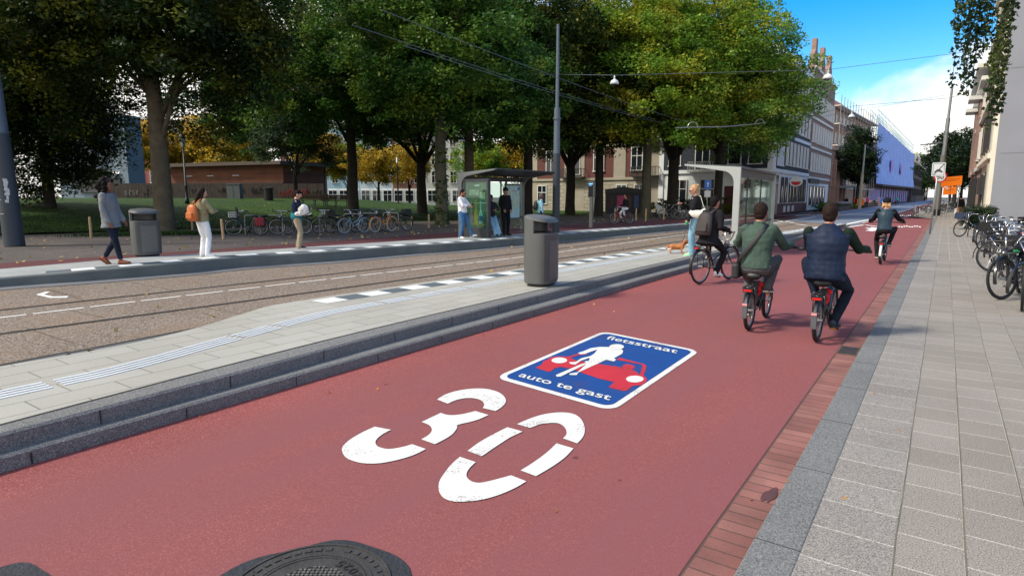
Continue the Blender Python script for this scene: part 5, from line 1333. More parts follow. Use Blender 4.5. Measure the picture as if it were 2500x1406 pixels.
def person(label, loc, rz, H=1.75, pelvis=None, lean=0.0, side=0.0, twist=0.0, hands=None, feet=None, elbow=None, knee=None, head=(0, 0), skin='fair',
           top=None, pants=None, shoes=None, hair=None, bw=1.0, group=None, curl=0.6, hand_dir=None, extra=None, tilt=None):
    """facing local +y.  hands / feet: (right, left) targets in local metres"""
    S = H / 1.75
    t = thing('person', label, 'person', loc, rz, group, tilt=tilt)
    Pv = Vector(pelvis) if pelvis else Vector((0, 0, .93 * S))
    d = Vector((math.sin(side), math.sin(lean) * math.cos(side), math.cos(lean) * math.cos(side)))
    Rt = Vector((math.cos(twist), math.sin(twist), 0)); Rt = (Rt - d * Rt.dot(d)).normalized()
    fw = d.cross(Rt) * -1.0
    fw = Rt.cross(d) * -1.0 if fw.dot(Vector((0, 1, 0))) < 0 else fw
    if fw.dot(Vector((-math.sin(twist), math.cos(twist), 0))) < 0: fw = -fw
    C7 = Pv + d * .53 * S + fw * .0
    sh = [C7 - d * .055 * S + Rt * (.175 * S * bw), C7 - d * .055 * S - Rt * (.175 * S * bw)]
    hip = [Pv + Vector((1, 0, 0)) * .09 * S * bw - Vector((0, 0, .02 * S)), Pv - Vector((1, 0, 0)) * .09 * S * bw - Vector((0, 0, .02 * S))]
    UA, FA, TH, SHN = .29 * S, .25 * S, .43 * S, .418 * S
    hands = hands or (sh[0] + Vector((.06, .05, -.53)) * S, sh[1] + Vector((-.06, .05, -.53)) * S)
    hands = [Vector(h) for h in hands]
    elbow = elbow or ((.4, -1, -.3), (-.4, -1, -.3)); knee = knee or ((.12, 1, 0), (-.12, 1, 0))
    feet = feet or ((.1, 0, .08, 0), (-.1, 0, .08, 0))
    el, wr, kn, an = [], [], [], []
    for k in (0, 1):
        e, w = ik(sh[k], hands[k], UA, FA, elbow[k]); el.append(e); wr.append(w)
        f = Vector(feet[k][:3]); q, a = ik(hip[k], f, TH, SHN, knee[k]); kn.append(q); an.append(a)
    hy_, hp_ = head
    hq = Euler((R(-hp_), 0, R(hy_)), 'XYZ').to_matrix()
    hb = Matrix((Rt, Vector((0, 0, 1)).cross(Rt), (0, 0, 1))).transposed() @ hq if True else hq
    HC = C7 + d * .055 * S + Vector((0, 0, .070 * S)) + hb @ Vector((0, .035 * S, .035 * S))
    SB = S; S2 = S * 1.07
    def hl(x, y, z): return HC + hb @ (Vector((x, y, z)) * S2)
    # --- body: one continuous skin surface
    b = MB()
    trs = [(-.06, .135, .095), (0, .15, .10), (.16, .13, .095), (.34, .155, .105), (.44, .16, .085), (.50, .09, .06), (.56, .055, .055)]
    b.tube([Pv + d * z * S for z, _, _ in trs], [(x * S * bw, y * S * bw) for _, x, y in trs], 16, up=tuple(fw))
    b.tube([C7 - d * .04 * S, C7 + d * .04 * S, hl(0, -.015, -.06)], [.058 * S, .054 * S, .052 * S], 12)
    b.ball(HC, (.073 * S2, .092 * S2, .112 * S2), 16, 12, rot=hb)
    b.ball(hl(0, .028, -.06), (.052 * S2, .058 * S2, .058 * S2), 12, 9, rot=hb)          # jaw
    b.tube([hl(0, .086, .02), hl(0, .106, -.022), hl(0, .092, -.032)], [.010 * S2, .016 * S2, .012 * S2], 8)    # nose
    b.ball(hl(0, .083, .035), (.05 * S2, .015 * S2, .012 * S2), 10, 6, rot=hb)          # brow
    for s_ in (-1, 1): b.ball(hl(s_ * .075, -.008, -.005), (.012 * S2, .022 * S2, .032 * S2), 8, 6, rot=hb)    # ears
    for k in (0, 1):
        s_ = 1 if k == 0 else -1
        limb(b, [sh[k], el[k], wr[k]], [.046 * S, .038 * S, .026 * S])
        fd = (wr[k] - el[k]).normalized()
        pn = Vector((-s_ * .6, .1, -.6)) if fd.z > -.7 else Vector((-s_, .2, 0))
        if hand_dir and hand_dir[k]: fd, pn = Vector(hand_dir[k][0]), Vector(hand_dir[k][1])
        hand(b, wr[k] + (wr[k] - el[k]).normalized() * .01 * S, fd, s_, pn, S, curl if not isinstance(curl, tuple) else curl[k])
        limb(b, [hip[k], kn[k], an[k]], [.07 * S, .048 * S, .034 * S])
        b.ball(an[k] - Vector((0, 0, .03 * S)), .04 * S, 10, 7)
    body = remeshed(b, .0105 * S, 2, (SKIN[skin],)); link('body', body, t)
    for s_ in (-1, 1):
        b = MB(); b.ball(hl(s_ * .032, .080, .012), (.014 * S, .010 * S, .008 * S), 8, 6, rot=hb); b.build('eye', m_eye, t)
    b = MB(); b.ball(hl(0, .084, -.058), (.024 * S, .009 * S, .007 * S), 8, 6, rot=hb); b.build('mouth', m_mouth, t)
    # --- top
    if top:
        mt = top['m']; puff = top.get('puff', 0.0); infl = top.get('infl', .018) ; hem = top.get('hem', -.08); sl = top.get('sleeve', 1.0)
        b = MB(); trs = [(hem, .155 + top.get('flare', 0), .118 + top.get('flare', 0)), (hem * .4, .158, .118), (.06, .15, .112), (.18, .145, .108), (.32, .165, .116), (.42, .17, .10), (.485, .11, .075), (.53 + top.get('collar', 0.0), .062, .062)]
        if puff:
            q = []
            zs = np.linspace(hem, .43, 27)
            for i, z in enumerate(zs):
                x = np.interp(z, [r_[0] for r_ in trs], [r_[1] for r_ in trs]); y = np.interp(z, [r_[0] for r_ in trs], [r_[2] for r_ in trs])
                w_ = puff * (abs(math.sin(i * math.pi / 4)) - .4); q.append((z, x + w_, y + w_))
            trs = q + trs[-2:]
        belly = top.get('belly', 0.0)
        b.tube([Pv + d * z * S + fw * (belly * max(0, 1 - abs(z - .1) / .2)) for z, _, _ in trs], [((x + infl) * S * bw, (y + infl) * S * bw + belly * max(0, 1 - abs(z - .1) / .2)) for z, x, y in trs], 20, up=tuple(fw))
        if not top.get('vest'):
            for k in (0, 1):
                w = el[k] + (wr[k] - el[k]) * (sl if sl <= 1 else 1) if sl > 0 else sh[k] + (el[k] - sh[k]) * .5
                r0 = top.get('arm', .058)
                if sl > 0: limb(b, [sh[k] - Rt * (.03 * S if k == 0 else -.03 * S), sh[k] * .5 + el[k] * .5, el[k], el[k] * .5 + w * .5, w], [(r0 + .012) * S, (r0 + .004) * S, r0 * S, r0 * .9 * S, r0 * .74 * S])
                else: limb(b, [sh[k], w], [r0 * S, r0 * .95 * S])
        else:
            for k in (0, 1): b.ball(sh[k] - d * .03 * S, .058 * S, 12, 8)
        if top.get('hood'):
            b.tube([C7 + Rt * .09 * S + d * .0, C7 - fw * .085 * S + d * .015 * S, C7 - Rt * .09 * S], [.03 * S, .055 * S, .03 * S], 10)
        if top.get('collar_roll'):
            b.tube([C7 + d * .03 * S + (Rt * math.cos(a) + fw * math.sin(a)) * .06 * S for a in np.linspace(0, 2 * math.pi, 13)[:-1]], .018 * S, 8, closed=True, cap=False)
        link(top.get('name', 'jacket'), remeshed(b, .011 * S, 3, (mt,), top.get('noise', .006), top.get('nscale', 8.0)), t)
        if top.get('vest') and top.get('m2'):
            b = MB()
            for k in (0, 1):
                b = MB(); w_ = el[k].lerp(wr[k], .86); limb(b, [sh[k], sh[k] * .5 + el[k] * .5, el[k], el[k].lerp(w_, .6), w_], [.066 * S, .064 * S, .058 * S, .05 * S, .040 * S])
                link('sleeve', remeshed(b, .011 * S, 3, (top['m2'],), .005, 9.0), t)
        if top.get('under'):
            b = MB(); q = [(hem - .055, .15, .11), (hem + .04, .155, .115)]
            b.tube([Pv + d * z * S for z, _, _ in q], [((x + infl * .6) * S * bw, (y + infl * .6) * S * bw) for _, x, y in q], 20, up=tuple(fw)); b.build('shirt_hem', top['under'], t, smooth=True)
    # --- trousers
    if pants:
        b = MB(); w0 = pants.get('w', 1.0); fl = pants.get('flare', 0.0)
        b.tube([Pv + d * .10 * S, Pv + d * .03 * S, Pv - d * .05 * S, Pv - Vector((0, 0, .10 * S))], [(.152 * S * bw, .112 * S * bw), (.165 * S * bw, .125 * S * bw), (.165 * S * bw, .13 * S * bw), (.12 * S * bw, .10 * S * bw)], 18, up=tuple(fw))
        for k in (0, 1):
            a2 = an[k] + (an[k] - kn[k]).normalized() * pants.get('len', .02) * S
            limb(b, [hip[k], hip[k] * .5 + kn[k] * .5, kn[k], kn[k] * .5 + a2 * .5, a2], [.092 * S * bw * w0, .082 * S * w0 * (.5 + .5 * bw), .064 * S * w0, .060 * S * w0, (.050 + fl) * S * w0], ball=True)
        link('trousers', remeshed(b, .0115 * S, 3, (pants['m'],), pants.get('noise', .005), 9.0), t)
    # --- shoes
    if shoes:
        for k in (0, 1):
            ft = feet[k]; yaw = ft[3] if len(ft) > 3 else 0; pit = ft[4] if len(ft) > 4 else 0
            q = Matrix.Rotation(yaw, 3, 'Z') @ Matrix.Rotation(pit, 3, 'X')
            def sp(x, y, z): return an[k] + q @ (Vector((x, y, z)) * S)
            b = MB(); b.tube([sp(0, -.062, -.035), sp(0, -.05, -.03), sp(0, .02, -.030), sp(0, .10, -.045), sp(0, .165, -.055), sp(0, .19, -.06)], [(.02 * S, .02 * S), (.036 * S, .042 * S), (.042 * S, .045 * S), (.046 * S, .032 * S), (.038 * S, .022 * S), (.015 * S, .012 * S)], 12, up=tuple(q @ Vector((0, 0, 1))))
            b.ball(sp(0, -.01, -.005), .042 * S, 10, 7)
            so = link('shoe', remeshed(b, .009 * S, 2, (shoes['m'],)), t)
            b = MB(); pr = [(-.03, -.07), (.03, -.07), (.042, .02), (.05, .1), (.04, .175), (.0, .2), (-.04, .175), (-.05, .1), (-.042, .02)]
            lo = [sp(x, y, -.082) for x, y in pr]; hi_ = [sp(x, y, -.060) for x, y in pr]; b.ring_loft([lo, hi_]); b.build('sole', shoes.get('sole', m_shoe_sole), so)
    # --- hair, caps
    if hair:
        mt = hair['m']; st = hair.get('style', 'short'); b = MB()
        b.ball(hl(0, -.022, .026), (.082 * S2, .092 * S2, .105 * S2), 16, 12, rot=hb)
        b.ball(hl(0, -.045, -.03), (.070 * S2, .06 * S2, .065 * S2), 12, 8, rot=hb)
        if st == 'fringe': b.ball(hl(0, .045, .075), (.066 * S2, .05 * S2, .035 * S2), 12, 8, rot=hb)
        if st == 'long':
            b.tube([hl(0, -.05, .04), hl(0, -.085, -.06), hl(0, -.09, -.18), hl(0, -.075, -.29)], [(.08 * S2, .06 * S2), (.095 * S2, .07 * S2), (.09 * S2, .055 * S2), (.05 * S2, .03 * S2)], 14, up=tuple(hb @ Vector((0, -1, .1))))
            for s_ in (-1, 1): b.tube([hl(s_ * .06, .0, .03), hl(s_ * .075, -.01, -.07), hl(s_ * .075, -.02, -.2)], [.03 * S2, .034 * S2, .022 * S2], 10)
        if st == 'nape':
            for s_ in (-1, 0, 1): b.tube([hl(s_ * .05, -.05, .0), hl(s_ * .065, -.07, -.07), hl(s_ * .085, -.075, -.12)], [.04 * S2, .035 * S2, .015 * S2], 8)
        if st == 'bun': b.ball(hl(0, -.112, .062), (.036 * S2, .036 * S2, .038 * S2), 12, 8); b.ball(hl(.015, -.125, .085), .02 * S2, 10, 7)
        if st == 'curly':
            rs_ = np.random.RandomState(6)
            for k in range(60):
                v = Vector(rs_.randn(3)).normalized()
                if v.y > .45 and v.z < .5: continue
                b.ball(hl(v.x * .10, -.03 + v.y * .11, .025 + v.z * .115), .036 * S2, 7, 5)
            for k in range(60): b.ball(hl(rs_.uniform(-.12, .12), rs_.uniform(-.16, .0), rs_.uniform(-.30, .0)), rs_.uniform(.03, .05) * S2, 7, 5)
        ho = link('hair', remeshed(b, .0085 * S2, 1, (mt,), .005 if st != 'curly' else .010, 28.0), t)
        if st == 'bald': pass
        if 'cap' in hair:
            b = MB(); b.ball(hl(0, -.015, .045), (.094 * S2, .108 * S2, .098 * S2), 16, 12, rot=hb)
            yb = hair.get('brim', 1)
            b.tube([hl(0, yb * .05, .055), hl(0, yb * .11, .05), hl(0, yb * .155, .04)], [(.07 * S2, .012 * S2), (.075 * S2, .009 * S2), (.05 * S2, .006 * S2)], 14, up=tuple(hb @ Vector((0, 0, 1))))
            link('cap', remeshed(b, .008 * S2, 1, (hair['cap'],)), t)
        if 'glasses' in hair:
            b = MB()
            for s_ in (-1, 1):
                b.box(hl(s_ * .033, .094, .014), (.05 * S2, .008 * S2, .032 * S2), m=hb); b.tube([hl(s_ * .058, .09, .018), hl(s_ * .078, 0, .02)], .004 * S2, 5)
            b.box(hl(0, .096, .022), (.03 * S2, .006 * S2, .008 * S2), m=hb); b.build('glasses', m_black, t)
        if 'beard' in hair:
            b = MB(); b.ball(hl(0, .040, -.080), (.056 * S2, .058 * S2, .045 * S2), 12, 8, rot=hb); b.build('beard', mt, t, smooth=True)
    info = dict(C7=C7, d=d, fw=fw, Rt=Rt, P=Pv, sh=sh, el=el, wr=wr, HC=HC, S=S, M=(Matrix.Translation(loc) @ (Euler((tilt[0], tilt[1], rz)).to_matrix().to_4x4() if tilt else Matrix.Rotation(rz, 4, 'Z'))), t=t, hb=hb)
    return info
def held(info, name, label, cat, group=None):
    """a thing carried by someone: top level, in that person's own axes"""
    o = thing(name, label, cat, group=group); o.matrix_world = info['M']; return o
m_shoe_sole = M('shoe_sole', (205, 200, 190), 0.7, 0.05)
m_solek = M('sole_black', (34, 34, 34), 0.7)
def phone(info, at, ax, up_, label):
    o = held(info, 'phone', label, 'phone'); b = MB()
    z = Vector(up_).normalized(); x = Vector(ax).normalized(); y = z.cross(x).normalized(); m = Matrix((x, y, z)).transposed()
    b.box(at, (.072, .010, .145), m=m); b.build('case', m_black, o, bevel=.004)
    b = MB(); b.box(Vector(at) + y * -.0062, (.064, .002, .132), m=m); b.build('glass', M('phone_glass', (150, 170, 210), 0.15, 0.05), o)
HB = {'black': M('hair_black', (26, 22, 22), 0.7, 0.3, 30, bump=0.6, bscale=90, spec=0.12), 'brown': M('hair_brown', (40, 30, 26), 0.7, 0.3, 30, bump=0.6, bscale=90, spec=0.12), 'blond': M('hair_blond', (186, 144, 100), 0.5, 0.25, 30, bump=0.6, bscale=90), 'grey': M('hair_grey', (92, 84, 80), 0.6, 0.3, 30, bump=0.6, bscale=90)}
d_navy = cloth('navy_vest', (28, 39, 62), 0.55, 0.35, 12); d_green = cloth('dark_green_knit', (28, 43, 36)); d_sage = cloth('sage_sweater', (67, 86, 77)); d_jean = cloth('blue_jeans', (33, 51, 72)); d_djean = cloth('navy_jeans', (23, 32, 46)); d_gjean = cloth('grey_jeans', (84, 84, 88)); d_black = cloth('black_cloth', (28, 28, 32)); d_bl2 = cloth('soft_black', (30, 30, 34)); d_ljean = cloth('light_jeans', (128, 170, 192)); d_mjean = cloth('mid_jeans', (70, 110, 151)); d_white = cloth('white_knit', (224, 226, 232)); d_wh2 = cloth('white_trousers', (226, 228, 232)); d_grey = cloth('grey_anorak', (120, 124, 127), 0.7, 0.5, 7); d_olive = cloth('olive_quilt', (146, 140, 108), 0.7, 0.9, 14); d_khaki = cloth('khaki_trousers', (154, 141, 121)); d_navy2 = cloth('navy_sweat', (22, 35, 59)); d_teal = cloth('teal_sweat', (33, 105, 120)); d_leather = cloth('blue_leather', (43, 62, 75), 0.38, 0.35, 10); d_bluesh = cloth('pale_blue_shirt', (150, 206, 226)); d_plum = cloth('charcoal_raglan', (44, 44, 51))
s_white = {'m': M('white_shoe', (230, 230, 230), 0.6, 0.04)}; s_black = {'m': M('black_shoe', (26, 26, 28), 0.6), 'sole': m_solek}; s_bw = {'m': M('black_sneaker', (30, 30, 32), 0.6), 'sole': m_shoe_sole}; s_brown = {'m': M('rust_shoe', (120, 58, 30), 0.6), 'sole': M('brown_sole', (70, 40, 26), 0.7)}; s_green = {'m': M('mint_shoe', (186, 226, 178), 0.6), 'sole': M('mint_sole', (150, 214, 170), 0.6)}; s_navy = {'m': M('navy_shoe', (44, 56, 74), 0.6), 'sole': m_solek}

# ------------------------------------------------------------------ riders in front
m_gun = M('gunmetal_frame', (76, 80, 82), 0.35, 0.06, metal=0.5); m_redc = M('red_cloth', (206, 24, 34), 0.6, 0.15, 10, bump=0.3); m_flap = M('grey_flap', (84, 88, 94), 0.5)
def rider_on(bk, info, label, loc, rz, **kw):
    lean = kw.pop('lean', .2); up_ = kw.pop('up', .10)
    Pv = info['saddle'] + Vector((0, kw.pop('back', .0), up_))
    bmx = kw.pop('bank', None)
    gr, gl = info['gr'], info['gl']
    hr = gr + Vector((.0, -.075, .045)); hl_ = gl + Vector((0, -.075, .045))
    fr, fl_ = info['pr'] + Vector((0, -.06, .105)), info['pl'] + Vector((0, -.06, .105))
    ko = kw.pop('knee_out', .35)
    return person(label, loc, rz, pelvis=Pv, lean=lean, hands=(hr, hl_), feet=((*fr, kw.pop('fyr', -.12), kw.pop('fpr', -.1)), (*fl_, kw.pop('fyl', .12), kw.pop('fpl', -.1))), elbow=kw.pop('elbow', ((.22, -.1, -1), (-.08, .0, -1))), knee=((ko, 1, .1), (-ko, 1, .1)), hand_dir=kw.pop('hand_dir', (((-.15, 1, -.15), (0, .15, -1)), ((.15, 1, -.15), (0, .15, -1)))), curl=kw.pop('curl', 1.0), **kw)
# sage sweater rider
c2 = (-1.955, 8.62 - .0, 0.0)
bk, inf = bike(c2, R(1), 'small grey electric bicycle ridden by the man in the sage sweater', 'ebike', m_gun, m_tyre, m_rim, m_pk, (('red_bundle', m_redc), ('plate', m_flap), ('battery', m_black)), 'bicycles ridden along the red street', crank=178, cat='bicycle', name='ridden_bicycle')
inf['gr'].x = .34
i2 = rider_on(bk, inf, 'man in sage green sweater with strap bag riding a small bicycle', c2, R(1), H=1.76, lean=.13, up=.115, skin='tan', bw=1.10,
    top=dict(m=d_sage, name='sweater', infl=.020, hem=-.04, arm=.060, sleeve=.86, noise=.007, collar_roll=True), pants=dict(m=d_gjean, w=1.08, flare=.014), shoes=s_bw, hair=dict(m=HB['brown'], style='short'), head=(-4, 0), group='people riding bicycles', knee_out=.18)
# navy vest rider
c3 = (-1.11, 8.42, 0.0)
bk, inf = bike(c3, R(-1), 'small grey electric bicycle ridden by the man in the navy vest', 'ebike', m_gun, m_tyre, m_rim, m_pk, (('red_bundle', m_redc), ('plate', m_flap), ('battery', m_black)), 'bicycles ridden along the red street', crank=10, cat='bicycle', name='ridden_bicycle')
inf['gl'] = Vector((-.24, .285, 1.035))
i3 = rider_on(bk, inf, 'stout man in quilted navy vest and green sleeves riding a small bicycle', c3, R(-1), H=1.76, lean=.11, up=.115, skin='tan', bw=1.22,
    top=dict(m=d_navy, m2=d_green, name='vest', vest=True, infl=.026, hem=-.10, puff=.0035, noise=.007, belly=.02, collar=.02, collar_roll=True), pants=dict(m=d_djean, w=1.06), shoes=s_navy, hair=dict(m=HB['brown'], style='short'), head=(-3, 0), group='people riding bicycles', knee_out=.38)
# backpack rider on the city bicycle
c1 = (-3.70, 12.46, 0.0)
bk, inf = bike(c1, R(-14), 'black city bicycle with red tail lamp ridden beside the platform', 'city', m_pk, m_tyre, m_rim, None, (), 'bicycles ridden along the red street', crank=12, cat='bicycle', name='ridden_bicycle')
i1 = rider_on(bk, inf, 'man in dark hooded jacket with dark backpack riding a city bicycle', c1, R(-14), H=1.74, lean=.22, up=.11, skin='tan', bw=1.05,
    top=dict(m=d_bl2, name='jacket', infl=.034, hem=-.16, flare=.05, arm=.066, noise=.007, hood=True), pants=dict(m=d_black, w=1.05), shoes=s_white, hair=dict(m=HB['black'], style='short'), head=(-10, 6), group='people riding bicycles')
# lone woman
c4 = (-1.22, 18.58, 0.0)
m_wf = M('white_frame', (216, 218, 220), 0.35)
bk, inf = bike(c4, R(-1), 'small white forked electric bicycle ridden by the lone woman ahead', 'ebike', m_pk, m_tyre, m_rim, m_wf, (('battery', m_black),), 'bicycles ridden along the red street', crank=186, cat='bicycle', name='ridden_bicycle', guard=m_wf)
i4 = rider_on(bk, inf, 'woman in blue leather jacket and black cap riding away alone', c4, R(-1), H=1.72, lean=.20, up=.18, skin='fair', bw=.98,
    top=dict(m=d_leather, m2=d_black, vest=True, name='jacket', infl=.018, hem=-.02, noise=.005), pants=dict(m=d_black, w=1.0), shoes=s_bw, hair=dict(m=HB['blond'], style='nape', cap=d_black, brim=1), head=(0, 0), group='people riding bicycles', knee_out=.3)
# strap bag of the sage rider, backpack of the dark rider
def bag_strap(i, pts, r, mt, o, nm='strap'):
    b = MB(); b.tube(pts, r, 8, up=tuple(i['fw'])); b.build(nm, mt, o, smooth=True)
o = held(i2, 'shoulder_bag', 'small black bag on a wide strap across the sage sweater', 'bag')
m_bag = M('bag_black', (34, 36, 38), 0.6, 0.12, 8, bump=0.2)
C, d_, f_, r_ = i2['C7'], i2['d'], i2['fw'], i2['Rt']; Pv = i2['P']
bag_strap(i2, [C + r_ * .10 + f_ * .06 - d_ * .02, C + r_ * .10 - f_ * .03 + d_ * .012, C + r_ * .07 - f_ * .115 - d_ * .08, C + r_ * .0 - f_ * .158 - d_ * .20, C - r_ * .09 - f_ * .165 - d_ * .33, C - r_ * .17 - f_ * .13 - d_ * .45, C - r_ * .215 - f_ * .06 - d_ * .54], [(.03, .006)] * 7, m_bag, o)
b = MB(); b.box(Pv - r_ * .225 - f_ * .03 - d_ * .07, (.09, .24, .20)); b.build('pouch', m_bag, o, bevel=.03)
def backpack(i, label, mt, w=.30, dp=.13, h=.42, low=.0, strap=True, nm='backpack', pocket=None):
    o = held(i, nm, label, 'backpack'); C, d_, f_, r_ = i['C7'], i['d'], i['fw'], i['Rt']
    c = C - d_ * (.08 + h / 2 + low) - f_ * (.155 + dp / 2)
    m = Matrix((r_, f_, d_)).transposed(); b = MB()
    b.tube([c - d_ * h / 2, c - d_ * h * .46, c - d_ * .1 * h, c + d_ * h * .3, c + d_ * h * .44, c + d_ * h * .5], [(w * .42, dp * .35), (w * .52, dp * .55), (w * .53, dp * .58), (w * .46, dp * .5), (w * .34, dp * .4), (w * .15, dp * .2)], 16, up=tuple(f_)); b.build('sack', mt, o, smooth=True)
    b = MB(); b.box(c - d_ * h * .18 - f_ * dp * .5, (w * .7, dp * .3, h * .38), m=m); b.build('pocket', pocket or mt, o, bevel=.02)
    if strap:
        for s_ in (-1, 1):
            b = MB(); b.tube([c + r_ * s_ * w * .25 + d_ * h * .44, C + r_ * s_ * .09 - f_ * .06 + d_ * .01, C + r_ * s_ * .10 + f_ * .10 - d_ * .06, C + r_ * s_ * .13 + f_ * .14 - d_ * .22, C + r_ * s_ * .16 - f_ * .05 - d_ * .40], [(.024, .007)] * 5, 8, up=tuple(f_)); b.build('strap', mt, o, smooth=True)
    b = MB(); b.tube([c + r_ * .03 + d_ * h * .5, c + d_ * (h * .5 + .05) , c - r_ * .03 + d_ * h * .5], .008, 6); b.build('grab_handle', mt, o)
backpack(i1, 'boxy dark brown backpack on the rider beside the platform', M('pack_brown', (52, 46, 46), 0.7, 0.12, 8, bump=0.2), .32, .15, .46)

# ------------------------------------------------------------------ waiting people, far platform
def at(px, py, z, dx=0.0):
    p = G(px, py, z)
    if z == ZF: p = G(px, py, zf(p.y)); z = zf(p.y)
    return (p.x, p.y, z + 0.006)
FACE_CAM = YAW + math.pi      # heading (about +y) of someone looking straight at the camera
loc = at(280, 646, ZF)
iw = person('woman in grey anorak and rust shoes walking along the far platform', loc, YAW - R(90), H=1.88, lean=-.05, hands=((.215, .10, .95), (-.205, .16, .97)), feet=((.07, .20, .075, 0, .1), (-.07, -.26, .14, 0, -.55)), elbow=((.3, -1, .0), (-.3, -1, .0)), skin='dark', bw=.98,
    top=dict(m=d_grey, name='jacket', infl=.038, hem=-.17, flare=.03, arm=.068, noise=.010, nscale=6), pants=dict(m=cloth('navy_slacks', (30, 36, 52)), w=.98, len=-.06), shoes=s_brown, hair=dict(m=HB['black'], style='curly'), head=(0, 5))
loc = at(500, 627, ZF)
ib = person('woman in quilted olive jacket and white trousers seen from behind', loc, YAW - R(30), H=1.68, lean=.02, hands=((.10, .30, 1.12), (-.06, .32, 1.12)), feet=((.085, .02, .075, -R(50)), (-.085, 0, .075, 0)), elbow=((.7, -.5, -.5), (-.7, -.5, -.5)), skin='fair',
    top=dict(m=d_olive, name='jacket', infl=.030, hem=-.05, arm=.064, puff=.006, noise=.007, collar_roll=True), pants=dict(m=d_wh2, w=1.12, len=.02, flare=.006), shoes=s_white, hair=dict(m=HB['brown'], style='long'), head=(-25, 14))
backpack(ib, 'tan leather backpack on the woman in white trousers', M('tan_leather', (184, 98, 42), 0.45, 0.14, 7, bump=0.15), .34, .17, .40, low=.05)
loc = at(728, 607, ZF)
im = person('man in navy and teal sweatshirt with khaki trousers reading his phone', loc, YAW - R(75), H=1.66, lean=.04, hands=((.02, .34, 1.14), (-.06, .33, 1.12)), feet=((.1, .05, .075, -.1), (-.1, 0, .075, .25)), elbow=((.8, -.3, -.6), (-.8, -.3, -.6)), skin='fair', bw=1.06,
    top=dict(m=d_navy2, name='sweatshirt', infl=.026, hem=.10, arm=.062), pants=dict(m=d_khaki, w=1.22, len=.03, flare=.006), shoes=s_bw, hair=dict(m=HB['black'], style='fringe'), head=(0, 24))
b = MB(); q = [(-.06, .158, .12), (.0, .165, .125), (.12, .162, .122)]
b.tube([im['P'] + im['d'] * z for z, _, _ in q], [((x + .026) * 1.05, (y + .026) * 1.05) for _, x, y in q], 20, up=tuple(im['fw'])); b.build('sweatshirt_panel', d_teal, im['t'], smooth=True)
o = held(im, 'folded_jacket', 'white jacket folded over the arm of the man with the phone', 'jacket'); b = MB()
c = im['el'][0]; b.ball(c + Vector((.05, .03, -.02)), (.075, .15, .15), 14, 10); b.ball(c + Vector((.05, .10, -.12)), (.06, .14, .06), 12, 8); b.ball(c + Vector((.04, -.10, -.13)), (.06, .12, .06), 12, 8)
link('bundle', remeshed(b, .012, 3, (cloth('white_jacket', (212, 210, 206)),), .024, 11.0), o)
b = MB(); b.tube([c + Vector((.13, -.06, -.20)), c + Vector((.145, .1, -.15)), c + Vector((.11, .22, -.08))], .012, 6); b.build('dark_hem', d_black, o)
phone(im, (-.02, .42, 1.19), (1, 0, 0), (0, .35, 1), 'dark phone in the hands of the man in teal')
loc = at(1130, 582, ZF)
ih = person('bearded man in white jumper and blue jeans leaning with crossed legs', loc, YAW - R(112), H=1.72, lean=-.05, hands=((.05, .30, 1.14), (-.07, .29, 1.12)), feet=((.10, -.05, .075, -.2), (-.14, .30, .085, .1, .28)), elbow=((.9, -.3, -.5), (-.9, -.3, -.5)), skin='tan', bw=1.14,
    top=dict(m=d_white, name='jumper', infl=.022, hem=-.02, arm=.064, sleeve=.55), pants=dict(m=d_mjean, w=1.15, len=.02), shoes=s_white, hair=dict(m=HB['black'], style='short', glasses=1, beard=1), head=(0, 20))
phone(ih, (-.01, .385, 1.19), (1, 0, 0), (0, .35, 1), 'dark phone held by the bearded man in white')
loc = at(1207, 580, ZF)
lp = (loc[0] - .38, loc[1] + .32, loc[2])
isd = person('young person in black jacket and pale jeans perched on the shelter bench', lp, R(-115), H=1.70, pelvis=(0, .0, .74), lean=-.06, hands=((.16, .34, .98), (-.05, .34, 1.02)), feet=((.12, .62, .08, -.1, .12), (-.02, .64, .08, .1, .12)), elbow=((.8, -.3, -.6), (-.8, -.3, -.6)), skin='dark',
    top=dict(m=d_plum, name='jacket', infl=.028, hem=-.04, arm=.062, collar_roll=True), pants=dict(m=d_ljean, w=1.3, len=.04, flare=.012), shoes=s_black, hair=dict(m=HB['black'], style='curly' if False else 'fringe'), head=(-20, 14))
phone(isd, (.06, .44, 1.08), (1, 0, 0), (0, .4, 1), 'dark phone of the perched person in pale jeans')
loc = at(1240, 575, ZF)
person('man all in black with black cap standing before the route map', (loc[0] - .12, loc[1], loc[2]), R(-118), H=1.80, lean=-.03, hands=((.16, .16, .98), (-.16, .16, .98)), feet=((.10, .06, .075, -.3), (-.10, .0, .075, .3)), skin='tan', bw=1.04,
    top=dict(m=d_black, name='hoodie', infl=.026, hem=-.08, arm=.062, hood=True), pants=dict(m=d_black, w=1.0), shoes=s_black, hair=dict(m=HB['black'], style='short', cap=d_black, brim=1), head=(4, 2))
p = T(1318, 29)
ipb = person('man in pale blue shirt with black backpack behind the near litter bin', (p.x, p.y, .10), YAW - R(75), H=1.74, lean=.06, hands=None, feet=((.1, .22, .085, 0), (-.1, -.2, .09, 0, -.3)), skin='dark', top=dict(m=d_bluesh, name='shirt', infl=.022, hem=-.10, arm=.06), pants=dict(m=d_navy, w=1.1), shoes=s_black, hair=dict(m=HB['grey'], style='short'), head=(-20, 5))
backpack(ipb, 'black backpack on the man in the pale blue shirt', m_bag, .30, .15, .42)
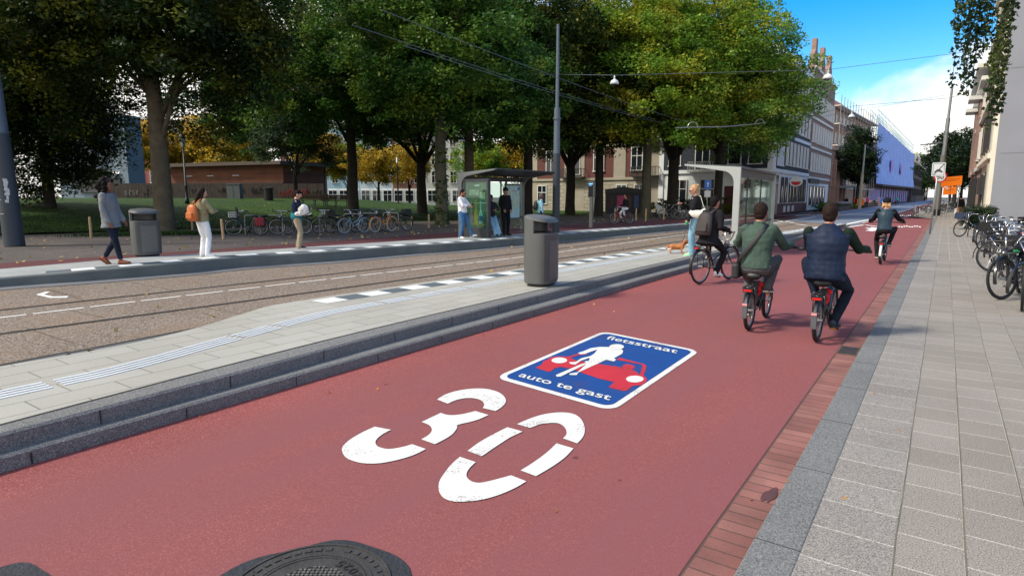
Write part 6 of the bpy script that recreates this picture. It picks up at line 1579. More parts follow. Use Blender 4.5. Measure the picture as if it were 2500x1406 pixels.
# cyclist beyond the far platform
p = G(1525, 548, .1)
cx_ = (p.x - .2, p.y, .1)
bk, inf = bike(cx_, YAW + R(118), 'red bicycle of the rider on the far path', 'city', M('red_frame', (150, 36, 36), 0.35), m_tyre, m_rim, None, (), 'bicycles ridden along the red street', crank=12, cat='bicycle', name='ridden_bicycle')
rider_on(bk, inf, 'rider in dark blazer and white trousers on a red bicycle', cx_, YAW + R(118), H=1.74, lean=.05, up=.12, skin='tan', top=dict(m=d_bl2, name='blazer', infl=.028, hem=-.10, arm=.06), pants=dict(m=d_wh2, w=1.12), shoes=s_black, hair=dict(m=HB['black'], style='short'), group='people riding bicycles', head=(0, 0))

# ------------------------------------------------------------------ woman with the dog
loc = at(1694, 624, ZN)
idg = person('blonde woman in black jacket with bun reading her phone on the platform', loc, YAW - R(-78), H=1.78, lean=.03, hands=((.12, .34, 1.28), (-.20, .20, .86)), feet=((.08, .0, .075, 0), (-.08, .06, .075, .0)), elbow=((.7, -.4, -.6), (-.5, -1, -.2)), skin='fair', bw=1.0,
    top=dict(m=d_bl2, name='jacket', infl=.032, hem=-.02, arm=.066, under=d_black, noise=.008), pants=dict(m=d_ljean, w=1.25, len=.03, flare=.012), shoes=s_green, hair=dict(m=HB['blond'], style='bun', glasses=1), head=(6, 22))
phone(idg, (.10, .44, 1.34), (1, 0, 0), (0, .6, 1), 'pale phone in the raised hand of the blonde woman')
o = held(idg, 'handbag', 'white crescent shoulder bag on the blonde woman', 'bag'); m_wb = M('white_bag', (228, 228, 214), 0.5, 0.05)
C, d_, f_, r_ = idg['C7'], idg['d'], idg['fw'], idg['Rt']; b = MB()
cc_ = idg['P'] - f_ * .03 - r_ * .235 + d_ * .12
b.tube([cc_ + f_ * .19 + d_ * .05, cc_ + f_ * .12, cc_ - d_ * .035, cc_ - f_ * .12 - d_ * .01, cc_ - f_ * .19 + d_ * .09], [(.025, .04), (.05, .085), (.055, .11), (.05, .095), (.025, .045)], 12, up=tuple(d_)); b.build('pouch', m_wb, o, smooth=True)
b = MB(); b.tube([cc_ - f_ * .18 + d_ * .09, C - r_ * .20 - f_ * .17 - d_ * .25, C - r_ * .15 - f_ * .10 + d_ * .0, C - r_ * .10 + f_ * .10 - d_ * .06], [(.022, .006)] * 4, 8, up=tuple(f_)); b.build('strap', m_wb, o, smooth=True)
# leash handle and line
hw = idg['M'] @ (idg['wr'][1] + Vector((0, .03, -.09)))
ls = thing('dog_leash', 'green leash handle with thin line down to the dog', 'leash', hw)
b = MB(); b.box((0, 0, 0), (.05, .12, .09)); b.build('handle', M('leash_green', (30, 150, 96), 0.4), ls, bevel=.02)
# ------------------------------------------------------------------ the dog
def dog(loc, rz, label):
    """long low spaniel-like dog, facing local +y"""
    t = thing('dog', label, 'dog', loc, rz)
    m_fur = M('dog_fur', (190, 118, 66), 0.8, 0.25, 9, bump=0.8, bscale=40); m_ear = M('dog_ear', (122, 60, 32), 0.8, 0.2, 12, bump=0.8, bscale=50); m_pale = M('dog_pale', (216, 170, 128), 0.8, 0.15, 12)
    b = MB()
    b.tube([(0, -.24, .235), (0, -.18, .235), (0, -.02, .225), (0, .10, .225), (0, .18, .235), (0, .22, .25)], [(.05, .055), (.075, .085), (.07, .075), (.08, .095), (.075, .09), (.05, .06)], 14, up=(0, 0, 1))
    b.tube([(0, .16, .26), (0, .215, .33), (0, .235, .37)], [(.065, .07), (.055, .055), (.05, .05)], 12)
    b.ball((0, .255, .395), (.062, .072, .058), 14, 10); b.tube([(0, .28, .385), (0, .345, .365), (0, .375, .36)], [(.04, .036), (.030, .026), (.018, .016)], 10, up=(0, 0, 1))
    for s_ in (-1, 1):
        x = s_ * .05
        b.tube([(x, .15, .22), (x * 1.05, .135, .13), (x * 1.05, .145, .06), (x * 1.05, .16, .02)], [.042, .026, .021, .022], 10); b.ball((x * 1.05, .175, .018), (.026, .036, .018), 10, 6)
        b.tube([(x, -.20, .22), (x * 1.1, -.155, .15), (x * 1.1, -.235, .085), (x * 1.1, -.225, .02)], [.055, .038, .021, .021], 10); b.ball((x * 1.1, -.21, .018), (.026, .036, .018), 10, 6)
    b.tube([(0, -.24, .25), (0, -.31, .22), (0, -.36, .15), (0, -.37, .10)], [.022, .03, .026, .01], 8)
    for k in range(5): b.ball((0, -.12 + k * .06, .15), (.05, .05, .03), 8, 6)
    link('body', remeshed(b, .008, 2, (m_fur,), .006, 26.0), t)
    for s_ in (-1, 1):
        b = MB(); b.tube([(s_ * .05, .245, .425), (s_ * .078, .245, .39), (s_ * .085, .25, .33), (s_ * .08, .255, .29)], [(.012, .03), (.014, .042), (.014, .045), (.01, .022)], 10, up=(0, 1, 0)); b.build('ear', m_ear, t, smooth=True)
        b = MB(); b.ball((s_ * .032, .312, .412), .008, 8, 6); b.build('eye', m_eye, t)
    b = MB(); b.ball((0, .378, .368), (.014, .011, .011), 8, 6); b.build('nose', m_eye, t)
    b = MB(); b.tube([(.06 * math.cos(a), .19 + .03 * math.sin(a) , .30 + .055 * math.sin(a)) for a in np.linspace(0, 2 * math.pi, 15)[:-1]], .011, 6, closed=True, cap=False); b.build('harness', m_ear, t, smooth=True)
    b = MB(); b.tube([(0, .34, .355), (0, .30, .375)], [(.026, .02), (.03, .024)], 8); b.build('muzzle_blaze', m_pale, t, smooth=True)
    return t
p = G(1653, 619, ZN)
dg1 = dog((p.x, p.y, ZN + .006), YAW - R(98), 'small ginger spaniel-like dog with dark ears on a leash'); dg1.scale = (.78,) * 3
dn = Matrix.Translation((p.x, p.y, ZN)) @ Matrix.Rotation(YAW - R(98), 4, 'Z') @ Vector((0, .13, .265))
b = MB(); b.tube([Vector((0, 0, -.04)), dn - hw], .004, 5); b.build('line', m_black, ls)
# ================================================================== BUILDINGS
m_pane = M('window_pane', (30, 36, 44), 0.08, 0.3, 0.7, spec=0.8); m_frw = M('frame_white', (214, 214, 208), 0.6, 0.04); m_frk = M('frame_dark', (44, 46, 48), 0.6); m_blind = M('window_blind', (200, 206, 210), 0.7, 0.05)
m_curt = M('curtain_red', (150, 104, 100), 0.8)
def win_mesh(w, h, kind):
    def f():
        b = MB(); t = .09; d = .10
        b.box((0, 0, h - t / 2), (w, d, t)); b.box((0, 0, t / 2), (w + .14, d + .10, t)); b.box((-w / 2 + t / 2, 0, h / 2), (t, d, h - 2 * t)); b.box((w / 2 - t / 2, 0, h / 2), (t, d, h - 2 * t))
        if kind in ('sash', 'cross'): b.box((0, .01, h * .62), (w - 2 * t, d * .7, .07))
        if kind in ('cross', 'french'): b.box((0, .01, h * .5), (.07, d * .7, h - 2 * t))
        return b.mesh('window')
    return cached(('win', round(w, 2), round(h, 2), kind), f)
def pane_mesh(w, h):
    def f():
        b = MB(); b.box((0, .0, h / 2), (w - .15, .03, h - .16)); return b.mesh('pane')
    return cached(('pane', round(w, 2), round(h, 2)), f)
class Facade:
    """wall plane: s along the front, outward normal towards the viewer side; local frame x = along, y = into the house"""
    def __init__(s, name, label, p0, p1, depth, height, mat, cat='building', group=None, z0=0.0, parent=None):
        p0, p1 = Vector((*p0[:2], z0)), Vector((*p1[:2], z0)); d = p1 - p0
        s.L = d.length; s.rz = math.atan2(d.y, d.x); s.h = height
        s.t = thing(name, label, cat, p0, s.rz, group)
        b = MB(); b.box((s.L / 2, depth / 2, height / 2), (s.L, depth, height)); s.wall = b.build('wall', mat, s.t)
    def win(s, x, z, w, h, kind='sash', frame=None, pane=None):
        f = link('window', win_mesh(w, h, kind), s.t, frame or m_frw, (x, -.09, z)); link('pane', pane_mesh(w, h), f, pane or m_pane, (0, .012, 0)); return f
    def box(s, nm, x, y, z, w, d, h, mat, parent=None):
        b = MB(); b.box((x, y, z), (w, d, h)); return b.build(nm, mat, parent or s.t)
    def band(s, z, h=.3, d=.12, mat=None, nm='cornice', x0=0, x1=None):
        x1 = s.L if x1 is None else x1
        return s.box(nm, (x0 + x1) / 2, -d / 2 - .004, z, x1 - x0, d, h, mat or m_frw)
    def balcony(s, x, z, w, mat, d=.9, h=.95):
        b = MB(); b.box((x, -d / 2 - .06, z), (w, d, .14)); p = b.build('balcony', mat, s.t)
        b = MB(); b.box((x, -d - .03, z + h), (w, .06, .06))
        for k in range(int(w / .16) + 1): b.box((x - w / 2 + k * .16, -d - .03, z + h / 2), (.05, .04, h))
        for s_ in (-1, 1): b.box((x + s_ * (w / 2 - .02), -d / 2 - .06, z + h), (.05, d, .05)); b.box((x + s_ * (w / 2 - .02), -d / 2, z + h / 2), (.04, .04, h))
        b.build('railing', mat, p); return p
m_bk = M('black_brick', (38, 46, 60), 0.75, 0.12, 3, bump=0.1, fine=0.08, fscale=20); m_wplas = M('white_plaster', (222, 228, 230), 0.75, 0.06, 1.0); m_red_d = M('door_oxblood', (78, 24, 32), 0.4)
m_bbrick = M_brick('brown_brick', (132, 100, 90), (150, 114, 100), (150, 138, 128), .24, .08, .012, rot=(R(90), 0, 0)); m_rbrick = M_brick('red_brick', (96, 48, 44), (106, 56, 50), (92, 70, 64), .24, .08, .010, rot=(R(90), 0, 0)); m_crm = M('cream_plaster', (222, 214, 196), 0.8, 0.06, 1.0)
m_crms = M('cream_stone', (158, 150, 134), 0.8, 0.08, 1.0)
m_tilec = M('terracotta_roof', (150, 96, 76), 0.8, 0.15, 4)
XL = -13.45
# corner house: street front and park front, one building
cb = Facade('corner_house', 'black and white corner house with dark red door and balconies', (XL, 61.6), (XL, 79.5), 11, 15.5, m_wplas, group=None)
# street side is seen from +x: local x along +Y, local y = -X (into the house)
for z in (4.15, 7.6, 11.0, 14.6): cb.band(z, .32, .14, m_wplas, 'cornice')
b = MB()
for z0, z1 in ((4.35, 7.4), (7.8, 10.8), (11.2, 14.4)): b.box((cb.L / 2 + .5, -.03, (z0 + z1) / 2), (cb.L - 1.6, .06, z1 - z0))
b.build('dark_wall_panel', m_bk, cb.t)
for z, hh in ((4.75, 2.4), (8.15, 2.3), (11.5, 2.3)):
    cb.win(2.7, z - .15, 2.6, hh + .3, 'blank', m_wplas, m_blind)
    for x in (5.6, 7.4, 9.2, 11.0, 12.8, 14.6, 16.4): cb.win(x, z, .95, hh, 'sash', None, m_blind)
cb.box('door', 1.5, -.08, 1.45, 1.5, .12, 2.9, m_red_d); cb.box('door_light', 1.5, -.08, 3.35, 1.5, .1, .7, m_pane)
cb.box('plinth', 10.2, -.05, .5, 15.2, .1, 1.0, M('plinth_red', (72, 34, 38), 0.7))
for x in (4.2, 6.0, 8.2, 9.8, 11.4, 13.2, 14.6, 16.0): cb.win(x, 1.1, .8, 2.5, 'plain', m_frk)
for x in (5.6, 7.6, 9.8): cb.box('cellar_light', x, -.12, .45, .9, .06, .6, m_blind)
sgn = MB(); sgn.tube([(6.6, -.5, 3.3), (6.6, -.5, 3.3001)], .1, 6)
d1 = MB(); d1.v = []; d1.plate([(.62 * math.cos(a), .5 * math.sin(a)) for a in np.linspace(0, 6.283, 29)[:-1]], (7.2, -.75, 3.2), (0, 1, 0), (0, 0, 1), .16)
sb = d1.build('round_shop_sign', m_signw, cb.t)
d2 = MB()
for s_ in (-1, 1): d2.plate([(.46 * math.cos(a), .36 * math.sin(a)) for a in np.linspace(math.pi if True else 0, 2 * math.pi, 17)], (7.2 + (.17 if s_ > 0 else -.006), -.75, 3.2), (0, 1, 0), (0, 0, 1), .006)
d2.build('red_half_disc', m_signr, sb)
# park front of the same house: faces -Y
def park_front(t, origin, L, fn):
    pass
pf = thing('front_part', None, None, (0, 0, 0)); bpy.data.objects.remove(pf)
class Side(Facade):
    """another front of an existing building, in that building's own axes"""
    def __init__(s, base, origin, ang, L):
        s.t = base.t; s.L = L; s.o = Vector(origin); s.q = Matrix.Rotation(ang, 4, 'Z')
    def _put(s, o): o.matrix_basis = Matrix.Translation(s.o) @ s.q @ o.matrix_basis; return o
    def win(s, *a, **k): return s._put(Facade.win(s, *a, **k))
    def box(s, nm, *a, parent=None, **k): return s._put(Facade.box(s, nm, *a, **k))
    def balcony(s, *a, **k): return s._put(Facade.balcony(s, *a, **k))
# local frame of cb: x=+Y, y=-X.  The park front runs from the corner towards -X, i.e. along local +y, facing local -x
pk = Side(cb, (0, 11.0, 0), -R(90), 11.0)      # x' runs from the far end to the corner; front faces -Y world
for z in (4.15, 15.2): pk.band(z, .34, .16, m_wplas)
pk.box('dark_wall_panel', 5.5, -.03, 9.6, 10.2, .06, 10.6, m_bk)
for x in (.2, 10.8): pk.box('white_pilaster', x, -.06, 7.6, .5, .12, 15, m_wplas)
for z in (4.7, 8.1, 11.5):
    for x, w in ((1.6, 1.3), (9.4, 1.3), (7.5, 1.3)): pk.win(x, z, w, 2.3, 'sash')
    pk.win(4.4, z - .5, 1.5, 2.8, 'french')
    pk.balcony(4.4, z - .6, 2.3, m_frw)
for x in (2.2, 5.0, 9.2): pk.win(x, .9, 1.5, 2.5, 'cross')
pk.box('door', 7.3, -.08, 1.35, 1.2, .1, 2.7, m_red_d)
# red brick and cream house beside it, same park front, farther left
ca = Vector((XL - 11.1, 61.75)); cbk = Vector((XL - 27.5, 62.0))
rb = Facade('brick_house', 'red brick house with cream stone bands behind the tree trunks', cbk, ca, 10, 15.2, m_rbrick)
L = rb.L
for x0, x1 in ((0, 1.3), (5.0, 7.6), (11.2, 12.6), (15.2, L)): rb.box('cream_pier', (x0 + x1) / 2, -.034, 7.6, x1 - x0, .068, 15.0, m_crms)
rb.box('cream_base', L / 2, -.03, 1.75, L, .06, 3.5, M_brick('cream_rustic', (156, 149, 132), (165, 158, 141), (115, 107, 94), .9, .42, .03, rot=(R(90), 0, 0)))
for z in (3.6, 7.2, 10.9, 14.9): rb.band(z, .26, .2, m_crms)
for z in (4.2, 7.8, 11.4):
    for x in (3.2, 9.4, 13.9): rb.win(x, z + .2, 1.35, 2.5, 'cross')
    rb.win(6.3, z - .1, 1.6, 2.9, 'cross'); rb.balcony(6.3, z - .4, 2.9, m_frk)
    rb.balcony(15.0, z - .4, 3.0, m_frk)
for x in (2.0, 12.2, 14.3): rb.win(x, .8, 1.3, 2.2, 'cross')
# dark poster wall before it
pw = thing('poster_kiosk', 'dark poster wall with a pink poster before the brick house', 'billboard', T(1522, 57), YAW + R(4)); pw.location.z = 0.05; pw.scale = (.52, .6, .64)
b = MB(); b.box((0, 0, 1.6), (6.4, .5, 3.0)); b.build('panel', M('kiosk_dark', (34, 34, 48), 0.5, 0.1), pw)
b = MB(); b.tube([(-3.3, 0, 3.1), (0, 0, 3.5), (3.3, 0, 3.1)], [(.12, .5)] * 3, 10, up=(0, 0, 1)); b.build('canopy', m_sheld, pw)
for x, w, col, nm in ((-2.3, 1.0, (60, 40, 44), 'poster_brown'), (-.6, 1.25, (196, 70, 120), 'poster_pink'), (.9, .9, (90, 60, 60), 'poster_rust'), (2.3, .8, (70, 96, 150), 'poster_steelblue')):
    b = MB(); b.box((x, -.26, 1.85), (w, .03, 1.75)); b.build('poster', M(nm, col, 0.5, 0.25, 3), pw)
# brown brick house with white windows, next along the street
bh = Facade('brick_house', 'brown brick house with rows of white windows beyond the corner', (XL, 79.6), (XL, 95.5), 11, 16.5, m_bbrick)
for z in (3.9, 7.4, 10.8, 16.3): bh.band(z, .25, .12, m_frw)
for z in (4.6, 8.0, 11.4):
    for x in np.arange(1.2, 15.6, 1.75): bh.win(x, z, 1.0, 2.2, 'sash', None, m_blind)
bh.box('shop_front', 8, -.02, 1.7, 15.0, .04, 3.2, m_wplas)
for x in (2.0, 4.4, 6.8, 9.2, 11.6): bh.win(x, .7, 1.4, 2.3, 'plain', m_frk)
bh.box('shop_fascia', 4.0, -.14, 3.55, 6.5, .06, .6, m_frk)
b = MB()
for x in (2.5, 8.0, 13.4):
    b.plate([(x - 2.2, 16.5), (x - 1.2, 17.4), (x - 1.2, 18.1), (x - .5, 18.7), (x - .5, 19.9), (x + .5, 19.9), (x + .5, 18.7), (x + 1.2, 18.1), (x + 1.2, 17.4), (x + 2.2, 16.5)], (0, .4, 0), (1, 0, 0), (0, 0, 1), -.5)
b.build('stepped_gable', m_bbrick, bh.t)
# brick church like hall with corner tower and statue
ch = Facade('brick_hall', 'dark brick hall with buttresses and statue topped tower', (XL - 1.2, 96.5), (XL - .9, 118), 12, 8.8, m_bbrick)
for z in (3.4, 6.6, 8.7): ch.band(z, .25, .18, M('stone_band', (150, 132, 118), 0.8))
for x in (1.5, 5.5, 9.5, 13.5, 17.5, 20.5): ch.box('buttress', x, -.25, 3.6, .8, .5, 7.2, m_bbrick)
for x in (3.5, 7.5, 11.5, 15.5): ch.win(x, 3.8, 1.6, 2.4, 'cross')
b = MB(); b.box((1.7, 1.6, 6.5), (3.0, 3.0, 13.0)); b.box((1.7, 1.6, 13.2), (3.4, 3.4, .5)); b.box((1.7, 1.6, 14.2), (2.0, 2.0, 1.8)); tw_ = b.build('tower', m_bbrick, ch.t)
b = MB(); b.tube([(1.7, 1.6, 15.1), (1.7, 1.6, 15.8), (1.7, 1.6, 16.6), (1.7, 1.6, 17.4), (1.7, 1.6, 17.8)], [.6, .45, .5, .28, .2], 10); b.ball((1.7, 1.6, 18.0), .3); b.build('statue', M('statue_stone', (130, 134, 120), 0.8), tw_, smooth=True)
b = MB(); b.add([(4, .2, 8.8), (21.5, .2, 8.8), (21.5, 11, 8.8), (4, 11, 8.8), (6, 5.6, 12.5), (20, 5.6, 12.5)], [(0, 1, 5, 4), (1, 2, 5), (2, 3, 4, 5), (3, 0, 4)]); b.build('roof', m_tilec, ch.t)
ch.box('porch_roof', 18.0, -1.4, 3.2, 7.0, 2.6, .25, M('porch_blue', (160, 190, 206), 0.5))
b = MB()
for x in (14.8, 18.0, 21.2): b.box((x, -2.5, 1.5), (.25, .25, 3.1))
b.build('porch_post', m_frk, ch.t)
# terracotta roofed apartments set back, with scaffold bars
ap = Facade('apartment_house', 'pinkish apartment house with terracotta roof and scaffolding', (XL - 4, 120), (XL - 1.5, 160), 12, 17, M('pink_render', (176, 142, 126), 0.8, 0.08, 1.0))
for z in (4, 7.5, 11, 14.5):
    for x in np.arange(2, 39, 3.2): ap.win(x, z, 1.6, 1.9, 'cross')
for z in (3.2, 6.8, 10.4, 14.0, 17.0): ap.box('scaffold_deck', ap.L / 2, -1.0, z, ap.L, 1.2, .16, M('scaffold_plank', (206, 196, 186), 0.8))
b = MB()
for x in np.arange(0, 40, 2.6): b.cyl((x, -1.6, 0), (x, -1.6, 18.6), .06, 6)
b.build('scaffold_tube', m_galv, ap.t)
b = MB(); b.add([(0, -.3, 17), (40, -.3, 17), (40, 12, 17), (0, 12, 17), (3, 5.6, 22), (37, 5.6, 22)], [(0, 1, 5, 4), (1, 2, 5), (2, 3, 4, 5), (3, 0, 4)]); b.build('roof', m_tilec, ap.t)
# scaffolded block wrapped in violet blue netting
nb = thing('netted_building', 'block wrapped in violet blue scaffold netting along the street', 'building', (XL - .4, 164, 0), math.atan2(235 - 164, -9.3 - (XL - .4)))
NL = math.hypot(235 - 164, -9.3 - (XL - .4))
b = MB(); b.box((NL / 2, 6.5, 7.2), (NL - 1, 10, 14.4)); b.build('wall', m_bbrick, nb)
m_net = M('violet_netting', (152, 180, 240), 0.8, 0.10, 0.5, bump=0.5, bscale=1.2, fine=0.08, fscale=6)
def drape(x0, x1, z0, z1a, z1b, yb, nx, nz):
    b = MB(); vs = []; fs = []
    for i in range(nx + 1):
        for j in range(nz + 1):
            x = x0 + (x1 - x0) * i / nx; zt = z1a + (z1b - z1a) * i / nx; z = z0 + (zt - z0) * j / nz
            vs.append((x, yb - .12 * math.sin(i * 2.1) - .10 * math.sin(i * .9 + j * .8) - (.5 * (1 - j / nz) ** 3 if z0 > 2 else 0), z))
    for i in range(nx):
        for j in range(nz): a = i * (nz + 1) + j; fs.append((a, a + nz + 1, a + nz + 2, a + 1))
    b.add(vs, fs); return b
drape(0, NL, 4.6, 18.2, 14.6, 0.0, 70, 16).build('netting', m_net, nb, smooth=True)
drape(0, NL, 0.1, 3.6, 3.4, .9, 40, 5).build('lower_netting', M('violet_hoarding', (168, 156, 212), 0.8, 0.08, 1), nb, smooth=True)
b = MB(); b.box((NL / 2, -.6, 4.2), (NL + .4, 2.6, .35)); b.build('canopy_deck', M('canopy_brown', (66, 54, 52), 0.8, 0.2, 2), nb)
b = MB()
for x in np.arange(1.5, NL, 4): b.cyl((x, -1.4, 0), (x, -1.4, 4.1), .09, 6)
b.build('canopy_post', m_frk, nb)
b = MB()
for x in np.arange(0, NL, 2.2):
    zt = 18.2 + (14.6 - 18.2) * x / NL
    for y in (.3, 1.8): b.cyl((x, y, zt - 3), (x, y, zt + 3.2), .05, 5)
for dz in (.8, 1.8, 2.8):
    for y in (.3, 1.8): b.cyl((0, y, 18.2 + dz), (NL, y, 14.6 + dz), .045, 5)
b.build('scaffold_tube', M('scaffold_pale', (150, 190, 200), 0.5, metal=0.3), nb)
m_netr = M('net_logo_rose', (182, 150, 214), 0.8)
for x, nm in ((22, 'net_emblem'), (40, 'net_emblem')):
    b = MB(); b.plate([(2.0 * math.cos(a), 1.6 * math.sin(a)) for a in np.linspace(0, 6.283, 21)[:-1]], (x, -.55, 9.3), (1, 0, 0), (0, 0, 1), -.03); b.build(nm, m_netr, nb)
bb_ = Facade('brown_building', 'long dark brown building with pale attic beyond the netting', (-9.2, 236), (-8.0, 330), 14, 12.5, M('dark_brown_brick', (84, 68, 62), 0.85, 0.14, 1.2))
for z in (2, 5.4, 8.8):
    for x in np.arange(3, 92, 4.5): bb_.win(x, z, 2.2, 2.3, 'cross', m_frk)
bb_.band(14.0, 2.6, .2, M('pale_attic', (196, 182, 176), 0.8), 'attic')
b = MB()
for x in np.arange(1.5, 93, 3.0): b.box((x, -.28, 14.0), (.5, .16, 2.6))
b.build('attic_post', m_frw, bb_.t)
# right hand side: cream house with grey gable wall
m_gable = M('grey_gable_render', (136, 139, 148), 0.85, 0.05, 0.6, fine=0.03)
XR = 2.0
rh = Facade('cream_house', 'cream plaster house with plain grey gable wall on the right', (XR, 58.0), (XR, 42.8), 14, 17.0, m_crm)
# local x runs -Y, local y = +X
rh.box('gable_wall', rh.L + .03, 7.05, 8.5, .06, 14.1, 17.0, m_gable)
for z in (4.0, 8.4, 12.6): rh.box('render_joint', rh.L + .064, 7.0, z, .012, 13.6, .03, M('joint_grey', (122, 122, 128), 0.9))
rh.box('corner_pilaster', rh.L - .7, -.10, 8.5, 1.5, .2, 17.0, m_crm)
for z in (3.9, 7.6, 11.6, 14.6): rh.band(z, .28, .34, m_crm)
for z in (4.6, 8.3, 12.2):
    for x in (2.2, 5.4, 8.6, 11.6): rh.win(x, z, 1.3, 2.4, 'sash', m_frk)
for x in (3.6, 10.0): rh.win(x, .9, 1.7, 2.3, 'plain', m_frk)
for x in (5.2, 8.8, 11.2): rh.box('wall_case', x, -.18, 2.4, .9, .3, 1.1, m_frk)
b = MB(); b.tube([(rh.L - 1.7, -.16, 0.3), (rh.L - 1.7, -.16, 7.2), (rh.L - 1.9, -.4, 7.9), (rh.L - 1.9, -.4, 16.5)], .09, 8); b.build('downpipe', M('pipe_grey', (150, 146, 138), 0.6), rh.t)
b = MB(); b.ball((rh.L - 1.3, -.3, 8.3), .16); b.cyl((rh.L - 1.3, 0, 8.3), (rh.L - 1.3, -.4, 8.3), .05); b.build('wire_anchor', m_frk, rh.t)
rh.box('roof_cornice', rh.L / 2, -.5, 15.9, rh.L, 1.0, .5, m_frw)
# brick terrace behind it
rt = Facade('brick_terrace', 'red brick terrace with white cornices beyond the cream house', (XR - .1, 80), (XR - .1, 58.1), 12, 11.4, m_bbrick)
for z, d in ((11.2, .8), (10.3, .5), (3.8, .2), (7.6, .2)): rt.band(z, .28, d, m_frw)
for z in (4.5, 8.0):
    for x in np.arange(2, 21, 3.6): rt.win(x, z, 1.4, 2.3, 'sash')
for x in np.arange(6, 20, 9): rt.box('bay', x, -.15, 6.5, 2.6, .3, 6.0, m_bbrick); rt.box('bay_roof', x, -.2, 9.6, 3.0, 1.7, .3, m_frw)
for x in np.arange(3, 20, 5): rt.win(x, .8, 1.6, 2.4, 'plain', m_frk)
# trellis and hedge at the gable
p = P(2486, 520, 31.5)
tr = thing('trellis', 'dark square mesh trellis against the grey gable wall', 'trellis', (3.95, 41.6, 0.034), 0)
b = MB()
for k in range(6): b.cyl((k * .32, 0, .5), (k * .32, 0, 2.3), .014, 5)
for k in range(7): b.cyl((0, 0, .5 + k * .3), (1.6, 0, .5 + k * .3), .014, 5)
b.build('mesh_panel', m_frk, tr); b = MB(); b.box((0, .02, 1.1), (.05, .05, 2.2)); b.box((1.6, .02, 1.1), (.05, .05, 2.2)); b.build('post', m_frk, tr)

# park side: wooden hut, fence, blue grey building, far row houses
m_wood = M_brick('hut_boards', (112, 66, 44), (92, 54, 38), (44, 28, 20), 6.0, .22, .012, rot=(R(90), 0, 0), off=.3, stain=.2, fine=.1, fscale=14)
pa, pb2 = T(418, 66), T(694, 60)
hut = Facade('wooden_hut', 'low brown boarded hut with flat roof behind the park fence', (pa.x, pa.y), (pb2.x, pb2.y), 6, 3.6, m_wood, z0=1.2)
b = MB(); b.box((hut.L / 2 + .1, 2.8, 3.72), (hut.L + .9, 7.4, .34)); b.build('roof', M('roof_felt', (78, 66, 58), 0.8), hut.t)
for x in (3, 6, 9.5): hut.box('vent_strip', x, -.04, 2.6, .9, .06, .08, m_galv)
hut.box('lower_dark_boards', hut.L / 2 + .6, -.05, .95, hut.L - 1.2, .08, 1.9, M_brick('dark_boards', (66, 46, 38), (56, 40, 34), (30, 22, 18), 5.0, .22, .012, rot=(R(90), 0, 0), off=.4))
b = MB(); b.cyl((0.2, -.8, 0), (.2, -.8, 3.5), .07); b.cyl((0.2, -.8, 2.7), (1.3, -.8, 3.5), .06); b.build('porch_post', m_galv, hut.t)
# fence of upright boards with graffiti
fa_, fb_ = T(255, 56), T(792, 57)
fz = ground_z((fa_.x + fb_.x) / 2, (fa_.y + fb_.y) / 2)
fn = thing('board_fence', 'weathered upright board fence with graffiti tags along the lawn', 'fence', (fa_.x, fa_.y, 1.28), math.atan2(fb_.y - fa_.y, fb_.x - fa_.x))
FL = math.hypot(fb_.x - fa_.x, fb_.y - fa_.y); rs = np.random.RandomState(3); b = MB()
for k in range(int(FL / .14)): b.box((k * .14 + .07, rs.uniform(-.01, .01), .8), (.128, .03, 1.6 + rs.uniform(-.02, .02)))
b.build('boards', M('fence_wood', (78, 68, 62), 0.85, 0.25, 2), fn); b = MB(); b.box((FL / 2, .05, .3), (FL, .06, .1)); b.box((FL / 2, .05, 1.35), (FL, .06, .1)); b.build('rail', M('fence_wood', (78, 68, 62)), fn)
def scrawl(x0, w, h, z, seed, mt):
    r_ = np.random.RandomState(seed); b = MB(); n = int(w / .28)
    for k in range(n):
        cx = x0 + k * w / n; pts = [(cx + .11 * math.cos(a) * r_.uniform(.6, 1.2), -.035, z + h * .5 * math.sin(a) * r_.uniform(.6, 1.1)) for a in np.linspace(r_.uniform(0, 3), r_.uniform(4, 7.5), 8)]
        b.tube(pts, .022, 4)
    return b.build('graffiti', mt, fn)
m_gk = M('spray_black', (20, 20, 22), 0.6); m_gw = M('spray_white', (170, 170, 168), 0.6); m_gr = M('spray_red', (168, 40, 44), 0.6)
for fx, w, h, z, sd, mt in ((.10, 1.4, .5, .75, 1, m_gw), (.20, 1.9, 1.0, 1.0, 2, m_gk), (.40, 1.5, .5, .9, 3, m_gk), (.52, 2.4, .4, 1.0, 4, m_gk), (.675, 1.6, .7, .95, 5, m_gk), (.80, 2.6, .7, .8, 6, m_gr), (.92, 1.6, .5, .8, 7, m_gk)): scrawl(fx * FL, w, h, z, sd, mt)
pa, pb2 = T(150, 70), T(318, 68.6)
bg = Facade('panel_building', 'blue grey panelled building half hidden by the dark bushy tree', (pa.x, pa.y), (pb2.x, pb2.y), 2.5, 9.5, M('blue_panel', (116, 132, 146), 0.6, 0.05, 0.6), z0=1.1)
for z in (1.6, 3.6, 5.8): bg.box('panel_joint', bg.L / 2, -.006, z, bg.L, .012, .04, m_frk)
for x in (2.2, 4.4, 6.4): bg.box('panel_joint', x, -.006, 6.0, .04, .014, 7, m_frk)
for x in (1.4, 5.2): bg.win(x, 6.6, 1.8, 1.5, 'plain', m_frk)
bg.win(4.0, 1.0, 2.6, 1.6, 'plain', m_frk); bg.box('wall_lamp', 7.3, -.15, 3.2, 1.0, .12, .14, M_emit('lit_tube', (250, 240, 220), 1.2)); bg.box('vent_grille', 7.3, -.1, 2.3, 1.2, .2, .7, m_frk)
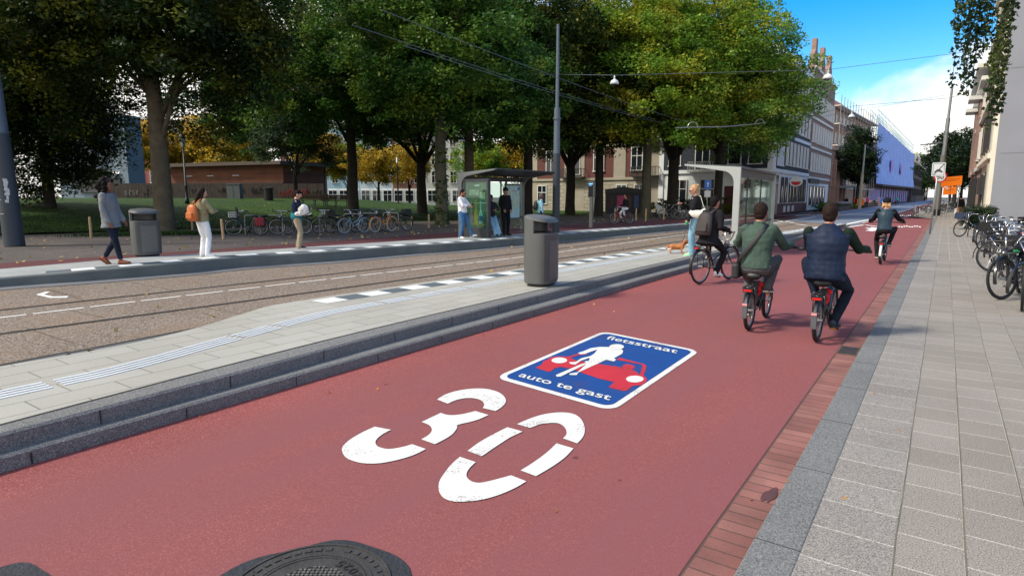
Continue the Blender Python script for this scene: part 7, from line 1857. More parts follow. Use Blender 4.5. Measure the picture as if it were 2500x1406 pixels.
row = [((150, 92, 80), (206, 206, 200)), ((196, 198, 196), (210, 210, 206)), ((132, 84, 74), (214, 214, 208)), ((160, 190, 204), (226, 230, 230)), ((196, 208, 214), (230, 232, 232)), ((128, 90, 80), (210, 206, 200)), ((188, 186, 178), (220, 220, 216)), ((140, 96, 84), (214, 212, 206))]
names = ['brick red', 'pale grey', 'rust brown', 'sky blue', 'white blue', 'brown', 'stone grey', 'clay red']
hz = [(300, 395), (395, 500), (690, 770), (800, 880), (880, 960), (960, 1040), (1040, 1130), (1270, 1360)]
wherey = ['left of the big trunk', 'behind the street lantern', 'behind the young tree', 'above the parked bicycles', 'behind the thin park lamp', 'left of the ivy clad trunk', 'left of the far shelter', 'right of the far shelter']
for k, ((x0, x1), (wc, fc)) in enumerate(zip(hz, row)):
    a, c = T(x0, 118), T(x1, 118)
    fh = Facade('row_house', '%s row house across the park, seen %s' % (names[k], wherey[k]), (a.x, a.y), (c.x, c.y), 9, 15 if k % 2 else 16.5, M('row_wall_%s' % names[k], wc, 0.8, 0.08, 1), group='row houses across the park')
    mf = M('row_frame_%s' % names[k], fc, 0.7)
    fh.box('shop_band', fh.L / 2, -.02, 1.6, fh.L - .3, .04, 3.2, mf)
    for z in (4.2, 7.6, 11.0):
        n = max(2, int(fh.L / 2.4))
        for i in range(n): fh.win((i + .5) * fh.L / n, z, 1.25, 2.3, 'cross', m_frw)
    for i in range(3): fh.win((i + .5) * fh.L / 3, .7, 1.7, 2.2, 'cross', m_frw)
    fh.band(fh.h - .2, .4, .5, mf)
# ================================================================== TREES
def leaf_mesh(name, centres, radii, per, leaf, seed, squash=.55, droop=.25, aspect=.55, keep=None):
    """leaf sized rhombi gathered in clumps"""
    q = np.random.RandomState(seed); n = len(centres) * per
    C = np.repeat(np.asarray(centres), per, 0); Rr = np.repeat(np.asarray(radii), per)
    if keep is not None: C = C[keep]; Rr = Rr[keep]; n = len(C)
    d = q.randn(n, 3); d /= np.linalg.norm(d, axis=1)[:, None] + 1e-9
    rad = Rr * q.rand(n) ** .45
    p = C + d * rad[:, None] * np.array([1, 1, squash])
    p[:, 2] -= droop * (rad / Rr) ** 2 * Rr * .6
    a = q.randn(n, 3); a[:, 2] = a[:, 2] * .5 - droop; a /= np.linalg.norm(a, axis=1)[:, None] + 1e-9
    u = q.randn(n, 3) * .75 + np.array([0, 0, 1.0]); b_ = np.cross(a, u); b_ /= np.linalg.norm(b_, axis=1)[:, None] + 1e-9
    s = leaf * (.6 + .8 * q.rand(n)); L = (a * s[:, None]); W = b_ * (s * aspect * .5)[:, None]
    nn = np.cross(a, b_) * (s * .12)[:, None]
    v = np.empty((n, 4, 3)); v[:, 0] = p - L * .5; v[:, 1] = p + W + nn; v[:, 2] = p + L * .5; v[:, 3] = p - W + nn
    me = bpy.data.meshes.new(name); me.vertices.add(4 * n); me.vertices.foreach_set('co', v.reshape(-1))
    me.loops.add(4 * n); me.loops.foreach_set('vertex_index', np.arange(4 * n)); me.polygons.add(n)
    me.polygons.foreach_set('loop_start', np.arange(n) * 4); me.update(calc_edges=True)
    return me
def crown_points(seed, n, rx, ry, rz, zc, shell=.5, low=-1.0, lumps=7):
    """clump centres through an uneven crown volume"""
    q = np.random.RandomState(seed); L = q.randn(lumps, 3); L /= np.linalg.norm(L, axis=1)[:, None]; amp = q.uniform(.1, .38, lumps)
    out = []
    while len(out) < n:
        d = q.randn(3); d /= np.linalg.norm(d)
        k = 0.72 + sum(a * max(0, d @ l) ** 5 for a, l in zip(amp, L)); r = (q.rand() ** shell)
        if d[2] < low: continue
        p = d * r * k; out.append((p[0] * rx, p[1] * ry, zc + p[2] * rz))
    return np.array(out)
m_bark = M('bark_brown', (88, 80, 64), 0.9, 0.3, 3, bump=1.0, bscale=14); m_barkd = M('bark_dark', (42, 38, 32), 0.9, 0.3, 3, bump=1.0, bscale=14); m_barkg = M('bark_grey_green', (84, 82, 66), 0.9, 0.25, 3, bump=0.8, bscale=14)
def trunk_mesh(seed, r0, hb, hc, spread, limbs=7, fork=False, lean=(0, 0)):
    q = np.random.RandomState(seed); b = MB()
    pts = [(0, 0, -.2), (0, 0, .12), (lean[0] * .3, lean[1] * .3, hb * .25), (lean[0] * .6 + q.uniform(-.06, .06), lean[1] * .6, hb * .6), (lean[0], lean[1], hb)]
    if not fork:
        top = [(lean[0] + q.uniform(-.3, .3), lean[1] + q.uniform(-.3, .3), hb + (hc - hb) * .5), (lean[0] + q.uniform(-.6, .6), lean[1] + q.uniform(-.6, .6), hc)]
        b.tube(pts + top, [r0 * 1.5, r0 * 1.15, r0, r0 * .93, r0 * .85, r0 * .5, r0 * .12], 14)
    else: b.tube(pts, [r0 * 1.5, r0 * 1.15, r0, r0 * .95, r0 * .9], 14)
    tips = []
    for k in range(limbs):
        a = 2 * math.pi * k / limbs + q.uniform(-.35, .35); z0 = hb * (.95 if fork else q.uniform(.8, 1.0)) + (0 if fork else (hc - hb) * .4 * (k / limbs))
        ra = r0 * (q.uniform(.5, .72) if fork and k < 3 else q.uniform(.26, .42)); ln = spread * q.uniform(.65, 1.0); up = (hc - z0) * q.uniform(.35, .8)
        p0 = Vector((lean[0] * z0 / hb, lean[1] * z0 / hb, z0)); d = Vector((math.cos(a), math.sin(a), 0))
        ps = [p0 - Vector((0, 0, ra)), p0 + d * ln * .25 + Vector((0, 0, up * .35)), p0 + d * ln * .6 + Vector((q.uniform(-.3, .3), q.uniform(-.3, .3), up * .75)), p0 + d * ln + Vector((0, 0, up))]
        b.tube(ps, [ra, ra * .8, ra * .5, ra * .12], 8)
        for m in range(4):
            t = .3 + .17 * m; s0 = ps[1].lerp(ps[2], min(1, max(0, (t - .25) / .35))) if t < .6 else ps[2].lerp(ps[3], (t - .6) / .4)
            dd = Vector((q.randn(), q.randn(), q.uniform(-.1, .9))).normalized() * ln * q.uniform(.3, .5)
            b.tube([s0, s0 + dd * .5 + Vector((0, 0, .1)), s0 + dd], [ra * .35, ra * .2, ra * .05], 5)
    return b.mesh('trunk', True)
LF = dict(
 dark=M_leaf('leaf_dark_elm', (22, 40, 14), (40, 64, 20), (116, 118, 32), .6, .28),
 mid=M_leaf('leaf_mid_green', (40, 74, 28), (64, 104, 34), (112, 134, 44), .55, .3),
 olive=M_leaf('leaf_yellow_green', (80, 120, 38), (118, 148, 44), (168, 162, 50), .45, .38),
 mixed=M_leaf('leaf_bright_green', (76, 124, 56), (112, 152, 64), (156, 170, 70), .45, .38),
 gold=M_leaf('leaf_gold', (140, 122, 34), (182, 150, 40), (206, 176, 64), .5, .35),
 ever=M_leaf('leaf_evergreen', (20, 36, 20), (32, 52, 26), (50, 70, 34), .7, .2),
 blue=M_leaf('leaf_grey_green', (34, 54, 34), (54, 76, 46), (84, 100, 60), .7, .3))
CM = {}
def tree(name, label, base, crown_key, crown_args, trunk_args, leafm, bark, scale=1.0, rz=0.0, group=None):
    t = thing(name, label, 'tree', base, rz, group); t.scale = (scale,) * 3
    k = crown_key
    if k not in CM:
        rx, ry, rz_, zc, n, cr, per, leaf, seed, kw = crown_args
        pts = crown_points(seed, n, rx, ry, rz_, zc, **kw); q = np.random.RandomState(seed + 1)
        rad = q.uniform(.7, 1.3, n) * cr
        if k in 'ADE':                       # twig ends that stick out of the crown
            far = crown_points(seed + 5, 150, rx * 1.13, ry * 1.13, rz_ * 1.08, zc, shell=.10, low=-.8); pts = np.concatenate([pts, far]); rad = np.concatenate([rad, q.uniform(.35, .8, len(far))])
            keep = q.rand(len(pts) * per) < np.repeat(np.where(np.arange(len(pts)) < n, 1.0, .22), per)
        else: keep = None
        CM[k] = leaf_mesh('crown', pts, rad, per, leaf, seed + 2, keep=keep)
    link('crown', CM[k], t, leafm)
    tk = ('trunk',) + tuple(map(str, trunk_args.items()))
    if tk not in CM: CM[tk] = trunk_mesh(**trunk_args)
    link('trunk', CM[tk], t, bark); return t
GA = 'tall trees along the park edge'
def base(px, dep):
    p = T(px, dep); p.z -= .05; return p
# big tree by the far platform
tree('park_tree', 'broad dark tree with thick brown trunk behind the left litter bin', (-28.56, 13.75, 0.05), 'A', (8.4, 8.4, 6.6, 9.9, 540, 1.25, 290, .175, 21, dict(shell=.5, low=-.93)), dict(seed=3, r0=.40, hb=4.6, hc=13, spread=5.5, limbs=8), LF['dark'], m_bark)
tree('park_tree', 'dense dark bushy tree with foliage down to the lawn at far left', base(120, 36), 'B', (5.2, 5.2, 6.8, 6.1, 360, 1.2, 260, .18, 31, dict(shell=.45)), dict(seed=5, r0=.30, hb=2.0, hc=10, spread=3.5, limbs=7), LF['dark'], m_barkd)
tree('park_tree', 'dark leafy tree at the left edge behind the thick steel mast', base(-60, 30), 'A', None, dict(seed=3, r0=.40, hb=4.6, hc=13, spread=5.5, limbs=8), LF['dark'], m_barkd, 1.05, 2.0)
tree('young_tree', 'small grey green tree with thin leaning dark trunk above the benches', base(724, 47), 'C', (4.1, 4.1, 2.7, 5.0, 120, .8, 130, .19, 41, dict(shell=.5, low=-.7)), dict(seed=8, r0=.17, hb=2.4, hc=6.2, spread=2.8, limbs=6, lean=(-.25, .1)), LF['blue'], m_barkd)
AV = (6.8, 6.8, 6.8, 10.5, 420, 1.25, 250, .215, 51, dict(shell=.5, low=-.85))
AV2 = (6.6, 7.2, 6.8, 10.2, 420, 1.25, 250, .215, 61, dict(shell=.5, low=-.85))
T1 = dict(seed=11, r0=.36, hb=6.0, hc=14, spread=5, limbs=8); T2 = dict(seed=12, r0=.40, hb=4.2, hc=14, spread=5, limbs=7, fork=True)
for px, dep, ck, ta, lf, bk_, sc, rz_, lab in (
    (1030, 50, 'D', T2, 'mid', m_barkd, 1.0, .4, 'leafy tree with dark forked trunk left of the ivy clad trunk'),
    (1078, 35.5, 'E', T1, 'mid', m_barkg, .95, 1.3, 'tall tree with ivy clad grey trunk beside the far shelter'),
    (1146, 43, 'D', T1, 'mid', m_bark, 1.0, 2.4, 'tall tree with brown trunk rising behind the far shelter roof'),
    (1288, 48, 'E', T1, 'dark', m_barkd, 1.08, 3.3, 'tall dark trunked tree right of the far shelter'),
    (1392, 54, 'D', T2, 'dark', m_barkd, 1.05, 4.2, 'dark tree with leaning forked trunk right of the slender mast'),
    (1462, 50, 'E', T1, 'dark', m_barkd, 1.0, 5.1, 'tree with straight black trunk behind the departure display column'),
    (1578, 49, 'D', T1, 'olive', m_barkg, 1.06, .9, 'yellow green tree with slim pale trunk left of the forked giant'),
    (1642, 52, 'E', T2, 'olive', m_barkd, 1.16, 2.0, 'large yellow green tree with massive dark forked trunk'),
    (1752, 52, 'D', T1, 'mixed', m_barkd, .98, 3.0, 'bright green tree with dark trunk behind the near shelter'),
    (862, 44, 'E', T1, 'mid', m_barkd, 1.02, 4.0, 'green tree with high crown above the parked bicycles'),
    (640, 74, 'D', T1, 'mid', m_barkd, 1.1, 4.0, 'green tree rising behind the wooden hut')):
    tree('park_tree', lab, base(px, dep), ck, AV if ck == 'D' else AV2, ta, LF[lf], bk_, sc, rz_, GA)
YC = (4.6, 4.6, 4.0, 6.4, 150, 1.1, 110, .30, 71, dict(shell=.5, low=-.8)); YT = dict(seed=15, r0=.22, hb=2.6, hc=8, spread=3.4, limbs=6)
for px, dep, sc, lf, lab in ((352, 92, 1.15, 'gold', 'golden tree seen left of the big trunk'), (438, 98, 1.05, 'gold', 'golden tree behind the street lantern'), (520, 96, 1.3, 'gold', 'large golden tree above the wooden hut'), (610, 100, 1.1, 'gold', 'golden tree at the right end of the hut roof'), (792, 88, 1.0, 'gold', 'golden tree above the park benches'), (850, 92, .95, 'olive', 'yellow green tree before the sky blue row house'), (925, 86, .85, 'gold', 'small golden tree before the white blue row house'), (1180, 90, 1.0, 'olive', 'yellow green tree seen over the far shelter roof'), (1235, 98, 1.1, 'gold', 'golden tree seen through the far shelter'), (1330, 95, 1.1, 'olive', 'yellow green tree seen left of the slender mast'), (1408, 100, 1.2, 'gold', 'golden tree left of the red brick house'), (1000, 96, 1.0, 'gold', 'golden tree behind the dark forked trunk')):
    tree('autumn_tree', lab, base(px, dep), 'Y', YC, YT, LF[lf], m_barkd, sc, px * .1, 'autumn trees deep in the park')
# street trees far down the road
tree('street_tree', 'dark upright oval tree before the violet netting', base(2092, 96), 'F', (2.9, 2.9, 5.8, 7.9, 240, .9, 120, .26, 81, dict(shell=.42)), dict(seed=18, r0=.25, hb=1.8, hc=11, spread=2, limbs=6), LF['ever'], m_barkd, 1.0)
for px, dep, sc, lf, lab in ((2240, 300, 2.3, 'olive', 'bright yellow green tree above the brown building'), (2262, 330, 1.8, 'gold', 'yellow tree closing the street'), (2258, 250, 1.2, 'mid', 'green tree at the far end of the street'), (2285, 260, 1.5, 'mid', 'green tree behind the square info sign')):
    p = T(px, dep); p.z = -.1; tree('street_tree', lab, p, 'Y', YC, YT, LF[lf], m_barkd, sc, px * .3, 'trees far down the street')
for (x, y, sc, lab) in ((.9, 100, 1.05, 'dense green tree behind the orange sign'), (1.0, 125, 1.1, 'green sidewalk tree beyond the orange sign'), (.6, 160, 1.2, 'farthest green sidewalk tree on the right'), (1.3, 82, .75, 'small green tree against the brick terrace')):
    tree('sidewalk_tree', lab, (x, y, 0), 'Y', YC, YT, LF['ever'], m_barkd, sc, y * .2, 'trees along the right sidewalk')
# hanging birch at the top right
bt = thing('birch_tree', 'birch with long hanging leafy strands at the top right corner', 'tree', (4.6, 14.5, 0.03))
q = np.random.RandomState(9); C = []; Rr = []; strands = []
def strand(px, top, bot, dep, dens=1.0):
    p = P(px, top, dep); L = (bot - top) / FOC * dep; n = int(L / .055 * dens); x0 = Vector(p)
    pts = []
    for k in range(n):
        t = k / max(1, n - 1); w = Vector((math.sin(t * 4 + px) * .05, math.cos(t * 3 + px) * .05, -t * L)); pts.append(x0 + w)
        for j in range(2): C.append(x0 + w + Vector(q.randn(3)) * .035); Rr.append(.03)
    strands.append(pts)
for px, bot, dep in ((2372, 60, 10.6), (2380, 92, 10.2), (2389, 120, 10.6), (2396, 216, 10.3), (2404, 175, 10.8), (2412, 160, 10.4), (2420, 205, 10.2), (2428, 190, 10.8), (2434, 120, 10.5), (2366, 52, 10.8), (2444, 90, 10.6), (2466, 150, 9.6), (2474, 200, 9.4), (2481, 285, 9.3), (2488, 250, 9.6), (2495, 240, 9.2), (2502, 290, 9.4), (2508, 260, 9.3), (2460, 60, 9.5), (2477, 230, 9.7), (2492, 190, 9.1), (2385, 195, 10.9), (2408, 60, 10.2), (2416, 110, 10.9), (2400, 90, 10.1)):
    strand(px + q.uniform(-4, 4), -260 - 40 * q.rand(), bot, dep + q.uniform(-.3, .3))
C = np.array([tuple(c) for c in C]) - np.array([4.6, 14.5, 0.03]); lm_ = leaf_mesh('crown', C, np.array(Rr), 3, .062, 77, squash=1.0, droop=.9, aspect=.75)
lm_.materials.append(M_leaf('leaf_birch', (34, 52, 30), (52, 72, 38), (84, 98, 48), 1.2, .35)); link('crown', lm_, bt)
b = MB(); o_ = Vector((4.6, 14.5, .03))
for s_ in strands: b.tube([p - o_ for p in s_], .004, 4, cap=False)
b.build('hanging_twigs', m_barkd, bt)
b = MB(); tops = [s_[0] - o_ for s_ in strands]
b.tube([(0, 0, -.1), (0, 0, 2), (-.1, .0, 5), (-.3, -.2, 7)], [.22, .2, .16, .10], 12)
for k in range(0, len(tops), 3):
    t_ = tops[k]; b.tube([Vector((-.2, -.1, 5.6)), Vector((-.2, -.1, 5.6)).lerp(t_, .6) + Vector((0, 0, .5)), t_], [.05, .03, .01], 6)
b.build('trunk', m_barkg, bt)
# hedges, shrubs
def shrub(name, label, base_, rx, ry, rz_, n, per, leaf, mt, seed, cat='shrub', grp=None):
    o = thing(name, label, cat, base_, group=grp); q = np.random.RandomState(seed); pts = np.stack([q.uniform(-rx, rx, n), q.uniform(-ry, ry, n), q.uniform(.1, rz_, n) * (1 - .25 * q.rand(n))], 1)
    me = leaf_mesh('foliage', pts, np.full(n, min(rx, ry) * .35), per, leaf, seed); me.materials.append(mt); link('foliage', me, o)
    b = MB()
    for k in range(6): b.tube([(q.uniform(-rx, rx) * .4, q.uniform(-ry, ry) * .4, -.02), tuple(pts[k])], [.03, .01], 5)
    b.build('stems', m_barkd, o); return o
shrub('hedge', 'clipped green hedge by the cream house wall', (1.45, 40.6, .03), .65, 1.5, 1.25, 200, 110, .055, LF['ever'], 5, 'hedge')
shrub('shrub', 'low green plants at the foot of the trellis', (4.6, 41.0, .03), 1.2, .5, .9, 70, 70, .08, LF['ever'], 6)
shrub('shrub', 'flowering green bed before the white shop front', (XL + 1.6, 84, -.05), .9, 4.5, 1.1, 80, 40, .18, LF['mid'], 7)
shrub('shrub', 'yellowish verge plants before the brick hall', (XL + 1.6, 112, -.05), .8, 7, .7, 80, 30, .2, LF['olive'], 8)
shrub('shrub', 'dark shrubs before the corner house park front', (XL - 6, 58.5, .05), 4.5, .9, 1.7, 120, 50, .18, LF['dark'], 9)
# ivy on one trunk
p = base(1078, 35.5); iv = thing('ivy', 'ivy creeping up the grey trunk beside the far shelter', 'plant', p); q = np.random.RandomState(2)
pts = np.array([(0.36 * math.cos(a), .36 * math.sin(a), z) for a, z in zip(q.rand(240) * 6.28, q.rand(240) ** 1.5 * 4.4)]); me = leaf_mesh('leaves', pts, np.full(240, .12), 12, .11, 3); me.materials.append(LF['mid']); link('leaves', me, iv)
# fallen leaves
q = np.random.RandomState(4); pts = []
for k in range(900):
    x = q.uniform(-45, -18.5); y = q.uniform(3, 50); pts.append((x, y, ground_z(x, y) + .012))
for k in range(260): pts.append((q.uniform(-13, -6), q.uniform(2, 40), -.01)) if q.rand() < .25 else pts.append((q.uniform(-17, -13.6), q.uniform(3, 25), ZF + .012) if False else (q.uniform(-20, -18), q.uniform(3, 50), .112))
me = leaf_mesh('fallen_leaves', np.array(pts), np.full(len(pts), .02), 1, .11, 8, squash=.1, droop=0); me.materials.append(M_leaf('leaf_fallen', (120, 96, 50), (170, 140, 70), (196, 176, 120), 2.0, .1)); tag(link('fallen_leaves', me), 'pale fallen leaves scattered over lawn and pavement', 'leaves', kind='stuff')
leaf_px = [(922, 948), (488, 1016), (805, 958), (1180, 818), (1162, 818), (1357, 1246), (2062, 1215), (1833, 1218), (1926, 1173), (1450, 742), (1500, 760), (1440, 750), (1605, 683), (2200, 1050), (2130, 960), (1520, 700)]
pts = np.array([tuple(G(x, y, .012 if x < 1900 else .04)) for x, y in leaf_px]); me = leaf_mesh('street_leaves', pts, np.full(len(pts), .004), 1, .035, 12, squash=.1, droop=0); me.materials.append(M_leaf('leaf_street', (150, 90, 40), (196, 130, 50), (210, 190, 150), 3, .1)); tag(link('street_leaves', me), 'few small dry leaves lying on the red road and sidewalk', 'leaves', kind='stuff')
# ================================================================== PARKED BICYCLES
GP = 'bicycles parked at the hoops beside the lawn'
mf = lambda n, c: M('frame_' + n, c, 0.35, 0.06)
def pbike(px, dep, ang, lab, z=.092, lean=.06, **kw):
    p = P(px, 480, dep); return bike((p.x, p.y, z), YAW + R(ang), lab, tilt=(0, lean), crank=kw.pop('crank', 55), group=GP, **kw)[0]
pbike(606, 25.6, -62, 'black bicycle with white wire front basket and child screen', extras=(('front_basket', M('wire_white', (220, 220, 216), 0.5)), ('windscreen', m_black)), frame=m_pk) if False else None
pbike(600, 25.6, 118, 'dark blue bicycle with white front basket and hooded child screen', extras=(('front_basket', M('wire_white', (220, 220, 216), 0.5)), ('windscreen', m_black)), frame=mf('petrol', (34, 62, 82)))
pbike(664, 26.0, -60, 'dark bicycle with red panniers between two hoops', extras=(('pannier', M('pannier_red', (140, 36, 46), 0.6)),), frame=mf('maroon', (92, 34, 36)))
pbike(706, 26.0, 112, 'black bicycle left of the man in teal, bare handlebar up', frame=m_pk, crank=110)
pbike(772, 26.8, -66, 'black bicycle just right of the man in teal, wheel turned', frame=m_pk, turn=.5)
pbike(806, 27.0, 120, 'black diamond framed bicycle with saddle raised high', frame=m_pk, frame_kind='diamond')
pbike(836, 27.4, -58, 'black bicycle with bundled rear crate in mid row', frame=m_pk, extras=(('rear_crate', m_black),))
pbike(862, 27.2, -38, 'pale blue framed bicycle with whitish tyres', frame=mf('ice', (150, 180, 200)), tyre=M('tyre_pale', (150, 170, 186), 0.7), fork=mf('ice', (150, 180, 200)))
pbike(903, 28.4, -40, 'slate blue bicycle left of the orange one', frame=mf('slate', (56, 76, 96)), frame_kind='diamond')
pbike(934, 28.2, -32, 'bright orange bicycle with cream white tyres', frame=mf('orange', (236, 140, 16)), tyre=m_tyrew, fork=mf('orange', (236, 140, 16)), guard=mf('orange', (236, 140, 16)))
pbike(966, 28.8, 130, 'dark brown bicycle with black rear crate at the right end', frame=mf('umber', (56, 42, 36)), extras=(('rear_crate', m_black),))
GR = 'bicycles parked along the right sidewalk'
def rbike(x, y, ang, lab, lean=.08, **kw):
    return bike((x, y, .036), R(ang), lab, tilt=(0, lean), crank=kw.pop('crank', 40), group=GR, rim=kw.pop('rim', m_rimk), **kw)[0]
PB = ('pannier', m_black)
spec = [(1.36, 12.05, 146, 'black bicycle cut by the right edge, pale rimmed front wheel nearest', dict(rim=m_rim, extras=(PB,))),
        (1.06, 13.22, 162, 'nearest whole black bicycle on the sidewalk, front wheel seen edge on', dict(extras=(('front_basket', m_black),))),
        (1.75, 12.9, 150, 'black bicycle with a brown front crate, set deeper in the row', dict(extras=(('crate', M('crate_brown', (74, 46, 38), 0.7)),))),
        (1.45, 14.3, 150, 'black bicycle with dark front crate behind the nearest whole one', dict(extras=(('crate', m_black), PB))),
        (2.0, 14.2, 140, 'grey bicycle squeezed behind the nearest whole one', dict(frame=mf('silver', (150, 156, 160)))),
        (1.6, 15.6, 142, 'black sidewalk bicycle with black panniers', dict(extras=(PB,))),
        (2.05, 16.0, 130, 'dark red bicycle set deeper in the row', dict(frame=mf('maroon', (92, 34, 36)), extras=(('crate', m_black),))),
        (1.50, 17.2, 78, 'sidewalk bicycle with white fork and grey spoked front wheel', dict(fork=m_wf, frame_kind='diamond', rim=m_rim)),
        (1.45, 18.4, 140, 'black sidewalk bicycle with red saddle cover', dict(extras=(('saddle_cover', M('cover_red', (190, 24, 40), 0.5)), ('front_basket', m_black)))),
        (1.95, 18.6, 125, 'black bicycle with rear crate, set deeper in the row', dict(extras=(('rear_crate', m_black),))),
        (1.40, 19.8, 150, 'black sidewalk bicycle with grey plastic saddle cover', dict(extras=(('saddle_cover', M('cover_grey', (150, 156, 164), 0.4)), ('pannier', M('pannier_grey', (120, 126, 134), 0.5))))),
        (1.85, 20.6, 130, 'dark green sidewalk bicycle in mid row', dict(frame=mf('bottle', (30, 54, 44)))),
        (1.40, 21.6, 148, 'black sidewalk bicycle with big black crate in mid row', dict(extras=(('crate', m_black), PB))),
        (1.80, 22.8, 120, 'black diamond framed bicycle, set deeper in the row', dict(frame_kind='diamond')),
        (1.40, 24.0, 140, 'navy sidewalk bicycle near the hedge end of the row', dict(frame=mf('navy', (36, 48, 74)), extras=(PB,))),
        (1.70, 25.6, 115, 'black sidewalk bicycle with rear crate near the hedge', dict(extras=(('rear_crate', m_black),))),
        (1.45, 27.4, 130, 'brown sidewalk bicycle before the last in the row', dict(frame=mf('umber', (56, 42, 36)))),
        (1.05, 31.4, 62, 'white fronted bicycle with dark basket standing apart by the hedge', dict(frame=m_pk, fork=m_wf, guard=m_wf, extras=(('crate', mf('navy', (36, 48, 74))),)))]
for k, (x, y, a, lab, kw) in enumerate(spec): rbike(x, y, a, lab, lean=.05 + .05 * (k % 3), turn=(.5, -.35, .2, .6)[k % 4], **kw)
b = MB(); b.ball((1.02, 13.05, .80), (.05, .05, .04)); tag(b.build('cable_lock', M('lock_green', (30, 160, 90), 0.4), smooth=True), 'green lock hung on the nearest whole black bicycle', 'lock')
# far rows
GF = 'far bicycles parked behind the mast on the right'
for k in range(10):
    bike((-1.15 + .17 * k + (k % 2) * .35, 68 + k * 3.4, .036), R(70 + 12 * (k % 3)), 'dark bicycle in the far right row behind the 30 sign', frame=(m_pk, mf('petrol', (34, 62, 82)), mf('maroon', (92, 34, 36)))[k % 3], tilt=(0, .1), group=GF, detail=False)
bike((-2.05, 62.8, .036), R(20), 'white and red scooterlike bicycle at the kerb bulge', frame=m_wf, guard=m_wf, fork=m_wf, tilt=(0, .1), extras=(('saddle_cover', M('cover_red', (190, 24, 40), 0.5)),))
GL = 'far bicycles parked before the brick hall'
cols = [m_pk, mf('petrol', (34, 62, 82)), mf('maroon', (92, 34, 36)), m_wf, mf('rose', (206, 90, 130)), mf('sun', (226, 170, 40))]
for k in range(9):
    bike((XL + 2.3 + .1 * (k % 3), 86.5 + k * 1.15, .0), R(-70 + 9 * (k % 4)), 'dark bicycle in the row before the white shop front', frame=cols[k % 3], tilt=(0, .08), group=GL, detail=False)
GL2 = 'far colourful bicycles before the violet netting'
for k in range(16):
    bike((XL + 2.0 + .35 * (k % 2), 118 + k * 2.3, .0), R(-70 + 15 * (k % 4)), 'bicycle in the colourful far row before the violet netting', frame=cols[k % 6], guard=cols[(k + 3) % 6], tilt=(0, .08), group=GL2, detail=False, extras=((('crate', cols[(k + 2) % 6]),) if k % 2 else ()))
GK = 'bicycles parked under the forked giant tree'
for k, (px, dep, a) in enumerate(((1640, 44, 80), (1668, 45, 60), (1655, 46, 100), (1690, 45, 75))):
    p = P(px, 480, dep); bike((p.x, p.y, .09), YAW + R(a), ('black bicycle before the poster wall, left of the blonde woman', 'silver grey bicycle left of the blonde woman', 'dark bicycle behind the silver grey one', 'black bicycle half hidden by the blonde woman')[k], frame=(m_pk, mf('silver', (170, 176, 180)), m_pk, m_pk)[k], tilt=(0, .08), group=GK)
# ================================================================== FAR PEOPLE
def far_person(loc, rz, lab, topc, pantc, hairc='brown', H=1.75, **kw):
    return person(lab, loc, rz, H=H, top=dict(m=cloth('far_top_%d_%d_%d' % topc, topc), infl=.024, hem=-.06, arm=.06), pants=dict(m=cloth('far_pants_%d_%d_%d' % pantc, pantc), w=1.05), shoes=s_black, hair=dict(m=HB[hairc], style='short'), **kw)
p = G(2353, 521, .034)
fp_ = far_person((.95, 58.5, .036), R(4), 'person in black top and shorts walking off along the right sidewalk', (26, 26, 28), (190, 130, 100), 'black', feet=((.1, .2, .085, 0), (-.1, -.2, .1, 0, -.3)))
o = held(fp_, 'carrier_bag', 'white bag carried by the person in black on the sidewalk', 'bag'); b = MB(); b.box(fp_['wr'][1] + Vector((-.02, 0, -.32)), (.14, .36, .4)); b.build('bag', m_white, o, bevel=.03)
p = P(2066, 480, 83); cl_ = (p.x, p.y, 0.0)
bk, inf = bike(cl_, R(176), 'bicycle of the oncoming rider before the brick hall', 'city', m_pk, m_tyre, m_rim, None, (), 'bicycles ridden along the red street', crank=20, name='ridden_bicycle', detail=False)
rider_on(bk, inf, 'oncoming rider in black before the brick hall', cl_, R(176), H=1.75, lean=.1, skin='tan', top=dict(m=d_black, name='jacket', infl=.03, hem=-.08, arm=.062), pants=dict(m=cloth('far_beige', (170, 160, 146)), w=1.1), shoes=s_black, hair=dict(m=HB['black'], style='short'), group='people riding bicycles')
p = P(2181, 480, 120); c_ = (p.x + .6, p.y, .0)
bk, inf = bike(c_, R(178), 'bicycle of the far rider in teal', 'city', m_pk, m_tyre, m_rim, None, (), 'bicycles ridden along the red street', crank=20, name='ridden_bicycle', detail=False)
rider_on(bk, inf, 'far rider in bright teal before the netting', c_, R(178), H=1.75, lean=.1, skin='tan', top=dict(m=cloth('far_teal', (40, 170, 150)), name='jacket', infl=.03, hem=-.08, arm=.062), pants=dict(m=d_black, w=1.1), shoes=s_black, hair=dict(m=HB['black'], style='short'), group='people riding bicycles')
GPp = 'people far down the left pavement'
for k, (px, dep, tc_, lab) in enumerate(((2110, 92, (226, 222, 214), 'standing person in white before the netting'), (2117, 96, (220, 60, 120), 'person in pink among the far bicycles'), (2157, 130, (226, 180, 40), 'person in yellow above the blue disc'), (2086, 90, (190, 70, 50), 'person in rust red beside the far mast'))):
    p = P(px, 480, dep); far_person((p.x, p.y, .0), R(150 + 40 * k), lab, tc_, (50, 50, 60), 'black', group=GPp)
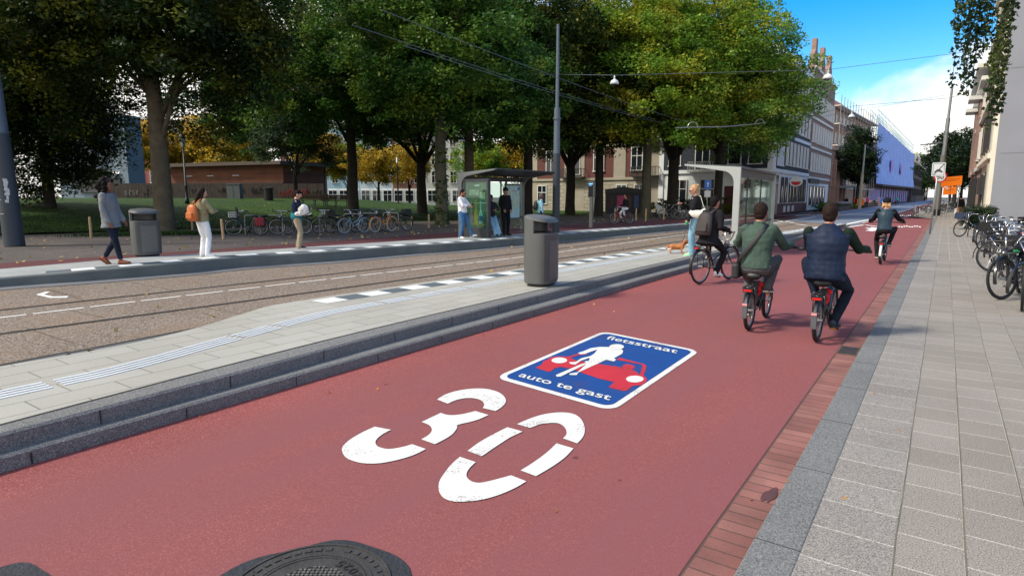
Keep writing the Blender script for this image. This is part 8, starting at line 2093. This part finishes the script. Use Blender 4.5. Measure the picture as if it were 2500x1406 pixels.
p = P(2102, 480, 88); ob = thing('orange_board', 'small orange works board beside the far mast', 'road sign', (p.x, p.y, 0), R(10)); b = MB(); b.box((0, 0, .9), (.9, .06, .9)); b.build('board', m_or, ob); b = MB(); b.cyl((-.3, 0, 0), (-.3, 0, .5), .03); b.cyl((.3, 0, 0), (.3, 0, .5), .03); b.build('leg', m_black, ob)
# parked cars glimpsed under the trees
def car(loc, rz, lab, mt):
    t = thing('parked_car', lab, 'car', loc, rz, 'cars parked beyond the park'); prof = [(-2.1, .35), (-2.15, .7), (-1.9, .92), (-1.2, .98), (-.6, 1.42), (.7, 1.45), (1.4, 1.0), (2.0, .9), (2.15, .65), (2.1, .35)]
    b = MB(); b.plate(prof, (.85, 0, 0), (0, 1, 0), (0, 0, 1), -1.7); b.build('body', mt, t, bevel=.08)
    b = MB()
    for x in (-.862, .862): b.plate([(-1.05, 1.0), (-.58, 1.35), (.6, 1.37), (1.15, 1.0)], (x, 0, 0), (0, 1, 0), (0, 0, 1), .012 if x > 0 else -.012)
    b.build('side_window', m_pane, t)
    for x in (-.8, .8):
        for y in (-1.3, 1.35): b = MB(); b.cyl((x - .1, y, .32), (x + .1, y, .32), .32, 18); b.build('wheel', m_tyre, t)
for px, dep, a, mt, lab in ((1405, 72, 80, M('car_silver', (176, 184, 192), 0.25, metal=0.5), 'silver car glimpsed under the trees left of the brick house'), (1318, 80, 85, M('car_dark', (52, 60, 74), 0.25, metal=0.4), 'dark car glimpsed behind the man in the pale blue shirt')):
    p = T(px, dep); car((p.x, p.y, .06), YAW + R(a), lab, mt)
p = T(1616, 47); wbd = thing('white_tarp_bike', 'pale covered scooter leaning under the forked giant tree', 'scooter', (p.x, p.y, .08), YAW + R(70), tilt=None)
b = MB(); b.plate([(-.5, .3), (-.4, .55), (.2, 1.0), (.5, 1.15), (.55, 1.0), (.3, .5), (.35, .3)], (.12, 0, 0), (0, 1, 0), (0, 0, 1), -.24); b.build('shell', M('tarp_pale', (170, 178, 176), 0.6), wbd, bevel=.04); 
for y in (-.45, .4): b = MB(); b.cyl((-.06, y, .22), (.06, y, .22), .22, 16); b.build('wheel', m_tyre, wbd)
bpy.data.scenes.remove(WORK)
